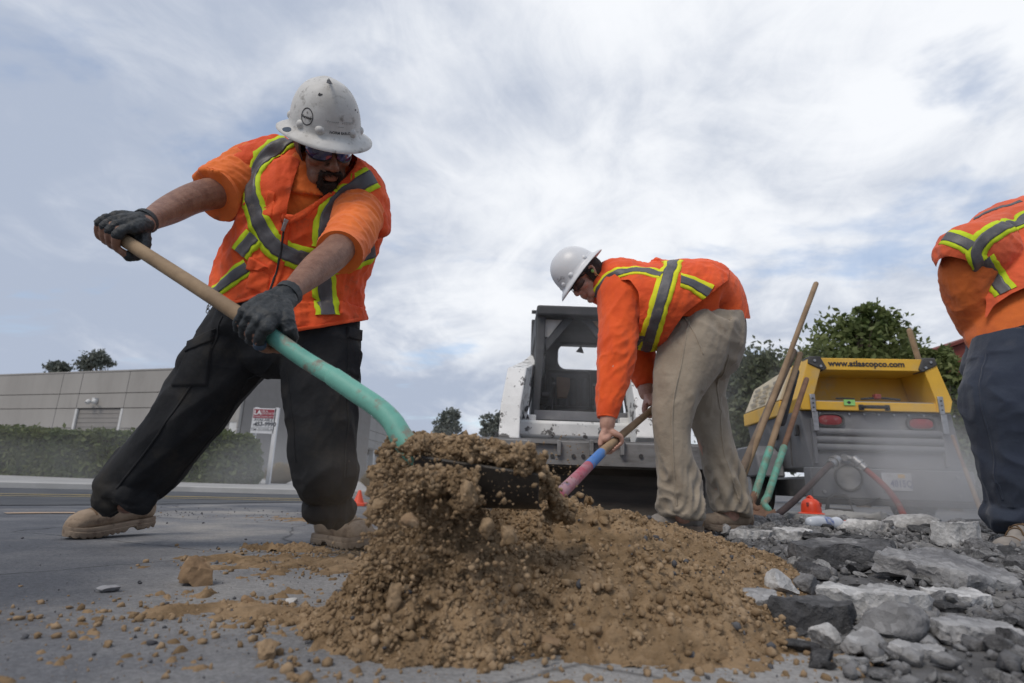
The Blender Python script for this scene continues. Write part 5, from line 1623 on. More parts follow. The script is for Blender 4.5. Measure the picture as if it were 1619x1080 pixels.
def glasses(parent, c, M, mlens, mframe):
    r = bpy.data.objects.new('safety_glasses', None)
    fr = MB()
    def on(a, z, R=0.092): 
        t = math.radians(a); return c + M @ np.array([math.sin(t) * R * 0.86, -math.cos(t) * R - 0.008 + 0.006 * (abs(a) > 60), z])
    # brow bar
    fr.tube([on(a, 0.024) for a in range(-66, 67, 6)], 0.0032, seg=8, sub=1)
    for s in (-1, 1):
        fr.tube([on(66 * s, 0.022), c + M @ np.array([s * 0.081, -0.01, 0.020]), c + M @ np.array([s * 0.083, 0.03, 0.016])], [0.0045, 0.003, 0.003], seg=8, sub=3)
        fr.tube([on(a * s, -0.018 + 0.016 * abs((a - 34) / 30) ** 3, 0.0925) for a in range(8, 63, 6)], 0.0022, seg=7, sub=1)
    fr.tube([on(-9, 0.004), on(0, 0.010), on(9, 0.004)], 0.003, seg=7, sub=2)
    o = fr.build('safety_glasses', mframe, parent, True)
    for s in (-1, 1):
        R = []
        for a in np.linspace(6, 62, 15):
            u = abs((a - 33) / 29)
            lo = -0.019 + 0.017 * u ** 3; hi = 0.023 - 0.006 * u ** 4
            R.append(np.array([on(a * s, lo + (hi - lo) * v, 0.0915 + 0.003 * math.sin(v * math.pi)) for v in np.linspace(0, 1, 9)]))
        l = MB(); l.rings(R, closed=False, cap=False); l.build('lens', mlens, o, True, angle=180)
    return o


# ------------------------------------------------------------------ first person: swinging the turquoise shovel
def W1_DEPTH(y):
    return float(np.interp(y, [0.5, 1.0, 1.05, 1.17, 1.30, 1.47, 1.60, 1.90, 2.10, 4], [0.5, 1.0, 1.06, 1.26, 1.45, 1.63, 1.735, 1.905, 2.10, 4]))


def person_swinging():
    YM[0] = W1_DEPTH
    base = G(330, 858)
    r = thing('person', 'worker in black trousers, gloves and full brim white helmet swinging a turquoise shovel', 'person', (base[0], base[1], 0))
    # --- body
    hc, HM = head_basis(512, 234, 1.47, 14, 17, 9)
    hatc = hc + HM @ np.array([0, -0.004, 0.062])
    sh_l = [(405, 282, 1.62, 44), (372, 292, 1.54, 34), (345, 303, 1.49, 26), (305, 314, 1.40, 23.5), (268, 332, 1.31, 22), (238, 348, 1.22, 16.5), (226, 355, 1.18, 15.5)]
    sh_r = [(560, 330, 1.62, 34), (566, 346, 1.52, 32), (552, 368, 1.41, 25), (534, 396, 1.325, 25), (500, 425, 1.25, 24), (466, 455, 1.18, 17), (453, 468, 1.155, 15.5)]
    g1, g2 = P(187, 374, 1.165), P(416, 521, 1.105)
    tip = P(640, 690, 1.045)
    ax1, ax2 = unit(g2 - g1), unit(tip - g2)
    w1, w2 = P(224, 352, 1.185), P(450, 470, 1.15)
    hands = [hand(g1, ax1, (0.30, 0.25, 0.95), (-0.4, -1.0, 0.0), w1, 0.0150),
             hand(g2, ax2, (0.25, -0.75, 0.70), (-0.55, -0.5, -0.7), w2, 0.0168)]
    b = MB()
    add_head(b, hc, HM, 1.0)
    b.tube([hc + HM @ np.array([0, 0.035, -0.09]), P(496, 285, 1.58)], [0.058, 0.070], seg=16)
    b.ptube([(462, 480, 1.90, 86), (478, 420, 1.80, 84), (492, 350, 1.70, 88), (495, 300, 1.62, 84)], 0.6, seg=24)
    b.ptube(sh_l, 0.95, seg=16); b.ptube(sh_r, 0.95, seg=16)
    for leg in (((395, 505, 1.92, 44), (300, 650, 1.96, 36), (205, 790, 2.03, 22)), ((507, 525, 1.89, 44), (512, 660, 1.87, 36), (520, 805, 1.95, 22))):
        b.ptube(leg, 1, seg=12)
    for palm, fing, th in hands:
        add_chains(b, palm); add_chains(b, fing); add_chains(b, th)
    V, F = remesh(b, 0.0042, 2)
    mk('body', V, F, M_SKIN, r, True, angle=180)
    # --- gloves without fingertips
    for i, (palm, fing, th) in enumerate(hands):
        g = MB(); add_chains(g, palm, 0.0028); add_chains(g, fing, 0.0014, upto=3); add_chains(g, th, 0.0025, upto=4)
        wr = (w1, w2)[i]; el = (P(250, 341, 1.25), P(480, 443, 1.205))[i]
        d = unit(el - wr)
        g.tube([wr - d * 0.02, wr + d * 0.012, wr + d * 0.03], [0.026, 0.0275, 0.029], ratio=0.85, seg=16)
        Vg, Fg = remesh(g, 0.0024, 1); Ng = normals(Vg, Fg)
        Vg = Vg + Ng * (0.0016 * fbm(Vg * 75, 3, 9) + 0.0008 * pn(Vg * np.array([60, 160, 160]), 2))[:, None]
        o = mk('glove', Vg, Fg, M_GLOVE, r, True, angle=180)
        cf = MB(); cf.tube([wr + d * 0.008, wr + d * 0.030], [0.0300, 0.0315], ratio=0.86, seg=20, sub=1, round_cap=False); cf.build('glove_cuff', M_GLOVE, o, True)
        for j in range(4):
            p = fing[j][0]
            c0, c1 = p[1], p[2]; m_ = c0 * 0.15 + c1 * 0.85; dd = unit(c1 - c0)
            rg = MB(); rg.tube([m_ - dd * 0.004, m_ + dd * 0.006], fing[j][1][2] + 0.0022, seg=14, sub=1, round_cap=False, hint=(0.21, 0.35, 0.91))
            rg.build('finger_hem', M_GLOVE_TRIM if (i == 1 and j == 0) else M_GLOVE, o, True)
    # --- T-shirt: sleeves and the chest under the vest
    s = MB()
    s.ptube([(430, 290, 1.66, 62), (404, 285, 1.62, 56), (376, 292, 1.56, 48), (352, 303, 1.50, 44), (342, 308, 1.475, 42)], 0.9, seg=24, round_cap=False)
    s.ptube([(552, 328, 1.64, 36), (566, 336, 1.56, 39), (564, 352, 1.49, 38), (549, 380, 1.41, 36.5), (537, 399, 1.345, 36)], 0.95, seg=24, round_cap=False)
    s.ptube([(465, 440, 1.83, 80), (482, 380, 1.74, 86), (498, 320, 1.655, 90), (500, 285, 1.61, 66)], 0.60, seg=28)
    s.ptube([(500, 310, 1.62, 72), (503, 280, 1.585, 58), (506, 256, 1.575, 46)], 0.80, seg=24, round_cap=False)
    arml = [P(*x[:3]) for x in sh_l]; armr = [P(*x[:3]) for x in sh_r]
    def fs(V, N):
        V = diag_folds(V, N, 0.008, (P(440, 400, 1.8) - P(350, 290, 1.5)), 20, 3)
        return V
    shirt, sbv, _, _ = cloth('t_shirt', s, M_SHIRT, r, 0.0048, 4, fs)
    for pts, rad in (([P(345.5, 307, 1.484), P(341, 308.5, 1.472)], 42.5), ([P(539.5, 395, 1.36), P(537, 399.5, 1.343)], 36.6)):
        h = MB(); k = mpp(345, 307, 1.48) if rad > 40 else mpp(540, 395, 1.345)
        h.tube(pts, rad * k, ratio=0.92 if rad > 40 else 0.97, seg=28, sub=1, round_cap=False); h.build('sleeve_hem', M_SHIRT, shirt, True)
    # --- trousers
    t = MB()
    L1 = [(405, 495, 1.92, 58), (370, 555, 1.93, 59), (322, 622, 1.95, 53), (276, 688, 1.98, 49), (232, 740, 2.02, 46), (199, 775, 2.05, 40), (206, 790, 2.06, 36)]
    R1 = [(500, 505, 1.90, 63), (507, 580, 1.88, 59), (510, 655, 1.87, 53), (510, 715, 1.87, 51), (516, 757, 1.89, 48), (523, 780, 1.93, 30), (521, 798, 1.95, 39), (518, 810, 1.97, 33)]
    t.ptube(L1, 0.95, seg=28, sub=5, round_cap=False); t.ptube(R1, 0.95, seg=28, sub=5, round_cap=False)
    t.ptube([(462, 465, 1.88, 84), (458, 495, 1.905, 99), (456, 528, 1.91, 106), (455, 548, 1.91, 80)], 0.66, seg=28)
    t.ptube([(345, 535, 1.87, 26), (318, 575, 1.88, 34), (306, 612, 1.89, 26)], 0.7, seg=14)
    t.ptube([(548, 545, 1.87, 16), (552, 570, 1.86, 20), (549, 596, 1.86, 16)], 0.7, seg=14)
    t.ptube([(174, 762, 2.0, 20), (204, 777, 1.98, 26), (230, 792, 2.0, 18)], 0.8, seg=12)
    pL, pR = [P(*x[:3]) for x in L1], [P(*x[:3]) for x in R1]
    def ft(V, N):
        _, _, _, d1 = seg_param(V, pL); _, _, _, d2 = seg_param(V, pR)
        m1 = (d1 < d2).astype(float)
        V = folds(V, N, pL, 0.0015, [(0.10, 0.09, 0.007), (0.38, 0.09, 0.009), (0.66, 0.08, 0.010), (0.80, 0.06, 0.018)], 10, 1, 0.20, m1)
        N = N
        V = folds(V, N, pR, 0.0015, [(0.06, 0.08, 0.007), (0.32, 0.09, 0.008), (0.56, 0.06, 0.016), (0.66, 0.06, 0.012)], 10, 2, 0.14, 1 - m1)
        V = diag_folds(V, N, 0.008, P(455, 540, 1.9) - P(260, 720, 2.0), 11, 8, 0.13, 0.15)
        return V
    tr, tbv, Vt, Ft = cloth('trousers', t, M_BLACKCLOTH, r, 0.0055, 5, ft)
    # pocket flaps, seams
    for quad in (((300, 545), (340, 520), (329, 612), (268, 612)), ((549, 520), (568, 524), (568, 600), (549, 590))):
        pk = MB(); patch(pk, tbv, quad, 0.006, 22, 18); po = pk.build('cargo_pocket', M_BLACKCLOTH, tr, True, angle=180)
        (a, b_, c, d) = [np.array(x, float) for x in quad]
        fl = MB(); patch(fl, tbv, (a + (-2, -3), b_ + (2, -3), b_ * 0.78 + c * 0.22 + (1, 0), a * 0.78 + d * 0.22 + (-1, 0)), 0.011, 10, 18); fl.build('pocket_flap', M_BLACKCLOTH, po, True, angle=180)
    for pix in (((352, 500), (330, 560), (282, 640), (232, 712), (184, 772)), ((556, 520), (552, 600), (548, 700), (545, 755)), ((430, 575), (372, 640), (312, 720), (255, 790)), ((452, 590), (462, 660), (468, 730))):
        sm = MB(); ribbon(sm, tbv, pix, 0.007, 0.0022, across=2); sm.build('seam', M_BLACKCLOTH, tr, True, angle=180)
    # key chain at the belt
    kc = MB(); p0 = P(346, 470, 1.80)
    for i in range(7):
        u = i / 6; c = P(346 - 18 * math.sin(u * 2.6), 470 + 32 * u, 1.79)
        a = np.arange(11) * 2 * math.pi / 10
        ax = (np.array([1, 0, 0.3]), np.array([0, 1, 0.3]))[i % 2]
        kc.tube([c + 0.006 * math.cos(k) * np.array([0, 0, 1.4]) + 0.005 * math.sin(k) * unit(ax) for k in a], 0.0016, seg=6, sub=1, round_cap=False)
    tag(kc.build('key_chain', M_STEEL, tr, True), kind='stuff')
    # --- boots
    toe, heel = G(100, 852), None
    toe = P(101, 853, G(101, 853)[1]); 
    heel = toe + unit(np.array([0.46, 0.89, 0])) * 0.315 + np.array([0, 0, 0.035])
    ank = P(205, 795, 2.05)
    build_boot(r, heel, toe + [0, 0, -0.004], (0.05, 0, 1), M_SOLE, M_BOOT, shaft=0.10, lean=(0.01, -0.02, 0))
    hb = G(492, 862); hb = np.array([hb[0], hb[1] + 0.06, 0.003])
    build_boot(r, hb, hb + unit(np.array([0.80, -0.60, 0])) * 0.315, (0, 0, 1), M_SOLE, M_BOOT, shaft=0.12)
    # --- vest
    v = MB()
    v.ptube([(460, 525, 1.865, 121), (457, 490, 1.86, 118), (466, 440, 1.80, 109), (480, 400, 1.745, 103), (494, 350, 1.68, 108), (498, 310, 1.63, 108), (497, 280, 1.60, 92), (498, 262, 1.59, 62)], [0.70, 0.70, 0.67, 0.64, 0.60, 0.56, 0.54, 0.55], seg=36)
    v.ptube([(440, 262, 1.60, 44), (408, 278, 1.60, 48), (398, 292, 1.60, 50)], 1.0, seg=20)
    v.ptube([(545, 284, 1.60, 42), (568, 302, 1.60, 41), (580, 318, 1.60, 34)], 1.0, seg=20)
    v.ptube([(582, 318, 1.60, 26), (596, 345, 1.59, 20), (602, 362, 1.59, 11)], 1.3, seg=14)
    hem_l = [(300, 470), (343, 463), (366, 481), (412, 470), (440, 500), (453, 527), (500, 519), (575, 507), (650, 495), (650, 620), (300, 620)]
    vneck = [(451, 350), (455, 322), (464, 285), (476, 250), (488, 225), (570, 232), (560, 268), (530, 298), (490, 325)]
    def fv(V, N):
        V = diag_folds(V, N, 0.011, P(560, 340, 1.6) - P(420, 430, 1.7), 13, 12)
        V = diag_folds(V, N, 0.007, P(450, 430, 1.7) - P(440, 330, 1.6), 17, 15)
        return V
    def cutv(C, Nf):
        q = proj(C); front = (Nf * (CAM - C)).sum(1) > -0.02
        return (in_poly(q, vneck) & front) | in_poly(q, hem_l)
    ve, vb, Vv, Fv = cloth('safety_vest', v, M_ORANGE, r, 0.0046, 4, fv, cutv)
    # neck edges, zip, pull tab
    for pix in (((488, 226), (476, 250), (465, 284), (456, 320), (451, 348)), ((562, 262), (548, 284), (528, 299), (490, 326), (455, 349))):
        l = MB(); ribbon(l, vb, pix, 0.030, 0.004, across=3); l.build('neck_edge', M_ORANGE, ve, True, angle=180)
    z = MB(); ribbon(z, vb, ((452, 350), (449, 385), (443, 420), (434, 450), (428, 475)), 0.022, 0.0045, across=3); zo = z.build('zip_placket', M_ORANGE, ve, True, angle=180)
    z2 = MB(); ribbon(z2, vb, ((449, 352), (446, 385), (440, 420), (431, 450), (425, 472)), 0.006, 0.007, across=2); z2.build('zip_teeth', M_BLACKPLASTIC, zo, True, angle=180)
    zp, zn = cast(vb, 450, 352); pl = MB(); q1 = P(447, 360, 1.0); 
    d = unit(cast(vb, 445, 366)[0] - zp); sd = np.cross(zn, d); M = np.stack([sd, zn, d], -1)
    pl.box(zp + d * 0.015 + zn * 0.012, (0.011, 0.005, 0.030), M); pl.box(zp - d * 0.004 + zn * 0.011, (0.014, 0.007, 0.010), M); pl.build('zip_pull', M_STEEL, zo, True, bevel=0.0015)
    for pix in (((349, 466), (366, 479), (390, 475), (412, 468)), ((456, 524), (480, 520), (520, 514), (570, 506))):
        hm = MB(); ribbon(hm, vb, pix, 0.016, 0.0028, across=2); hm.build('hem_binding', M_ORANGE, ve, True, angle=180)
    # bands
    W_L, W_G = 0.080, 0.047
    band(ve, vb, ((447, 226), (424, 246), (402, 278), (398, 306), (405, 336), (420, 372), (444, 396), (480, 409), (530, 415), (578, 400)), W_L, W_G, ext=(0.05, 0.05))
    band(ve, vb, ((580, 284), (560, 297), (544, 309), (524, 333), (516, 358), (512, 392)), W_L, W_G, ext=(0.04, 0))
    band(ve, vb, ((404, 374), (390, 390), (380, 402)), W_L * 0.85, W_G * 0.85, ext=(0, 0.0), off=0.0055)
    band(ve, vb, ((392, 422), (374, 433), (356, 446), (346, 455)), W_L * 0.72, W_G * 0.7, ext=(0, 0.04))
    band(ve, vb, ((510, 436), (513, 465), (518, 498)), W_L * 0.98, W_G, ext=(0.0, 0.0), off=0.0055)
    for quad in (((399, 416), (428, 436), (424, 468), (386, 456)), ((424, 300), (436, 304), (430, 345), (414, 342))):
        pk = MB(); patch(pk, vb, quad, 0.004, 14, 14); po = pk.build('vest_pocket', M_ORANGE, ve, True, angle=180)
    fl = MB(); patch(fl, vb, ((396, 405), (426, 424), (410, 430), (388, 428)), 0.009, 10, 12); fl.build('pocket_flap', M_ORANGE, po, True, angle=180)
    # --- head wear
    hat, hbv = helmet('h', hatc, HM, M_HAT, r, ly=0.126, lx=0.106, h=0.148, brim=0.043)
    hat_print(hbv, hatc, HM, -46, 0.046, '', 0.02, M_INK, hat, VF=disc_geo(0.0215, 0.0245), name='round_sticker')
    hat_print(hbv, hatc, HM, -46, 0.044, 'Vermeer', 0.0115, M_INK, hat, bold=0.0004)
    hat_print(hbv, hatc, HM, -46, 0.0575, '', 0.02, M_INK_FADED, hat, VF=disc_geo(0.0, 0.003, 12), name='round_sticker')
    # two worn lines of print, rubbed past reading
    for z_, x0, x1 in ((0.047, -0.042, -0.008), (0.047, 0.004, 0.042), (0.0355, -0.008, 0.010)):
        Vs, Fs = [], []
        for x in np.arange(x0, x1, 0.0062):
            hh = 0.0026 + 0.0014 * math.sin(x * 900); n0 = len(Vs)
            Vs += [(x, -hh, 0), (x + 0.0016, -hh, 0), (x + 0.0016, hh, 0), (x, hh, 0)]; Fs.append((n0, n0 + 1, n0 + 2, n0 + 3)); n0 = len(Vs)
            Vs += [(x + 0.0016, hh - 0.0013, 0), (x + 0.0044, hh - 0.0013, 0), (x + 0.0044, hh, 0), (x + 0.0016, hh, 0)]; Fs.append((n0, n0 + 1, n0 + 2, n0 + 3))
        hat_print(hbv, hatc, HM, 4, z_, '', 1, M_INK_FADED, hat, VF=(np.array(Vs), Fs), name='worn_print')
    hat_print(hbv, hatc, HM, 6, 0.0185, 'NORM BARLOW', 0.0105, M_INK, hat, bold=0.0002)
    for th_, z_, s_ in ((-30, 0.112, 0.010), (-16, 0.152, 0.010), (38, 0.082, 0.006), (44, 0.075, 0.005)):
        V = np.array([(-1, -0.3, 0), (-0.2, -0.5, 0), (0.9, -0.1, 0), (1, 0.25, 0), (0.1, 0.15, 0), (-0.6, 0.35, 0)]) * s_
        hat_print(hbv, hatc, HM, th_, z_, '', 1, M_INK, hat, VF=(V, [(0, 1, 2, 3, 4, 5)]), name='scuff_mark')
    # oval sticker on the brim, at the wearer's right
    n_ = 24; a = np.arange(n_) * 2 * math.pi / n_
    oc = []
    for t_ in a:
        an = math.radians(-78 + math.cos(t_) * 7.5); rr = 0.024 + 0.013 * math.sin(t_)
        src = hatc + HM @ np.array([math.sin(an) * (0.106 + rr * 0.86), -math.cos(an) * (0.126 + rr), 0.08])
        l, nn, _, _ = hbv.ray_cast(Vector(src), Vector(-HM[:, 2]))
        oc.append((np.array(l) if l is not None else src - HM[:, 2] * 0.09) + HM[:, 2] * 0.001)
    mk('oval_sticker', np.array(oc), [tuple(range(n_))], M_GLOVE_TRIM, hat, True, smooth=False)
    glasses(r, hc + HM @ np.array([0, -0.008, 0.004]), HM, M_LENS, M_BLACKPLASTIC)
    # beard: goatee with moustache, bristly
    bd = MB()
    def e(p, rr): bd.ell(hc + HM @ np.array(p), rr, HM)
    e((0, -0.076, -0.108), (0.034, 0.026, 0.030)); e((0, -0.082, -0.128), (0.026, 0.018, 0.022)); e((0, -0.088, -0.092), (0.026, 0.014, 0.012))
    for k in (-1, 1):
        e((k * 0.014, -0.101, -0.0515), (0.017, 0.0075, 0.0065)); e((k * 0.029, -0.086, -0.066), (0.008, 0.011, 0.020)); e((k * 0.030, -0.076, -0.090), (0.011, 0.016, 0.022))
    Vb, Fb = remesh(bd, 0.003, 1); Nb = normals(Vb, Fb)
    Vb = Vb + Nb * (0.0025 * fbm(Vb * 140, 3, 5))[:, None]
    bo = mk('beard', Vb, Fb, M_HAIR, r, True, angle=180)
    ii = RNG.integers(0, len(Vb), 2600)
    p = Vb[ii]; dn = Nb[ii] * 0.5 - HM[:, 2] * 0.9 + RNG.normal(size=(len(ii), 3)) * 0.35; dn /= np.linalg.norm(dn, axis=1)[:, None]
    sd = np.cross(dn, Nb[ii]); sd /= np.linalg.norm(sd, axis=1)[:, None] + 1e-9
    ln = RNG.uniform(0.005, 0.013, len(ii))[:, None]
    Vh = np.stack([p - sd * 0.0006, p + sd * 0.0006, p + dn * ln], 1).reshape(-1, 3)
    tag(mk('bristles', Vh, np.arange(len(Vh)).reshape(-1, 3), M_HAIR, bo, True, smooth=False), kind='stuff')
    hr = MB(); hr.rings([(hc + np.stack([np.sin(a2) * 0.0785 * kx, 0.012 - np.cos(a2) * 0.099 * kx, np.full(24, z_)], -1) @ HM.T) for kx, z_ in ((0.86, -0.045), (1.0, -0.01), (1.02, 0.02), (1.0, 0.05)) for a2 in [np.linspace(math.radians(75), math.radians(285), 24)]], closed=False, cap=False)
    hr.build('hair', M_HAIR, r, True)
    return g1, g2, tip, ax1


W1 = person_swinging()
YM[0] = None


# ------------------------------------------------------------------ the turquoise shovel
def long_shovel():
    g1, g2, tip, ax = W1
    YM[0] = W1_DEPTH
    t = thing('shovel', 'long wooden shovel with turquoise lower shaft held by the worker in black trousers', 'shovel', tip)
    o = np.array(t.location)
    k0 = g1 - ax * 0.02
    mid = g2 + (tip - g2) * 0.06
    h = MB(); h.tube([k0 - o, g1 - o, (g1 + g2) / 2 - o, mid - o], [0.0145, 0.0150, 0.0160, 0.0168], seg=20, sub=4); h.build('handle', M_WOOD, t)
    st = P(530, 598, 1.075)
    s = MB(); s.tube([mid - o, P(478, 566, 1.092) - o, st - o], [0.0172, 0.0174, 0.0177], seg=20, sub=4, round_cap=False); s.build('painted_shaft', M_TURQ, t)
    # socket: thicker steel, bends down to the blade
    s2 = MB(); s2.tube([st - (st - g2) * 0.02 - o, P(562, 620, 1.065) - o, P(596, 643, 1.055) - o, P(620, 666, 1.045) - o, P(636, 693, 1.035) - o, P(660, 722, 1.02) - o], [0.0192, 0.0194, 0.0194, 0.0196, 0.021, 0.020], seg=20, sub=5); s2.build('socket', M_TURQ_W if False else M_TURQ, t)
    # blade: square scoop seen from below, towards the right
    YM[0] = None
    a0, a1 = P(655, 722, 0.985), P(852, 752, 0.955)      # nearer, upper edge
    b0, b1 = P(660, 800, 1.13), P(856, 806, 1.10)        # farther, lower edge
    R = []
    nrm = unit(np.cross(a1 - a0, b0 - a0))
    if nrm[2] < 0: nrm = -nrm
    nu, nv = 14, 12
    for th in (0.0, 0.004):
        for i in range(nu + 1):
            u = i / nu; row = []
            for j in range(nv + 1):
                v_ = j / nv
                p = (a0 * (1 - u) + a1 * u) * (1 - v_) + (b0 * (1 - u) + b1 * u) * v_
                dish = -0.030 * math.sin(math.pi * v_) * (1 - 0.35 * u)
                row.append(p + nrm * (dish + th) - o)
            R.append(np.array(row))
    mb = MB()
    G_ = np.array(R).reshape(2, nu + 1, nv + 1, 3)
    mb.rings(list(G_[0]), closed=False, cap=False); mb.rings(list(G_[1]), closed=False, cap=False)
    for e in (0, nu): mb.rings([G_[0][e], G_[1][e]], closed=False, cap=False)
    for e in (0, nv): mb.rings([G_[0][:, e], G_[1][:, e]], closed=False, cap=False)
    mb.build('blade', M_BLADE, t, angle=50)
    return a0, a1, b0, b1, nrm


BLADE = long_shovel()


# ------------------------------------------------------------------ second person: bent over, seen from his left
def person_bending():
    Y = 2.85
    base = P(1090, 830, Y); base[2] = 0.0
    r = thing('person', 'worker bent over in khaki trousers and white helmet, pushing a shovel into sand', 'person', base)
    c, n = P(917, 437, Y), None
    n = unit(CAM - c); rr = unit(CR - n * (CR @ n)); uu = np.cross(n, rr)
    hup = unit(-0.80 * rr + 0.60 * uu - 0.04 * n); hfw = unit(-0.58 * rr - 0.80 * uu + 0.26 * n); hfw = unit(hfw - hup * (hfw @ hup))
    KM = np.stack([np.cross(hfw, hup) * -1.0, -hfw, hup], -1)
    if np.linalg.det(KM) < 0: KM[:, 0] *= -1
    up = unit(-0.68 * rr + 0.73 * uu + 0.02 * n); fw = unit(-0.70 * rr - 0.64 * uu + 0.42 * n); fw = unit(fw - up * (fw @ up)); xx = np.cross(-fw, up)
    HM = np.stack([np.cross(fw, up) * -1.0, -fw, up], -1)
    if np.linalg.det(HM) < 0: HM[:, 0] *= -1
    hc = P(928, 438, Y)
    hatc = P(914, 431, Y)
    arm = [(982, 470, 2.82, 22), (979, 520, 2.74, 23), (972, 572, 2.70, 24), (965, 622, 2.66, 18), (961, 660, 2.64, 13), (960, 672, 2.64, 12)]
    arm2 = [(990, 480, 3.05, 30), (1005, 540, 3.10, 24), (1018, 590, 3.10, 18), (1022, 622, 3.06, 12)]
    gA, gB = P(966, 702, 2.62), P(1034, 645, 2.98)
    ax = unit(gA - gB)
    hA = hand(gA, -ax, (-0.55, 0.1, 0.65), (-0.3, -0.2, -0.9), P(960, 676, 2.64), 0.018, curl=0.95)
    hB = hand(gB, ax, (-0.2, 0.3, 0.9), (-0.4, -0.8, 0.1), P(1024, 625, 3.05), 0.017)
    b = MB(); add_head(b, hc, HM, 0.98)
    b.tube([hc + HM @ np.array([0, 0.03, -0.08]), P(956, 452, 2.87), P(985, 462, 2.88)], [0.054, 0.056, 0.060], seg=16)
    b.ptube([(985, 465, 2.88, 32), (1040, 475, 2.88, 40), (1105, 490, 2.89, 36), (1112, 530, 2.90, 32)], 1.0, seg=20)
    b.ptube(arm, 1, seg=16); b.ptube(arm2, 1, seg=14)
    for leg in (((1100, 530, 2.85, 32), (1066, 670, 2.77, 22), (1080, 812, 2.83, 16)), ((1120, 540, 2.98, 28), (1118, 670, 2.99, 20), (1153, 812, 3.05, 16))): b.ptube(leg, 1, seg=12)
    for palm, fing, th in (hA, hB): add_chains(b, palm); add_chains(b, fing); add_chains(b, th)
    V, F = remesh(b, 0.0042, 2); mk('body', V, F, M_SKIN_B, r, True, angle=180)
    # long-sleeved shirt
    s = MB()
    s.ptube([(985, 448, 2.84, 36), (982, 470, 2.80, 38), (979, 520, 2.74, 32), (973, 575, 2.70, 29), (966, 620, 2.665, 22), (961, 645, 2.645, 17), (959.5, 660, 2.64, 14.5)], 0.95, seg=22, round_cap=False)
    s.ptube([(985, 460, 3.0, 36), (1004, 540, 3.08, 29), (1017, 590, 3.09, 22), (1021, 612, 3.07, 15)], 1, seg=18, round_cap=False)
    s.ptube([(968, 450, 2.88, 34), (985, 458, 2.88, 46), (1030, 480, 2.88, 56), (1080, 478, 2.88, 62), (1118, 472, 2.88, 56), (1140, 490, 2.88, 42), (1150, 520, 2.88, 34)], [1.1, 1.25, 1.2, 1.15, 1.2, 1.25, 1.3], seg=30)
    pa = [P(*x[:3]) for x in arm]
    def fs(V, N):
        _, _, _, d1 = seg_param(V, pa)
        m_ = np.clip((0.13 - d1) / 0.04, 0, 1)
        V = folds(V, N, pa, 0.004, [(0.34, 0.12, 0.006), (0.55, 0.08, 0.004)], 15, 5, 0.12, m_)
        return diag_folds(V, N, 0.005, P(1100, 500, Y) - P(1150, 430, Y), 15, 6)
    def cuts(C, Nf):
        return in_poly(proj(C), [(1050, 512), (1070, 500), (1120, 500), (1184, 504), (1230, 500), (1230, 620), (1050, 620)])
    sh, sbv, _, _ = cloth('long_sleeved_shirt', s, M_SHIRT_RED, r, 0.006, 4, fs, cuts)
    cf = MB(); cf.tube([P(961.5, 640, 2.65), P(960, 650, 2.645), P(959, 661, 2.64)], [16.5 * mpp(960, 650, 2.64), 15.5 * mpp(960, 650, 2.64), 15 * mpp(960, 650, 2.64)], seg=20, sub=2, round_cap=False); cf.build('cuff', M_SHIRT_RED, sh, True)
    # trousers
    t = MB()
    N1 = [(1112, 515, 2.82, 49), (1092, 560, 2.80, 52), (1071, 615, 2.77, 39), (1061, 672, 2.76, 30.5), (1066, 730, 2.78, 29), (1075, 780, 2.81, 32), (1078, 806, 2.82, 34), (1078, 817, 2.82, 32)]
    F1 = [(1128, 520, 3.0, 44), (1116, 570, 3.0, 40), (1112, 630, 2.99, 30), (1132, 700, 3.0, 25), (1150, 770, 3.03, 27), (1158, 804, 3.05, 29), (1158, 813, 3.05, 27)]
    t.ptube(N1, 1.0, seg=26, sub=5, round_cap=False); t.ptube(F1, 1.0, seg=26, sub=5, round_cap=False)
    t.ptube([(1116, 500, 2.88, 50), (1122, 515, 2.90, 52), (1120, 550, 2.90, 52)], [1.3, 1.4, 1.3], seg=26)
    t.ptube([(1146, 522, 2.88, 24), (1136, 560, 2.88, 24)], 1.2, seg=14)
    pN, pF = [P(*x[:3]) for x in N1], [P(*x[:3]) for x in F1]
    def ft(V, N):
        _, _, _, d1 = seg_param(V, pN); _, _, _, d2 = seg_param(V, pF); m1 = (d1 < d2).astype(float)
        V = folds(V, N, pN, 0.002, [(0.06, 0.08, 0.009), (0.42, 0.10, 0.010), (0.90, 0.14, 0.028)], 11, 1, 0.16, m1)
        V = folds(V, N, pF, 0.002, [(0.45, 0.10, 0.012), (0.86, 0.14, 0.026)], 11, 2, 0.16, 1 - m1)
        return diag_folds(V, N, 0.010, P(1075, 760, Y) - P(1120, 510, Y), 9, 9, 0.13, 0.15)
    def cutt(C, Nf):
        return in_poly(proj(C), [(1000, 300), (1230, 300), (1230, 488), (1150, 490), (1070, 484), (1000, 500)])
    tr, tb, _, _ = cloth('khaki_trousers', t, M_KHAKI, r, 0.007, 5, ft, cutt)
    for pix in (((1090, 508), (1078, 570), (1064, 640), (1064, 720), (1070, 800)), ((1152, 560), (1136, 630), (1146, 720), (1170, 795))):
        sm = MB(); ribbon(sm, tb, pix, 0.009, 0.003, across=2); sm.build('seam', M_KHAKI, tr, True, angle=180)
    pk = MB(); ribbon(pk, tb, ((1083, 503), (1100, 530), (1112, 560)), 0.007, 0.003, across=2); pk.build('pocket_seam', M_KHAKI, tr, True, angle=180)
    # shoes
    h1 = P(1105, 832, 2.90); h1[2] = 0.045
    build_boot(r, h1 + [0.02, 0.02, 0], h1 + unit(np.array([-0.97, -0.25, 0])) * 0.29 + [0.02, 0, -0.0], (0, 0, 1), M_SOLE, M_BOOT_GREY, name='shoe', shaft=0.05, laces=False)
    h2 = P(1190, 828, 3.08); h2[2] = 0.05
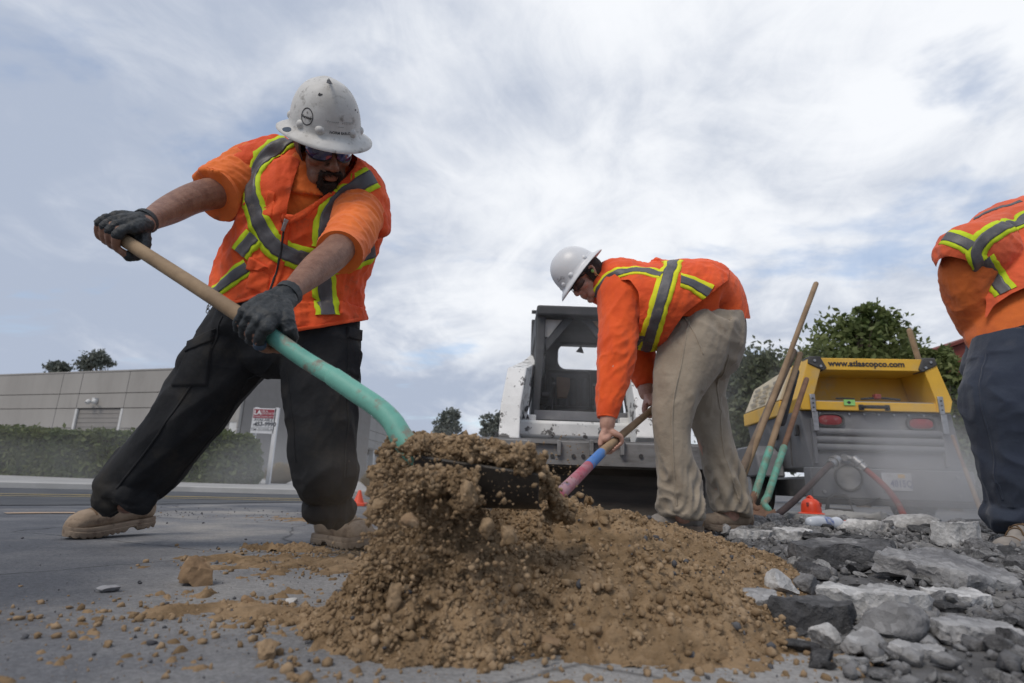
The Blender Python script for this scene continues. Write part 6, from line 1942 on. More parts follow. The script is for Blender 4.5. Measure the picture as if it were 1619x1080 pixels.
    build_boot(r, h2, h2 + unit(np.array([-0.97, -0.22, 0])) * 0.29, (0, 0, 1), M_SOLE, M_BOOT, name='shoe', shaft=0.05, laces=False)
    # vest
    v = MB()
    v.ptube([(956, 455, 2.88, 30), (972, 452, 2.88, 44), (1000, 470, 2.88, 62), (1035, 482, 2.88, 73), (1075, 474, 2.88, 63), (1112, 472, 2.88, 60), (1140, 484, 2.88, 48)], [1.12, 1.22, 1.27, 1.24, 1.27, 1.32, 1.3], seg=34)
    hem = [(1088, 395), (1140, 395), (1180, 520), (1080, 520), (1062, 560), (1112, 520), (1140, 470)]
    cut_poly = [(1156, 380), (1300, 380), (1300, 650), (1032, 650), (1036, 566), (1064, 522), (1082, 496), (1116, 470), (1152, 442)]
    armhole = [(948, 480), (954, 462), (972, 444), (996, 442), (1010, 462), (1012, 500), (1002, 548), (985, 600), (930, 600)]
    belly = [(930, 560), (1000, 545), (1012, 560), (1035, 568), (1030, 640), (930, 640)]
    def fv(V, N):
        V = diag_folds(V, N, 0.011, P(1000, 540, Y) - P(1060, 420, Y), 11, 22)
        return diag_folds(V, N, 0.004, P(1100, 450, Y) - P(1000, 460, Y), 16, 23)
    def cutv(C, Nf):
        q = proj(C); front = (Nf * (CAM - C)).sum(1) > -0.05
        return in_poly(q, cut_poly) | (in_poly(q, armhole) & front) | in_poly(q, belly)
    ve, vb, _, _ = cloth('safety_vest', v, M_ORANGE, r, 0.006, 4, fv, cutv)
    WL, WG = 0.096, 0.050
    band(ve, vb, ((1064, 413), (1055, 440), (1043, 482), (1030, 525), (1020, 556)), WL, WG, M_YELLOW_BAND, ext=(0.05, 0.02))
    band(ve, vb, ((1046, 434), (1015, 427), (985, 430), (962, 440), (949, 455), (945, 470)), WL * 0.72, WG * 0.75, M_YELLOW_BAND)
    band(ve, vb, ((1076, 442), (1098, 450), (1122, 464)), WL * 0.95, WG * 0.95, M_YELLOW_BAND)
    band(ve, vb, ((1024, 536), (1010, 536), (1000, 538)), WL * 0.8, WG * 0.8, M_YELLOW_BAND, off=0.003)
    # head wear
    hat, hbv = helmet('h', hatc, KM, M_HAT_CLEAN, r, ly=0.128, lx=0.110, h=0.148, brim=0.044)
    for dx, dz, ln, w_ in ((-0.012, 0.050, 0.022, 0.0016), (0.004, 0.046, 0.012, 0.0013), (-0.022, 0.060, 0.005, 0.0020), (0.014, 0.038, 0.008, 0.0014)):
        Vs = np.array([(dx - ln, dz - 0.050 - w_, 0), (dx + ln * 0.2, dz - 0.052 - w_, 0), (dx + ln, dz - 0.046 - w_, 0), (dx + ln, dz - 0.046 + w_, 0), (dx + ln * 0.2, dz - 0.052 + w_, 0), (dx - ln, dz - 0.050 + w_, 0)])
        hat_print(hbv, hatc, KM, 34, 0.050, '', 1, M_INK_FADED, hat, VF=(Vs, [(0, 1, 4, 5), (1, 2, 3, 4)]), name='scuff_mark')
    glasses(r, hc + HM @ np.array([0, -0.010, 0.002]), HM, M_LENS_CLEAR, M_BLACKPLASTIC)
    hr = MB(); a2 = np.linspace(math.radians(68), math.radians(292), 30)
    hr.rings([(hc + np.stack([np.sin(a2) * 0.0785 * kx, 0.012 - np.cos(a2) * 0.099 * kx, np.full(30, z_) + 0.0 * a2], -1) @ HM.T) for kx, z_ in ((0.84, -0.05), (1.0, -0.01), (1.03, 0.02), (1.0, 0.05))], closed=False, cap=False)
    hr.build('hair', M_HAIR, r, True)
    # ear plug on the camera side and its cord
    es = 1 if (HM[:, 0] @ n) > 0 else -1
    ep = MB(); ep.ell(hc + HM @ np.array([es * 0.082, 0.008, 0.006]), (0.009, 0.009, 0.009), HM); ep.build('ear_plug', M_TAGG, r, True)
    cd = MB(); cd.tube([hc + HM @ np.array([es * 0.086, 0.008, 0.004]), hc + HM @ np.array([es * 0.075, 0.02, -0.06]), hc + HM @ np.array([es * 0.03, 0.0, -0.15])], 0.0018, seg=6, sub=4); cd.build('ear_cord', M_YEL, r, True)
    # the shovel
    tip = P(874, 792, 1.95)
    sv = thing('shovel', 'shovel with blue and red painted shaft, its blade buried in the sand', 'shovel', tip)
    o = np.array(sv.location)
    end = gB + (gB - gA) * 0.55
    c0, c1 = P(951, 716, 2.50), P(930, 737, 2.37)
    h = MB(); h.tube([end - o, gB - o, gA - o, c0 - o], [0.0155, 0.0165, 0.0185, 0.0195], seg=18, sub=3); h.build('handle', M_WOOD, sv)
    h = MB(); h.tube([c0 - o, c1 - o], [0.0215, 0.0222], seg=18, sub=1, round_cap=False); h.build('blue_grip', M_BLUEP, sv)
    h = MB(); h.tube([c1 - o, P(905, 762, 2.15) - o, tip - o, tip + unit(tip - c1) * 0.10 - o], [0.0218, 0.0222, 0.0225, 0.022], seg=18, sub=3); h.build('painted_shaft', M_PINKP, sv)
    d = unit(tip - c1); e0 = tip + d * 0.08 - [0, 0, 0.03] - o; s_ = unit(np.cross(d, [0, 0, 1])); u_ = np.cross(s_, d)
    bl = MB(); bl.rings([np.array([e0 + d * q_ + s_ * w_ * x + u_ * 0.03 * x * x for x in np.linspace(-1, 1, 9)]) for q_, w_ in ((0, 0.03), (0.04, 0.09), (0.2, 0.11), (0.27, 0.105))], closed=False, cap=False); bl.build('blade', M_BLADE, sv)
    return r


person_bending()


# ------------------------------------------------------------------ third person, cut off by the right edge
def person_back():
    Y = 2.45
    base = G(1640, 868); 
    base = P(1640, 850, Y); base[2] = 0
    r = thing('person', 'worker in navy trousers and dusty orange vest bending away at the right edge', 'person', base)
    b = MB()
    hc = P(1735, 330, 2.75)
    arm = [(1545, 400, 2.52, 30), (1531, 450, 2.55, 26), (1552, 510, 2.62, 24), (1585, 560, 2.75, 24), (1640, 610, 2.9, 18)]
    arm2 = [(1740, 400, 2.7, 40), (1770, 480, 2.85, 30), (1740, 560, 2.95, 26), (1690, 615, 2.98, 18)]
    HM = np.stack([np.array([-0.7, -0.7, 0]), unit(np.array([-0.6, -0.6, 0.55])), [0, 0, 1.0]], -1)
    fw = unit(np.array([0.35, 0.75, -0.55])); up = unit(np.array([0.25, 0.45, 0.8])); up = unit(up - fw * (fw @ up)); HM = np.stack([np.cross(-fw, up) , -fw, up], -1)
    add_head(b, hc, HM, 1.0)
    b.tube([hc + HM @ np.array([0, 0.03, -0.08]), P(1690, 375, 2.62)], [0.056, 0.075], seg=14)
    b.ptube([(1690, 380, 2.6, 80), (1660, 450, 2.55, 84), (1635, 530, 2.48, 74)], 0.7, seg=20)
    b.ptube(arm, 1, seg=14); b.ptube(arm2, 1, seg=14)
    for leg in (((1612, 560, 2.45, 48), (1610, 690, 2.42, 40), (1622, 850, 2.5, 26)), ((1720, 560, 2.5, 48), (1728, 690, 2.4, 40), (1730, 850, 2.45, 26))): b.ptube(leg, 1, seg=12)
    gA, gB = P(1655, 622, 2.95), P(1680, 622, 2.98)
    for g_, w_, s_ in ((gA, P(1640, 605, 2.9), 1), (gB, P(1690, 610, 2.97), -1)):
        palm, fing, th = hand(g_, (1, 0, 0), (0, 0, 1), (0, 1, -0.2), w_, 0.016); add_chains(b, palm); add_chains(b, fing); add_chains(b, th)
    V, F = remesh(b, 0.006, 2); mk('body', V, F, M_SKIN, r, True, angle=180)
    s = MB()
    s.ptube([(1556, 395, 2.50, 44), (1536, 418, 2.50, 40), (1530, 455, 2.54, 35), (1552, 510, 2.60, 31), (1584, 552, 2.72, 28), (1620, 590, 2.85, 24)], 0.95, seg=22)
    s.ptube([(1720, 400, 2.65, 52), (1765, 470, 2.83, 40), (1742, 550, 2.94, 34), (1700, 605, 2.97, 24)], 0.95, seg=22)
    s.ptube([(1638, 545, 2.46, 88), (1640, 505, 2.47, 92), (1650, 450, 2.50, 100), (1660, 400, 2.54, 108), (1668, 370, 2.57, 80)], 0.62, seg=30)
    pa = [P(*x[:3]) for x in arm]
    def fs(V, N):
        _, _, _, d1 = seg_param(V, pa); m_ = np.clip((0.15 - d1) / 0.04, 0, 1)
        V = folds(V, N, pa, 0.004, [(0.2, 0.12, 0.005)], 13, 5, 0.12, m_)
        return diag_folds(V, N, 0.005, P(1600, 530, Y) - P(1650, 420, Y), 13, 36)
    cloth('long_sleeved_shirt', s, M_SHIRT_DULL, r, 0.006, 4, fs)
    v = MB()
    v.ptube([(1636, 545, 2.45, 97), (1636, 512, 2.455, 96), (1642, 470, 2.47, 108), (1652, 426, 2.50, 118), (1662, 396, 2.54, 120), (1676, 366, 2.60, 98), (1684, 348, 2.64, 56)], 0.64, seg=34)
    v.ptube([(1560, 398, 2.47, 48), (1528, 398, 2.47, 44), (1518, 404, 2.47, 38)], 0.9, seg=20)
    v.ptube([(1560, 380, 2.50, 34), (1620, 357, 2.57, 32), (1680, 338, 2.64, 36)], 0.9, seg=20)
    cutp = [(1484, 410), (1500, 404), (1530, 412), (1548, 440), (1560, 480), (1556, 508), (1572, 482), (1596, 466), (1625, 452), (1760, 440), (1900, 640), (1440, 640), (1465, 470)]
    def fv(V, N):
        V = diag_folds(V, N, 0.006, P(1500, 400, Y) - P(1600, 470, Y), 13, 42)
        return diag_folds(V, N, 0.004, P(1600, 350, Y) - P(1540, 460, Y), 17, 43)
    def cutv(C, Nf):
        q = proj(C); front = (Nf * (CAM - C)).sum(1) > -0.3
        return in_poly(q, cutp)
    ve, vb, _, _ = cloth('safety_vest', v, M_VEST_DUSTY, r, 0.006, 4, fv, cutv)
    WL, WG = 0.088, 0.046
    band(ve, vb, ((1652, 333), (1619, 345), (1580, 361), (1553, 381), (1543, 404), (1546, 430)), WL, WG)
    band(ve, vb, ((1494, 374), (1516, 380), (1536, 390)), WL, WG, off=0.003)
    band(ve, vb, ((1556, 411), (1573, 440), (1590, 462)), WL, WG, off=0.0028)
    # dark folds of print at the collar
    pr = MB(); ribbon(pr, vb, ((1540, 346), (1565, 334), (1590, 326), (1615, 318)), 0.022, 0.003, across=3); pr.build('collar_print', M_REFLECT, ve, True, angle=180)
    t = MB()
    A = [(1616, 545, 2.45, 62), (1612, 590, 2.44, 66), (1604, 645, 2.42, 68), (1612, 700, 2.42, 58), (1618, 750, 2.43, 55), (1628, 795, 2.45, 52), (1630, 822, 2.46, 58), (1630, 845, 2.47, 50)]
    B = [(1722, 545, 2.50, 70), (1728, 620, 2.46, 74), (1730, 690, 2.42, 66), (1732, 760, 2.42, 62), (1734, 830, 2.46, 64), (1734, 848, 2.47, 56)]
    t.ptube(A, 0.95, seg=26, sub=5, round_cap=False); t.ptube(B, 0.95, seg=26, sub=5, round_cap=False)
    t.ptube([(1640, 520, 2.46, 92), (1650, 545, 2.47, 104), (1660, 580, 2.48, 110), (1665, 615, 2.48, 90)], 0.66, seg=28)
    pA, pB = [P(*x[:3]) for x in A], [P(*x[:3]) for x in B]
    def ft(V, N):
        _, _, _, d1 = seg_param(V, pA); _, _, _, d2 = seg_param(V, pB); m1 = (d1 < d2).astype(float)
        V = folds(V, N, pA, 0.004, [(0.12, 0.09, 0.010), (0.30, 0.08, 0.018), (0.55, 0.10, 0.014), (0.80, 0.12, 0.028)], 10, 31, 0.05, m1)
        return folds(V, N, pB, 0.004, [(0.30, 0.08, 0.010), (0.80, 0.12, 0.016)], 12, 32, 0.05, 1 - m1)
    def cutj(C, Nf):
        return in_poly(proj(C), [(1500, 300), (1500, 536), (1540, 532), (1619, 514), (1700, 492), (1850, 470), (1850, 300)])
    tr, tb, _, _ = cloth('navy_trousers', t, M_DENIM, r, 0.0065, 4, ft, cutj)
    sm = MB(); ribbon(sm, tb, ((1560, 560), (1552, 640), (1572, 720), (1586, 790)), 0.008, 0.003, across=2); sm.build('seam', M_DENIM, tr, True, angle=180)
    h1 = P(1640, 878, 2.42); h1[2] = 0.02
    build_boot(r, h1 + [0.03, 0.0, 0], h1 + unit(np.array([-0.92, -0.38, 0])) * 0.30 + [0.03, 0, 0], (0, 0, 1), M_BOOT_GREY, M_BOOT_GREY, shaft=0.09)
    h2 = P(1750, 868, 2.5); h2[2] = 0.02
    build_boot(r, h2, h2 + unit(np.array([-0.5, -0.85, 0])) * 0.30, (0, 0, 1), M_BOOT_GREY, M_BOOT_GREY, shaft=0.09)
    # dusty helmet out of the picture
    helmet('h', hc + HM @ np.array([0, 0, 0.06]), HM, M_HAT_CLEAN, r)
    return r


person_back()
# ------------------------------------------------------------------ sand
M_SAND = mat('damp_sand', (0.300, 0.208, 0.122), (0.180, 0.122, 0.068), 9, 0.95, 0.004, 70, lo=0.36, hi=0.62, bump2=0.0016, bscale2=300, c3=(0.36, 0.26, 0.165), s3=5.0, lo3=0.52, hi3=0.72, spec=0.15)
M_CRUMB = mat('sand_crumb', (0.350, 0.250, 0.155), (0.205, 0.140, 0.080), 20, 0.95, 0.002, 160, lo=0.36, hi=0.62, spec=0.15)
M_STONE_B = mat('brown_stone', (0.29, 0.195, 0.115), (0.20, 0.13, 0.075), 18, 0.9, 0.003, 70, c3=(0.38, 0.28, 0.18), s3=14, lo3=0.5, hi3=0.7, spec=0.2)
M_STONE_G = mat('grey_stone', (0.30, 0.30, 0.31), (0.20, 0.20, 0.21), 16, 0.9, 0.003, 70, c3=(0.44, 0.44, 0.45), s3=12, lo3=0.5, hi3=0.7, spec=0.2)
M_STONE_D = mat('dark_stone', (0.075, 0.075, 0.082), (0.12, 0.12, 0.125), 20, 0.9, 0.003, 70, spec=0.2)
M_STONE_W = mat('pale_stone', (0.50, 0.49, 0.47), (0.38, 0.37, 0.36), 18, 0.9, 0.002, 80, spec=0.2)

_ico = None


def ico(sub):
    bm = bmesh.new(); bmesh.ops.create_icosphere(bm, subdivisions=sub, radius=1.0)
    V = np.array([v.co[:] for v in bm.verts]); F = np.array([[v.index for v in f.verts] for f in bm.faces]); bm.free()
    return V, F


def crumbs(C, R, rng, sub=1, squash=(0.6, 1.0), jit=0.28):
    """many small clods as one array"""
    V0, F0 = ico(sub); n, k = len(C), len(V0)
    sc = rng.uniform(squash[0], 1.15, (n, 1, 3)) * np.asarray(R)[:, None, None]
    V = V0[None] * (1 + rng.normal(size=(n, k, 1)) * jit * 0.7) + rng.normal(size=(n, k, 3)) * jit * 0.35
    ang = rng.uniform(0, 2 * math.pi, n); c, s = np.cos(ang), np.sin(ang)
    V = V * sc
    x = V[..., 0] * c[:, None] - V[..., 1] * s[:, None]; y = V[..., 0] * s[:, None] + V[..., 1] * c[:, None]
    V = np.stack([x, y, V[..., 2]], -1) + np.asarray(C)[:, None, :]
    F = (F0[None] + (np.arange(n) * k)[:, None, None]).reshape(-1, 3)
    return V.reshape(-1, 3), F


def smooth01(x): 
    x = np.clip(x, 0, 1); return x * x * (3 - 2 * x)


def sand_height(x, y):
    """shape of the heap: a long pile at the back right, a steep lump under the shovel, a thin apron"""
    h = np.zeros_like(x)
    def cone(cx, cy, rx, ry, top, rot=0.0, p=1.15):
        c, s = math.cos(rot), math.sin(rot); dx, dy = x - cx, y - cy
        u = (dx * c + dy * s) / rx; v = (-dx * s + dy * c) / ry
        return top * np.clip(1 - np.sqrt(u * u + v * v) ** p, 0, None)
    def lump(cx, cy, rx, ry, top, p=3.0):
        d = np.sqrt(((x - cx) / rx) ** 2 + ((y - cy) / ry) ** 2)
        return top * (1 - smooth01((d - 0.30) / 0.70)) 
    a = cone(0.33, 1.72, 0.56, 0.50, 0.190, 0.0, 1.1)
    a = np.maximum(a, cone(0.52, 1.98, 0.52, 0.46, 0.145, 0.3))
    a = np.maximum(a, cone(0.155, 1.38, 0.42, 0.50, 0.245, 0.4, 1.0))
    a = np.maximum(a, cone(0.30, 1.34, 0.36, 0.32, 0.06))
    a = np.maximum(a, cone(0.06, 1.34, 0.24, 0.24, 0.27, 0.0, 1.3))
    a = np.maximum(a, cone(0.05, 1.07, 0.34, 0.19, 0.05, 0.0, 1.2))
    a = np.maximum(a, cone(-0.10, 1.06, 0.25, 0.16, 0.042, 0.2, 1.2))
    b = np.maximum(lump(-0.135, 1.15, 0.150, 0.24, 0.325), cone(-0.11, 1.10, 0.235, 0.24, 0.20, 0, 1.1))
    b = np.maximum(b, lump(-0.140, 1.10, 0.165, 0.19, 0.205))
    h = np.maximum(a, b) + 0.25 * np.minimum(a, b)
    return h


def sand_pile():
    rng = np.random.default_rng(77)
    xs, ys = np.arange(-0.75, 1.35, 0.012), np.arange(0.70, 2.55, 0.012)
    X, Y_ = np.meshgrid(xs, ys); x, y = X.ravel(), Y_.ravel()
    h = sand_height(x, y)
    h = h + 0.012 * pn(np.stack([x * 9, y * 9, 0 * x], -1), 3) * (h > 0.02)
    H = h.reshape(X.shape)
    mb = MB(); ny, nx = X.shape
    top = np.stack([X, Y_, np.maximum(H - 0.004, -0.02)], -1).reshape(-1, 3); bot = top.copy(); bot[:, 2] = -0.03
    fs = []; n0 = ny * nx
    ii = np.arange(ny * nx).reshape(ny, nx)
    q = np.stack([ii[:-1, :-1], ii[:-1, 1:], ii[1:, 1:], ii[1:, :-1]], -1).reshape(-1, 4)
    fs += [tuple(r_) for r_ in q] + [tuple(r_[::-1] + n0) for r_ in q]
    edge = list(ii[0, :]) + list(ii[1:, -1]) + list(ii[-1, -2::-1]) + list(ii[-2:0, 0])
    for k in range(len(edge)):
        a, b = edge[k], edge[(k + 1) % len(edge)]; fs.append((b, a, a + n0, b + n0))
    mb.add(np.vstack([top, bot]), fs)
    # clods pressed into the surface
    n = 2600
    px, py = rng.uniform(-0.6, 1.25, n), rng.uniform(0.76, 2.3, n)
    ph = sand_height(px, py); k = ph > 0.012
    px, py, ph = px[k], py[k], ph[k]
    rad = 0.002 + 0.0065 * rng.uniform(0, 1, len(px)) ** 4
    Vc, Fc = crumbs(np.stack([px, py, ph + rad * 0.15], -1), rad, rng, 1)
    mb.add(Vc, [tuple(f) for f in Fc])
    # clods on the steep faces of the lump
    th = rng.uniform(0, 2 * math.pi, 1500); zz = rng.uniform(0.02, 0.33, 1500)
    cx = -0.138 + np.cos(th) * (0.165 - zz * 0.22); cyy = 1.14 + np.sin(th) * (0.255 - zz * 0.30)
    rad = 0.002 + 0.008 * rng.uniform(0, 1, 1500) ** 3.4
    zz = np.minimum(zz, sand_height(cx, cyy) + 0.01)
    Vc, Fc = crumbs(np.stack([cx, cyy, zz], -1), rad, rng, 1); mb.add(Vc, [tuple(f) for f in Fc])
    V, F = remesh(mb, 0.0044, 1)
    keep = (V[F].mean(1)[:, 2] > -0.008); V, F = compact(V, F[keep])
    N = normals(V, F)
    d = 0.019 * (fbm(V * 24 + 0.6 * pn(V * 12, 4)[:, None], 2, 2, True) - 0.45) + 0.0085 * (fbm(V * 62, 2, 6, True) - 0.4) + 0.012 * pn(V * 9.0, 9)
    V = V + N * d[:, None]
    V[:, 2] = np.where(V[:, 2] < 0.002, V[:, 2] - 0.004, V[:, 2])
    o = mk('sand_pile', V, F, M_SAND, smooth=True, angle=180)
    tag(o, 'heap of damp brown sand under the turquoise shovel, in front of the loader bucket', 'sand heap')
    return o


SAND = sand_pile()


def shovel_load():
    """the sand lying on the raised blade and sliding off it"""
    rng = np.random.default_rng(78)
    a0, a1, b0, b1, nrm = BLADE
    mb = MB()
    for i in range(240):
        u, v = rng.uniform(-0.10, 0.97), rng.uniform(-0.05, 0.95)
        p = (a0 * (1 - u) + a1 * u) * (1 - v) + (b0 * (1 - u) + b1 * u) * v
        lift = 0.008 + 0.026 * math.sin(math.pi * min(1, max(0, v))) * (1.0 - 0.4 * u)
        r = rng.uniform(0.010, 0.024)
        mb.ell(p + nrm * (0.012 + rng.uniform(0.1, 1.0) * lift) + np.array([0, 0, rng.uniform(0.0, 0.010)]), (r * rng.uniform(.8, 1.3), r * rng.uniform(.8, 1.3), r * rng.uniform(.6, 1)), None, 8, 6)
    # crest that runs back over the socket
    for px, py, Yc, rr in ((618, 716, 1.10, 18), (628, 705, 1.09, 20), (650, 702, 1.07, 20), (668, 706, 1.06, 22), (690, 708, 1.06, 24), (715, 712, 1.05, 24), (740, 712, 1.05, 22), (765, 714, 1.05, 22), (790, 718, 1.04, 22), (815, 726, 1.04, 20), (838, 736, 1.03, 18), (856, 750, 1.02, 14), (866, 766, 1.02, 12), (872, 780, 1.07, 16), (882, 796, 1.10, 18), (893, 812, 1.13, 18), (878, 815, 1.12, 16), (605, 745, 1.10, 20), (635, 740, 1.06, 26), (670, 745, 1.03, 26), (705, 745, 1.02, 26), (740, 742, 1.01, 22), (598, 775, 1.10, 20), (630, 780, 1.06, 26), (665, 785, 1.02, 28), (705, 785, 1.0, 30), (738, 790, 0.99, 26), (745, 760, 0.95, 16), (720, 755, 0.945, 22), (690, 765, 0.95, 24), (660, 760, 0.96, 24), (735, 785, 0.94, 22), (750, 775, 0.94, 12), (600, 810, 1.10, 24), (640, 820, 1.05, 28), (690, 825, 1.02, 28)):
        k = mpp(px, py, Yc)
        mb.ell(P(px, py, Yc), (rr * k, rr * k * 1.1, rr * k * 0.9), None, 10, 8)
    n = 900
    j = rng.integers(0, len(mb.v), n)
    base = np.array([mb.v[i].mean(0) for i in j]); rr = np.array([np.ptp(mb.v[i][:, 0]) / 2 for i in j])
    dd = rng.normal(size=(n, 3)); dd /= np.linalg.norm(dd, axis=1)[:, None]
    Vc, Fc = crumbs(base + dd * rr[:, None], 0.003 + 0.009 * rng.uniform(0, 1, n) ** 2.2, rng, 1)
    mb.add(Vc, [tuple(f) for f in Fc])
    V, F = remesh(mb, 0.0042, 1); N = normals(V, F)
    d = 0.019 * (fbm(V * 27, 2, 4, True) - 0.4) + 0.0085 * (fbm(V * 70, 2, 8, True) - 0.4)
    V = V + N * d[:, None]
    o = mk('shovel_load', V, F, M_SAND, smooth=True, angle=180)
    tag(o, 'clump of damp sand carried on the raised shovel blade, spilling to the left', 'sand')
    return o


LOAD = shovel_load()


def loose_sand():
    rng = np.random.default_rng(79)
    C, R, CH = [], [], []
    # sand falling off the blade: denser to the left and below
    n = 3600
    px = np.concatenate([rng.normal(640, 52, n // 2), rng.uniform(570, 860, n // 2)])
    py = np.concatenate([rng.uniform(690, 940, n // 2), rng.uniform(700, 930, n // 2)])
    left = 612 - (py - 700) * 0.27
    k = (px > left - rng.exponential(9, len(px))) & (px < 875)
    px, py = px[k], py[k]
    Yd = np.where(px < 740, rng.uniform(0.90, 1.12, len(px)), rng.uniform(0.84, 0.99, len(px)))
    keep = (px < 740) | (rng.uniform(0, 1, len(px)) < 0.42)
    for a, b, y in zip(px[keep], py[keep], Yd[keep]):
        C.append(P(a, b, y)); R.append(0.0008 + 0.0055 * rng.uniform() ** 4.5)
    # crumbs that lie all over the heap
    for i in range(34000):
        x, y = rng.uniform(-0.32, 1.2), rng.uniform(0.82, 2.2)
        h = float(0)
        CH.append((x, y))
    # sprinkle thrown to the right of the blade
    for i in range(160):
        C.append(P(rng.normal(885, 22), rng.normal(745, 28), rng.uniform(1.0, 1.2))); R.append(0.0006 + 0.0022 * rng.uniform() ** 2)
    V, F = crumbs(np.array(C), np.array(R), rng, 1)
    m1 = mk('falling_sand', V, F, M_CRUMB, smooth=False); m1['kind'] = 'stuff'
    sb = bvh_of(np.array([v.co[:] for v in SAND.data.vertices]), [tuple(p.vertices) for p in SAND.data.polygons])
    C, R = [], []
    for x, y in CH:
        l, n_, _, _ = sb.ray_cast(Vector((x, y, 1.0)), Vector((0, 0, -1)))
        if l is None or l.z < 0.008: continue
        r_ = 0.0009 + 0.0058 * rng.uniform() ** 6
        C.append(np.array(l) + np.array(n_) * r_ * 0.2); R.append(r_)
    lb = bvh_of(np.array([v.co[:] for v in LOAD.data.vertices]), [tuple(p.vertices) for p in LOAD.data.polygons])
    for i in range(9000):
        t_ = P(rng.uniform(590, 910), rng.uniform(685, 850), 0.9)
        if i % 2: d_ = Vector(unit(t_ - CAM)); o_ = Vector(CAM)
        else: o_ = Vector((rng.uniform(-0.28, 0.08), rng.uniform(0.9, 1.16), 1.0)); d_ = Vector((0, 0, -1))
        l, n_, _, _ = lb.ray_cast(o_, d_)
        if l is None: continue
        r_ = 0.0009 + 0.0055 * rng.uniform() ** 5
        C.append(np.array(l) + np.array(n_) * r_ * 0.3); R.append(r_)
    for i in range(11000):
        o_ = np.array([rng.uniform(-0.34, 0.10), 0.5, rng.uniform(0.0, 0.36)])
        l, n_, _, _ = sb.ray_cast(Vector(o_), Vector((0, 1, 0)))
        if l is None or l.y > 1.3: continue
        r_ = 0.0009 + 0.0058 * rng.uniform() ** 5
        C.append(np.array(l) + np.array(n_) * r_ * 0.2); R.append(r_)
    V, F = crumbs(np.array(C), np.array(R), rng, 1, jit=0.4)
    m4 = mk('loose_sand', V, F, M_CRUMB, smooth=False); m4['kind'] = 'stuff'
    # crumbs scattered over the road round the heap
    C, R = [], []
    def scatter(n, cx, cy, sx, sy, r0, r1, pw=4):
        for i in range(n):
            x, y = rng.normal(cx, sx), rng.normal(cy, sy)
            if y < 0.45: continue
            h = float(sand_height(np.array([x]), np.array([y]))[0])
            r = r0 + (r1 - r0) * rng.uniform() ** pw
            C.append((x, y, max(h, 0) + r * 0.35)); R.append(r)
    scatter(2600, 0.05, 1.03, 0.28, 0.11, 0.0008, 0.010, 9)
    scatter(1000, -0.38, 1.16, 0.15, 0.07, 0.0008, 0.009, 7)
    scatter(420, -0.70, 1.08, 0.22, 0.08, 0.0008, 0.008, 5)
    scatter(900, -0.45, 1.75, 0.22, 0.09, 0.001, 0.010)
    scatter(500, -0.62, 2.05, 0.16, 0.05, 0.001, 0.009)
    scatter(700, 0.38, 1.1, 0.16, 0.11, 0.0008, 0.009, 7)
    scatter(260, 0.1, 0.80, 0.5, 0.08, 0.0008, 0.006, 5)
    scatter(220, -0.3, 0.74, 0.35, 0.09, 0.0008, 0.005, 5)
    scatter(1600, 0.55, 1.75, 0.35, 0.25, 0.0010, 0.009, 7)
    scatter(380, -0.55, 3.6, 0.7, 0.25, 0.0015, 0.008)
    V, F = crumbs(np.array(C), np.array(R), rng, 1)
    m2 = mk('loose_sand', V, F, M_CRUMB, smooth=False); m2['kind'] = 'stuff'
    # grit: small grey and dark stones among it
    C, R = [], []
    for i in range(900):
        x, y = rng.normal(0.0, 0.55), rng.uniform(0.62, 2.4)
        h = float(sand_height(np.array([x]), np.array([y]))[0]); C.append((x, y, h + 0.002)); R.append(0.0015 + 0.007 * rng.uniform() ** 5)
    for i in range(170):
        p = G(rng.uniform(230, 520), rng.normal(812, 5)); C.append((p[0], p[1], 0.002)); R.append(0.002 + 0.006 * rng.uniform() ** 4)
    V, F = crumbs(np.array(C), np.array(R), rng, 1)
    m3 = mk('grit', V, F, M_STONE_D, smooth=False); m3['kind'] = 'stuff'


loose_sand()


def sand_patches():
    """thin trodden films of sand on the road"""
    rng = np.random.default_rng(80)
    for name, cx, cy, rx, ry, h in (('sand_patch', -0.56, 1.80, 0.36, 0.16, 0.012), ('sand_patch', -0.72, 2.12, 0.17, 0.06, 0.026), ('sand_patch', -0.45, 1.17, 0.20, 0.07, 0.007), ('sand_patch', -0.55, 3.6, 0.85, 0.22, 0.010), ('sand_patch', 0.30, 1.00, 0.20, 0.08, 0.007)):
        xs, ys = np.linspace(cx - rx * 1.2, cx + rx * 1.2, 150), np.linspace(cy - ry * 1.2, cy + ry * 1.2, 90)
        X, Y_ = np.meshgrid(xs, ys); x, y = X.ravel(), Y_.ravel()
        d = np.sqrt(((x - cx) / rx) ** 2 + ((y - cy) / ry) ** 2)
        p = np.stack([x, y, 0 * x], -1)
        f = h * (1 - d) + h * 1.0 * fbm(p * 14, 4, 5) * 1.0 + h * 0.6 * (0.4 - fbm(p * 45, 2, 7, True)) - h * 0.15
        z = np.minimum(f, h * 1.4)
        ii = np.arange(len(x)).reshape(X.shape)
        q = np.stack([ii[:-1, :-1], ii[:-1, 1:], ii[1:, 1:], ii[1:, :-1]], -1).reshape(-1, 4)
        V = np.stack([x, y, z], -1); keep = (V[q][:, :, 2].max(1) > -0.001)
        V[:, 2] = np.maximum(V[:, 2], -0.006)
        V, F = compact(V, q[keep])
        if len(F) == 0: continue
        o = mk(name, V, F, M_SAND, smooth=True, angle=180); o['kind'] = 'stuff'


sand_patches()


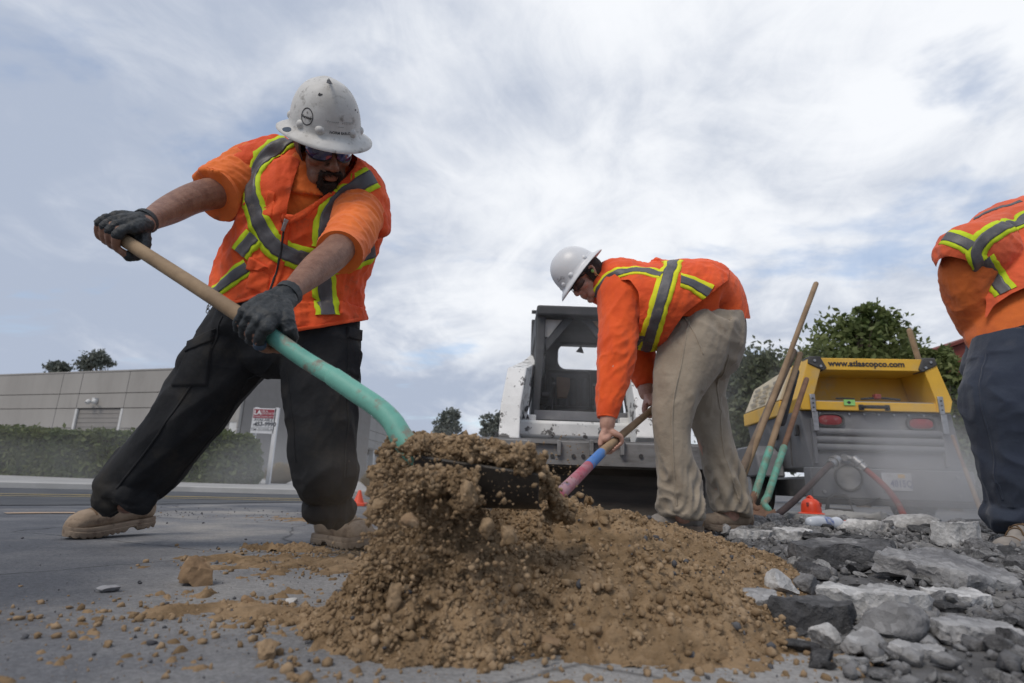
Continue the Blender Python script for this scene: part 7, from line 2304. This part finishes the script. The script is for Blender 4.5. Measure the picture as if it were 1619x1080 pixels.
def rock(name, label, cat, px, py, w_px, h_px, m, seed, z=0.0, group=None, depth=0.9, rough=0.16, sub=4, Yf=None, cuts=7, flat_top=0.0, tilt=(0, 0)):
    """an angular stone: a sphere planed by random cuts, then roughened. (px, py) is the middle of its foot"""
    rng = np.random.default_rng(seed)
    b = G(px, py, z) if Yf is None else P(px, py, Yf)
    k = mpp(px, py, b[1])
    w, h = w_px * k, h_px * k
    V, F = ico(sub); V = V.copy()
    for i in range(cuts):
        n = rng.normal(size=3); n /= np.linalg.norm(n); d = rng.uniform(0.45, 0.85)
        s = V @ n - d; V = V - np.outer(np.maximum(s, 0), n)
    if flat_top: V[:, 2] = np.minimum(V[:, 2], flat_top)
    V = V / np.abs(V).max(0)
    V = V * np.array([w / 2, w / 2 * depth, h / 2])
    s = max(w, h)
    N = V / (np.linalg.norm(V, axis=1)[:, None] + 1e-9)
    V = V + N * (s * rough * 0.35 * fbm(V / s * 3.2, 4, seed % 50) + s * 0.012 * (0.5 - fbm(V / s * 14, 3, seed % 37, True)))[:, None]
    if tilt != (0, 0):
        R = np.array(Matrix.Rotation(math.radians(tilt[0]), 3, 'Y') @ Matrix.Rotation(math.radians(tilt[1]), 3, 'X')); V = V @ R.T
    V[:, 2] -= V[:, 2].min() + h * 0.10
    V[:, 1] += (w * depth * 0.45 if Yf is None else 0)
    o = mk(name, V, F, m, smooth=True, angle=32)
    o.location = tuple(b); tag(o, label, cat, group)
    return o


rock('stone', 'brown angular stone lying alone on the grey road left of the heap', 'stone', 299, 928, 60, 52, M_STONE_B, 3, cuts=9, rough=0.24)
rock('stone', 'rounded pale tan stone half sunk in the front of the sand heap', 'stone', 843, 928, 46, 36, M_STONE_B, 4, z=0.02)
rock('stone', 'flat tan stone at the front edge of the sand, bottom centre', 'stone', 866, 1040, 46, 30, M_STONE_B, 5)
rock('stone', 'pale tan pebble in the left front of the sand apron', 'stone', 531, 992, 38, 22, M_STONE_B, 6)
rock('stone', 'upright brown stone leaning in the sand at the left foot of the heap', 'stone', 592, 942, 46, 46, M_STONE_B, 7, z=0.01)
rock('stone', 'whitish stone at the right edge of the sand apron', 'stone', 1006, 996, 36, 28, M_STONE_W, 8)
rock('stone', 'dark blue grey stone at the front right of the sand apron', 'stone', 984, 1034, 38, 26, M_STONE_D, 9)
rock('stone', 'small black stone on the dusty road at bottom right of the sand', 'stone', 1096, 1052, 18, 20, M_STONE_D, 10)
rock('stone', 'small white stone flake by the left sand apron', 'stone', 457, 957, 20, 12, M_STONE_W, 11)
rock('stone', 'dark flat pebble with pale top on the road at left', 'stone', 163, 938, 38, 11, M_STONE_G, 12)
rock('stone', 'round tan pebble between the brown stone and the sand', 'stone', 387, 957, 20, 16, M_STONE_B, 13)
rock('clod', 'crumbling sand clod on the road at the bottom left of the apron', 'clod', 418, 1044, 34, 30, M_CRUMB, 14, rough=0.3)
rock('clod', 'large square clod of sand tumbling below the middle of the shovel blade', 'clod', 735, 800, 42, 46, M_CRUMB, 15, Yf=0.93, rough=0.25)
rock('clod', 'round clod falling through the dark gap under the shovel blade', 'clod', 802, 862, 30, 32, M_CRUMB, 16, Yf=0.95, rough=0.25)
rock('clod', 'brown clod falling at the left of the spilling sand', 'clod', 650, 830, 34, 26, M_STONE_B, 17, Yf=0.90, rough=0.25)
rock('clod', 'pale clod at the outer left edge of the falling sand', 'clod', 602, 803, 28, 22, M_CRUMB, 18, Yf=1.0, rough=0.25)
rock('clod', 'long upright clod falling low at the left of the heap', 'clod', 622, 966, 22, 48, M_CRUMB, 19, Yf=0.92, rough=0.25)
rock('clod', 'small clod falling just under the shovel blade', 'clod', 770, 850, 26, 36, M_CRUMB, 20, Yf=0.94, rough=0.25)
# ------------------------------------------------------------------ broken concrete and asphalt
M_CONC = mat('broken_concrete', (0.32, 0.317, 0.315), (0.20, 0.199, 0.202), 7, 0.95, 0.006, 40, lo=0.36, hi=0.64, c3=(0.155, 0.155, 0.16), s3=6, lo3=0.52, hi3=0.7, bump2=0.0025, bscale2=170, spec=0.15)
M_CONC_L = mat('pale_concrete', (0.46, 0.455, 0.445), (0.31, 0.306, 0.302), 8, 0.95, 0.006, 45, lo=0.38, hi=0.66, c3=(0.22, 0.22, 0.22), s3=9, lo3=0.55, hi3=0.72, bump2=0.0025, bscale2=170, spec=0.15)
M_ASPH = mat('broken_asphalt', (0.085, 0.085, 0.088), (0.14, 0.14, 0.142), 9, 0.95, 0.008, 45, c3=(0.26, 0.255, 0.25), s3=7, lo3=0.54, hi3=0.72, bump2=0.003, bscale2=150, spec=0.15)
M_BED = mat('rubble_bed', (0.15, 0.148, 0.147), (0.09, 0.089, 0.09), 8, 0.95, 0.010, 30, c3=(0.30, 0.29, 0.275), s3=4, lo3=0.5, hi3=0.7, bump2=0.004, bscale2=140, spec=0.15)
M_SLABT = mat('old_pavement', (0.36, 0.355, 0.34), (0.30, 0.295, 0.285), 2, 0.95, 0.003, 60)
M_PET = mat('bottle_plastic', (0.58, 0.62, 0.68), (0.50, 0.54, 0.60), 20, 0.25, spec=0.5)
M_LABELB = mat('bottle_label', (0.07, 0.13, 0.36), (0.45, 0.47, 0.52), 40, 0.5)


def aggregate(m, amount, bump):
    # stones of the mix show on the broken faces; every piece has its own tone
    nt = m.node_tree; N, L = nt.nodes.new, nt.links.new; bs = nt.nodes['Principled BSDF']
    src = bs.inputs['Base Color'].links[0].from_socket
    tc = N('ShaderNodeTexCoord'); ge = N('ShaderNodeNewGeometry')
    v = N('ShaderNodeTexVoronoi'); v.inputs['Scale'].default_value = 75; L(ge.outputs['Position'], v.inputs[0])
    sp = N('ShaderNodeSeparateColor'); L(v.outputs['Color'], sp.inputs[0])
    r = N('ShaderNodeMapRange'); r.inputs[1].default_value, r.inputs[2].default_value, r.inputs[3].default_value, r.inputs[4].default_value = 0, 1, 1 - amount, 1 + amount * 0.8
    L(sp.outputs[0], r.inputs[0])
    oi = N('ShaderNodeObjectInfo'); r2 = N('ShaderNodeMapRange'); r2.inputs[3].default_value, r2.inputs[4].default_value = 0.72, 1.25; L(oi.outputs['Random'], r2.inputs[0])
    mm = N('ShaderNodeMath'); mm.operation = 'MULTIPLY'; L(r.outputs[0], mm.inputs[0]); L(r2.outputs[0], mm.inputs[1])
    mu = N('ShaderNodeMix'); mu.data_type = 'RGBA'; mu.blend_type = 'MULTIPLY'; mu.inputs['Factor'].default_value = 1.0
    L(src, mu.inputs['A']); L(mm.outputs[0], mu.inputs['B']); L(mu.outputs['Result'], bs.inputs['Base Color'])
    b = N('ShaderNodeBump'); b.inputs['Distance'].default_value = bump; b.inputs['Strength'].default_value = 0.8; L(v.outputs['Distance'], b.inputs['Height'])
    old = bs.inputs['Normal'].links[0].from_socket; L(old, b.inputs['Normal']); L(b.outputs[0], bs.inputs['Normal'])


for _m in (M_CONC, M_CONC_L, M_ASPH): aggregate(_m, 0.24, 0.0025)


def bed_height(x, y):
    """low bank of rubble at the right"""
    e = smooth01((x - (0.34 + 0.24 * (y - 0.7))) / 0.45) * smooth01((5.2 - y) / 1.2) * smooth01((y - 0.42) / 0.35)
    return e * (0.035 + 0.03 * smooth01((y - 1.2) / 1.2) + 0.02 * smooth01((x - 1.0) / 1.2))


def rubble_bed():
    xs, ys = np.arange(0.25, 4.4, 0.022), np.arange(0.40, 5.3, 0.022)
    X, Y_ = np.meshgrid(xs, ys); x, y = X.ravel(), Y_.ravel()
    p = np.stack([x, y, 0 * x], -1); h0 = bed_height(x, y)
    z = h0 + (0.014 * fbm(p * 9, 4, 3) + 0.010 * (0.5 - fbm(p * 30, 2, 5, True))) * np.minimum(1, h0 / 0.02) - 0.006
    ii = np.arange(len(x)).reshape(X.shape)
    q = np.stack([ii[:-1, :-1], ii[:-1, 1:], ii[1:, 1:], ii[1:, :-1]], -1).reshape(-1, 4)
    V = np.stack([x, y, z], -1); V, F = compact(V, q[V[q][:, :, 2].max(1) > -0.004])
    o = mk('rubble_bed', V, F, M_BED, smooth=True, angle=180); o['kind'] = 'stuff'


rubble_bed()


def slab(label, cat, px0, px1, py0, py1, m, seed, th=0.3, z=None, group=None, depth=0.75, tilt=0.0, roll=0.0, name='concrete_chunk', sides=None, fine=26):
    """a broken plate: an irregular polygon with a rough broken edge, seen in the box px0..px1, py0..py1"""
    rng = np.random.default_rng(seed)
    pxm = (px0 + px1) / 2
    b = G(pxm, py1, 0.05)
    for _ in range(3):
        zz = float(bed_height(np.array([b[0]]), np.array([b[1]]))[0]) - 0.012 if z is None else z
        b = G(pxm, py1, zz)
    k = mpp(pxm, py1, b[1]); w, h = (px1 - px0) * k, (py1 - py0) * k
    d = w * depth
    n = sides or rng.integers(6, 9)
    ang = np.sort(np.arange(n) * 2 * math.pi / n + rng.uniform(-0.3, 0.3, n)); rad = rng.uniform(0.80, 1.0, n)
    na = 72
    t = np.arange(na) * 2 * math.pi / na
    cx_ = np.cos(ang) * rad; cy_ = np.sin(ang) * rad
    # polygon edge sampled all the way round
    C = np.stack([cx_, cy_], -1); per = np.vstack([C, C[:1]]); L = np.concatenate([[0], np.cumsum(np.linalg.norm(np.diff(per, axis=0), axis=1))])
    s = np.linspace(0, L[-1], na, endpoint=False); E = np.stack([np.interp(s, L, per[:, 0]), np.interp(s, L, per[:, 1])], -1)
    thk = max(h * th, 0.012)
    R = []
    for f in (0.0, 0.25, 0.5, 0.75, 0.94): R.append((f, 1.0))
    prof = [(0.02, 1), (0.3, 1), (0.55, 1), (0.75, 1), (0.9, 1), (0.985, 1)] + [(1.0, 0.93), (1.02, 0.7), (1.0, 0.45), (1.03, 0.2), (0.97, 0.0), (0.6, -0.03), (0.02, -0.03)]
    V = []
    for f, zf in prof:
        xy = E * f
        V.append(np.stack([xy[:, 0], xy[:, 1], np.full(na, zf)], -1))
    V = np.array(V)
    nr = len(prof)
    P0 = V.reshape(-1, 3)
    sc = np.array([w / 2, d / 2, thk])
    Q = P0 * sc
    S = max(w, 0.08)
    edge = np.repeat(np.array([0, 0, 0.1, 0.2, 0.5, 0.8, 1, 1, 1, 1, 1, 0.5, 0])[:nr], na)
    q3 = Q / S
    rdir = np.stack([P0[:, 0], P0[:, 1], 0 * P0[:, 0]], -1); rdir /= np.linalg.norm(rdir, axis=1)[:, None] + 1e-6
    Q = Q + rdir * (edge * S * (0.05 * fbm(q3 * 5 + seed, 3, 2) + 0.03 * (0.5 - fbm(q3 * 16 + seed, 3, 4, True))))[:, None]
    Q[:, 2] += (S * 0.040 * fbm(q3 * np.array([3, 3, 1]) + seed, 4, 6) + S * 0.026 * (0.45 - fbm(q3 * np.array([12, 12, 12]) + seed, 3, 7, True)) * (0.35 + edge)) 
    M = np.array(Matrix.Rotation(math.radians(rng.uniform(0, 360) if sides is None else 0), 3, 'Z'))
    T = np.array(Matrix.Rotation(math.radians(tilt), 3, 'X') @ Matrix.Rotation(math.radians(roll), 3, 'Y'))
    Q = Q @ T.T
    Q[:, 2] -= np.percentile(Q[:, 2], 4); Q[:, 1] += d * 0.5
    fs = []
    for i in range(nr - 1):
        for j in range(na):
            a, c = i * na + j, i * na + (j + 1) % na
            fs.append((a, c, c + na, a + na)[::-1])
    fs.append(tuple(range(na))); fs.append(tuple(reversed(range((nr - 1) * na, nr * na))))
    o = mk(name, Q, fs, m, smooth=True, angle=35); o.location = tuple(b)
    tag(o, label, cat, group)
    return o


C_ = 'rubble'
G_ = 'broken concrete and asphalt'
slab('broad grey slab tilted towards the road at the right edge, largest of the rubble', C_, 1440, 1690, 868, 945, M_CONC, 101, 0.45, depth=0.75, tilt=10, roll=5, group=G_)
slab('dark layered asphalt plate lying across the middle of the rubble', C_, 1262, 1452, 858, 900, M_ASPH, 102, 0.75, depth=0.5, tilt=4, roll=-3, group=G_)
slab('thin dark asphalt sheet resting on top of the layered plate', C_, 1285, 1430, 846, 868, M_ASPH, 103, 0.6, depth=0.5, roll=2, group=G_)
slab('long pale topped chunk pointing right, in front of the dark plate', C_, 1306, 1512, 928, 990, M_CONC_L, 104, 0.75, depth=0.42, tilt=6, roll=4, group=G_)
rock('concrete_chunk', 'big rounded grey boulder of concrete under the long pale chunk', C_, 1438, 1030, 118, 78, M_CONC, 105, group=G_, z=0.01, depth=0.7)
rock('concrete_chunk', 'light lump standing beside the sand at mid height', C_, 1247, 944, 56, 52, M_CONC_L, 106, group=G_, z=0.02)
rock('concrete_chunk', 'broad pale lump at the foot of the sand, left end of the rubble', C_, 1214, 978, 76, 46, M_CONC, 107, group=G_, z=0.01)
rock('concrete_chunk', 'pale egg shaped lump in front of the dark rubble', C_, 1316, 1032, 50, 48, M_CONC_L, 108, group=G_, z=0.0)
rock('concrete_chunk', 'dark lump to the right of the pale egg shaped one', C_, 1385, 1050, 72, 54, M_CONC, 109, group=G_)
slab('flat grey plate at the lower right edge of the picture', C_, 1492, 1660, 982, 1030, M_CONC, 110, 0.6, depth=0.5, tilt=3, group=G_)
slab('mid grey plate between the broad slab and the long pale chunk', C_, 1484, 1602, 926, 972, M_CONC_L, 111, 0.6, depth=0.6, tilt=8, group=G_)
slab('low flat piece in the front row at the bottom right', C_, 1415, 1518, 1020, 1056, M_CONC, 112, 0.7, depth=0.5, tilt=4, group=G_)
rock('concrete_chunk', 'grey stone at the very foot of the sand apron, nearest the road', C_, 1145, 1000, 42, 30, M_CONC, 113, group=G_)
slab('small flat piece lowest in the rubble, below the egg shaped lump', C_, 1325, 1388, 1040, 1066, M_CONC, 114, 0.7, depth=0.6, group=G_)
slab('wide dark chunk behind the pale egg shaped lump', C_, 1222, 1392, 952, 1012, M_ASPH, 115, 0.8, depth=0.45, group=G_)
rock('concrete_chunk', 'leaning lump right beside the light one by the sand', C_, 1287, 942, 42, 42, M_CONC, 116, group=G_, z=0.02)
slab('pale slab just in front of the khaki worker', C_, 1160, 1240, 836, 858, M_CONC_L, 117, 0.7, depth=0.6, group=G_)
slab('white dusted slab right of the khaki worker, below the bottle', C_, 1232, 1300, 832, 862, M_CONC_L, 118, 0.7, depth=0.6, tilt=8, group=G_)
rock('concrete_chunk', 'pale dusty mound at the foot of the red hose', C_, 1380, 856, 100, 40, M_CONC_L, 119, group=G_, z=0.03, depth=0.6)
rock('concrete_chunk', 'larger dusty mound right of the red hose', C_, 1468, 854, 110, 40, M_CONC_L, 120, group=G_, z=0.03, depth=0.6)
slab('ribbed dusty block by the boot of the worker at the right edge', C_, 1484, 1572, 828, 868, M_CONC_L, 121, 0.95, depth=0.35, group=G_)
rock('concrete_chunk', 'low crest of crumbled pieces under the number plate', C_, 1455, 826, 70, 24, M_CONC, 122, group=G_, z=0.05, depth=0.6)
rock('concrete_chunk', 'white stone tucked against the right shoe of the khaki worker', C_, 1149, 846, 26, 20, M_CONC_L, 123, group=G_, z=0.04)
rock('stone', 'round tan stone in front of the khaki trouser leg', 'stone', 1099, 842, 38, 36, M_STONE_B, 124, z=0.05, cuts=3, rough=0.08)
rock('concrete_chunk', 'thin dark splinter in front of the pale slabs', C_, 1195, 880, 62, 12, M_ASPH, 125, group=G_, z=0.03)


def medium_rubble():
    rng = np.random.default_rng(130)
    protos = []
    for i in range(9):
        V, F = ico(3); V = V.copy(); r2 = np.random.default_rng(300 + i)
        for c in range(8):
            n = r2.normal(size=3); n /= np.linalg.norm(n); d = r2.uniform(0.35, 0.85); s = V @ n - d; V = V - np.outer(np.maximum(s, 0), n)
        V = V / np.abs(V).max(0) * np.array([1, 0.8, 0.5 if i % 2 else 0.62])
        N = V / (np.linalg.norm(V, axis=1)[:, None] + 1e-9)
        V = V + N * (0.10 * fbm(V * 2.2 + i * 3, 4, i) + 0.035 * (0.5 - fbm(V * 9, 3, i + 5, True)))[:, None]
        o = mk('rubble_lump', V, F, (M_CONC, M_CONC_L, M_CONC, M_ASPH)[i % 4], smooth=True, angle=32)
        protos.append(o)
    spots = []
    tries = 0
    while len(spots) < 230 and tries < 20000:
        tries += 1
        u = rng.uniform()
        if u < 0.62: px, py = rng.uniform(1115, 1640), rng.uniform(838, 930)
        else: px, py = rng.uniform(1130, 1640), rng.uniform(930, 1075)
        edge = 1085 + (py - 830) * 0.9 if py < 915 else 1165 - (py - 915) * 0.42 + (py - 980 > 0) * (py - 980) * 2.2
        if px < edge: continue
        b = G(px, py, 0.04)
        hb = float(bed_height(np.array([b[0]]), np.array([b[1]]))[0])
        if hb < 0.006 and rng.uniform() < 0.5: continue
        s_px = rng.uniform(7, 24) * (1 + 0.5 * (py - 850) / 200)
        k = mpp(px, py, b[1])
        spots.append((b[0], b[1] + s_px * k * 0.5, hb, s_px * k))
    # towards the khaki worker's shoes and beyond
    for i in range(30):
        px, py = rng.uniform(1110, 1260), rng.uniform(828, 850); b = G(px, py, 0.05); k = mpp(px, py, b[1])
        spots.append((b[0], b[1], float(bed_height(np.array([b[0]]), np.array([b[1]]))[0]), rng.uniform(8, 20) * k))
    used = set()
    for i, (x, y, h, s) in enumerate(spots):
        j = int(rng.integers(0, 9)); pr = protos[j]
        o = pr if j not in used else pr.copy()
        if j in used: COL.objects.link(o)
        used.add(j)
        o.location = (x, y, h + s * rng.uniform(-0.05, 0.22)); o.scale = (s * rng.uniform(0.8, 1.3), s * rng.uniform(0.8, 1.2), s * rng.uniform(0.6, 1.1))
        o.rotation_euler = (rng.uniform(-0.4, 0.4), rng.uniform(-0.4, 0.4), rng.uniform(0, 6.28))
        kind_ = ('mid grey', 'pale grey', 'mid grey', 'dark asphalt')[j % 4]
        tag(o, 'small %s lump among the broken concrete at the lower right' % kind_, 'rubble', 'small %s lumps of rubble' % kind_)
    for j, pr in enumerate(protos):
        if j not in used: bpy.data.objects.remove(pr)


medium_rubble()


def gravel():
    rng = np.random.default_rng(140)
    C, R = [], []
    for i in range(13000):
        x, y = rng.uniform(0.42, 3.2), 0.55 + 3.4 * rng.uniform() ** 1.5
        h = float(bed_height(np.array([x]), np.array([y]))[0])
        if h < 0.004 and rng.uniform() < 0.75: continue
        r = 0.0018 + 0.016 * rng.uniform() ** 4.5; C.append((x, y, h + r * 0.3)); R.append(r)
    V, F = crumbs(np.array(C), np.array(R), rng, 1, jit=0.35)
    half = len(F) // 2
    nv = len(V) // 2
    k = (len(C) // 2)
    v1, f1 = V[:k * 12] if False else V, F
    o = mk('gravel', V, F, M_CONC, smooth=False); o['kind'] = 'stuff'


gravel()

# concrete slab of old pavement behind the rubble, with the orange helmet on it
slab('flat slab of old pavement with a sharp front edge, below the orange helmet', C_, 1236, 1480, 806, 836, M_SLABT, 150, 0.5, z=0.02, depth=0.55, group=G_, name='pavement_slab')


def orange_helmet():
    Yh = 3.75
    b = P(1283, 812, Yh)
    r = thing('orange_helmet', 'orange plastic safety helmet standing on the pavement slab under the compressor', 'helmet', b)
    k = mpp(1283, 810, Yh)
    n = 40; a = np.arange(n) * 2 * math.pi / n
    R = []
    for rr, z in ((1.05, -0.03), (1.08, 0.0), (1.02, 0.06), (0.84, 0.10), (0.83, 0.35), (0.78, 0.75), (0.68, 1.02), (0.45, 1.22), (0.2, 1.30), (0.01, 1.32)):
        R.append(np.stack([np.cos(a) * rr * 17.5 * k, np.sin(a) * rr * 17.5 * k * 1.1, np.full(n, z * 18 * k)], -1))
    m = MB(); m.rings(R); m.build('shell', M_ORHAT, r)
    rb = MB(); rb.tube([(0, -12 * k, 15 * k), (0, -6 * k, 22 * k), (0, 0, 25.5 * k), (0, 8 * k, 23 * k)], 2.6 * k, seg=10); rb.build('crown_rib', M_ORHAT, r)
    for s in (-1, 1):
        v = MB(); v.box((s * 10 * k, -10.2 * k, 14 * k), (3 * k, 3 * k, 6 * k)); v.build('vent', M_HOSER, r, bevel=0.002)


orange_helmet()


def bottle():
    Yb = 3.1
    b = P(1308, 838, Yb); 
    r = thing('water_bottle', 'crushed plastic water bottle with a blue label lying in the rubble', 'bottle', b, rz=0.3)
    m = MB(); m.tube([(-0.10, 0, 0.035), (-0.04, 0, 0.037), (0.03, 0.004, 0.033), (0.075, 0, 0.036), (0.10, 0, 0.035), (0.125, 0, 0.034)], [0.030, 0.033, 0.029, 0.031, 0.014, 0.013], seg=16, hint=(0, 0, 1)); m.build('body', M_PET, r)
    l = MB(); l.tube([(-0.035, 0, 0.037), (0.02, 0.002, 0.035)], [0.0338, 0.031], seg=16, sub=2, round_cap=False, hint=(0, 0, 1)); l.build('label_band', M_LABELB, r)
    c = MB(); c.cyl((0.124, 0, 0.034), (0.142, 0, 0.034), 0.016); c.build('cap', M_ORHAT, r)


bottle()


def road_cone():
    Yc = 5.6
    b = P(568, 786, Yc); b[2] = 0.0
    r = thing('traffic_cone', 'small orange traffic cone far down the road between trousers and sand', 'cone', b)
    k = mpp(568, 780, Yc)
    m = MB(); m.cyl((0, 0, 0.02), (0, 0, 24 * k), 9 * k, 20, 2 * k); m.build('cone_body', M_ORHAT, r)
    c = MB(); c.cyl((0, 0, 9 * k), (0, 0, 14 * k), 6.75 * k, 20, 5.3 * k); c.build('white_collar', M_TRIMW, r)
    q = MB(); q.box((0, 0, 0.015), (24 * k, 24 * k, 0.03)); q.build('cone_foot', M_ORHAT, r, bevel=0.005)


road_cone()
# ------------------------------------------------------------------ dust in the air
def dust(name, centre, size, density, seed, lean=0.0, colour=(0.92, 0.91, 0.90), scale=1.3):
    me = bpy.data.meshes.new(name)
    mb = MB(); mb.box((0, 0, 0), (2, 2, 2))
    me.from_pydata([tuple(v) for v in mb.verts()], [], mb.f); me.update()
    o = bpy.data.objects.new(name, me); COL.objects.link(o)
    o.location = centre; o.scale = [s / 2 for s in size]
    m = bpy.data.materials.new(name); m.use_nodes = True; nt = m.node_tree; nt.nodes.clear()
    N, L = nt.nodes.new, nt.links.new
    out = N('ShaderNodeOutputMaterial'); pv = N('ShaderNodeVolumePrincipled')
    pv.inputs['Color'].default_value = (*colour, 1); pv.inputs['Anisotropy'].default_value = 0.2
    tc = N('ShaderNodeTexCoord'); ln = N('ShaderNodeVectorMath'); ln.operation = 'LENGTH'; L(tc.outputs['Object'], ln.inputs[0])
    fo = N('ShaderNodeMapRange'); fo.interpolation_type = 'SMOOTHSTEP'; fo.inputs[1].default_value = 1.0; fo.inputs[2].default_value = 0.15
    L(ln.outputs['Value'], fo.inputs[0])
    mp = N('ShaderNodeMapping'); mp.inputs['Scale'].default_value = [s / 2 for s in size]; mp.inputs['Location'].default_value = (seed, seed * 0.7, 0)
    L(tc.outputs['Object'], mp.inputs[0])
    n = N('ShaderNodeTexNoise'); n.inputs['Scale'].default_value = scale; n.inputs['Detail'].default_value = 3; n.inputs['Distortion'].default_value = 0.6; L(mp.outputs[0], n.inputs[0])
    r = N('ShaderNodeMapRange'); r.inputs[1].default_value, r.inputs[2].default_value = 0.38, 0.68; L(n.outputs[0], r.inputs[0])
    a = N('ShaderNodeMath'); a.operation = 'MULTIPLY'; L(fo.outputs[0], a.inputs[0]); L(r.outputs[0], a.inputs[1])
    b = N('ShaderNodeMath'); b.operation = 'MULTIPLY'; L(a.outputs[0], b.inputs[0]); b.inputs[1].default_value = density
    L(b.outputs[0], pv.inputs['Density']); L(pv.outputs[0], out.inputs['Volume'])
    me.materials.append(m); o['kind'] = 'stuff'
    return o


dust('dust_cloud', (3.15, 4.1, 0.42), (2.5, 1.8, 1.4), 2.4, 2.0)
dust('dust_cloud', (1.9, 6.9, 1.3), (4.6, 2.4, 3.6), 0.6, 5.0, scale=0.9)
dust('dust_cloud', (-4.5, 10.0, 0.45), (18.0, 7.0, 2.0), 0.13, 9.0, scale=0.5)
dust('dust_cloud', (0.6, 4.75, 1.0), (2.8, 1.6, 2.4), 0.24, 12.0)
dust('dust_cloud', (-0.20, 1.02, 0.14), (0.42, 0.34, 0.52), 1.6, 15.0, colour=(0.72, 0.58, 0.42), scale=5.0)
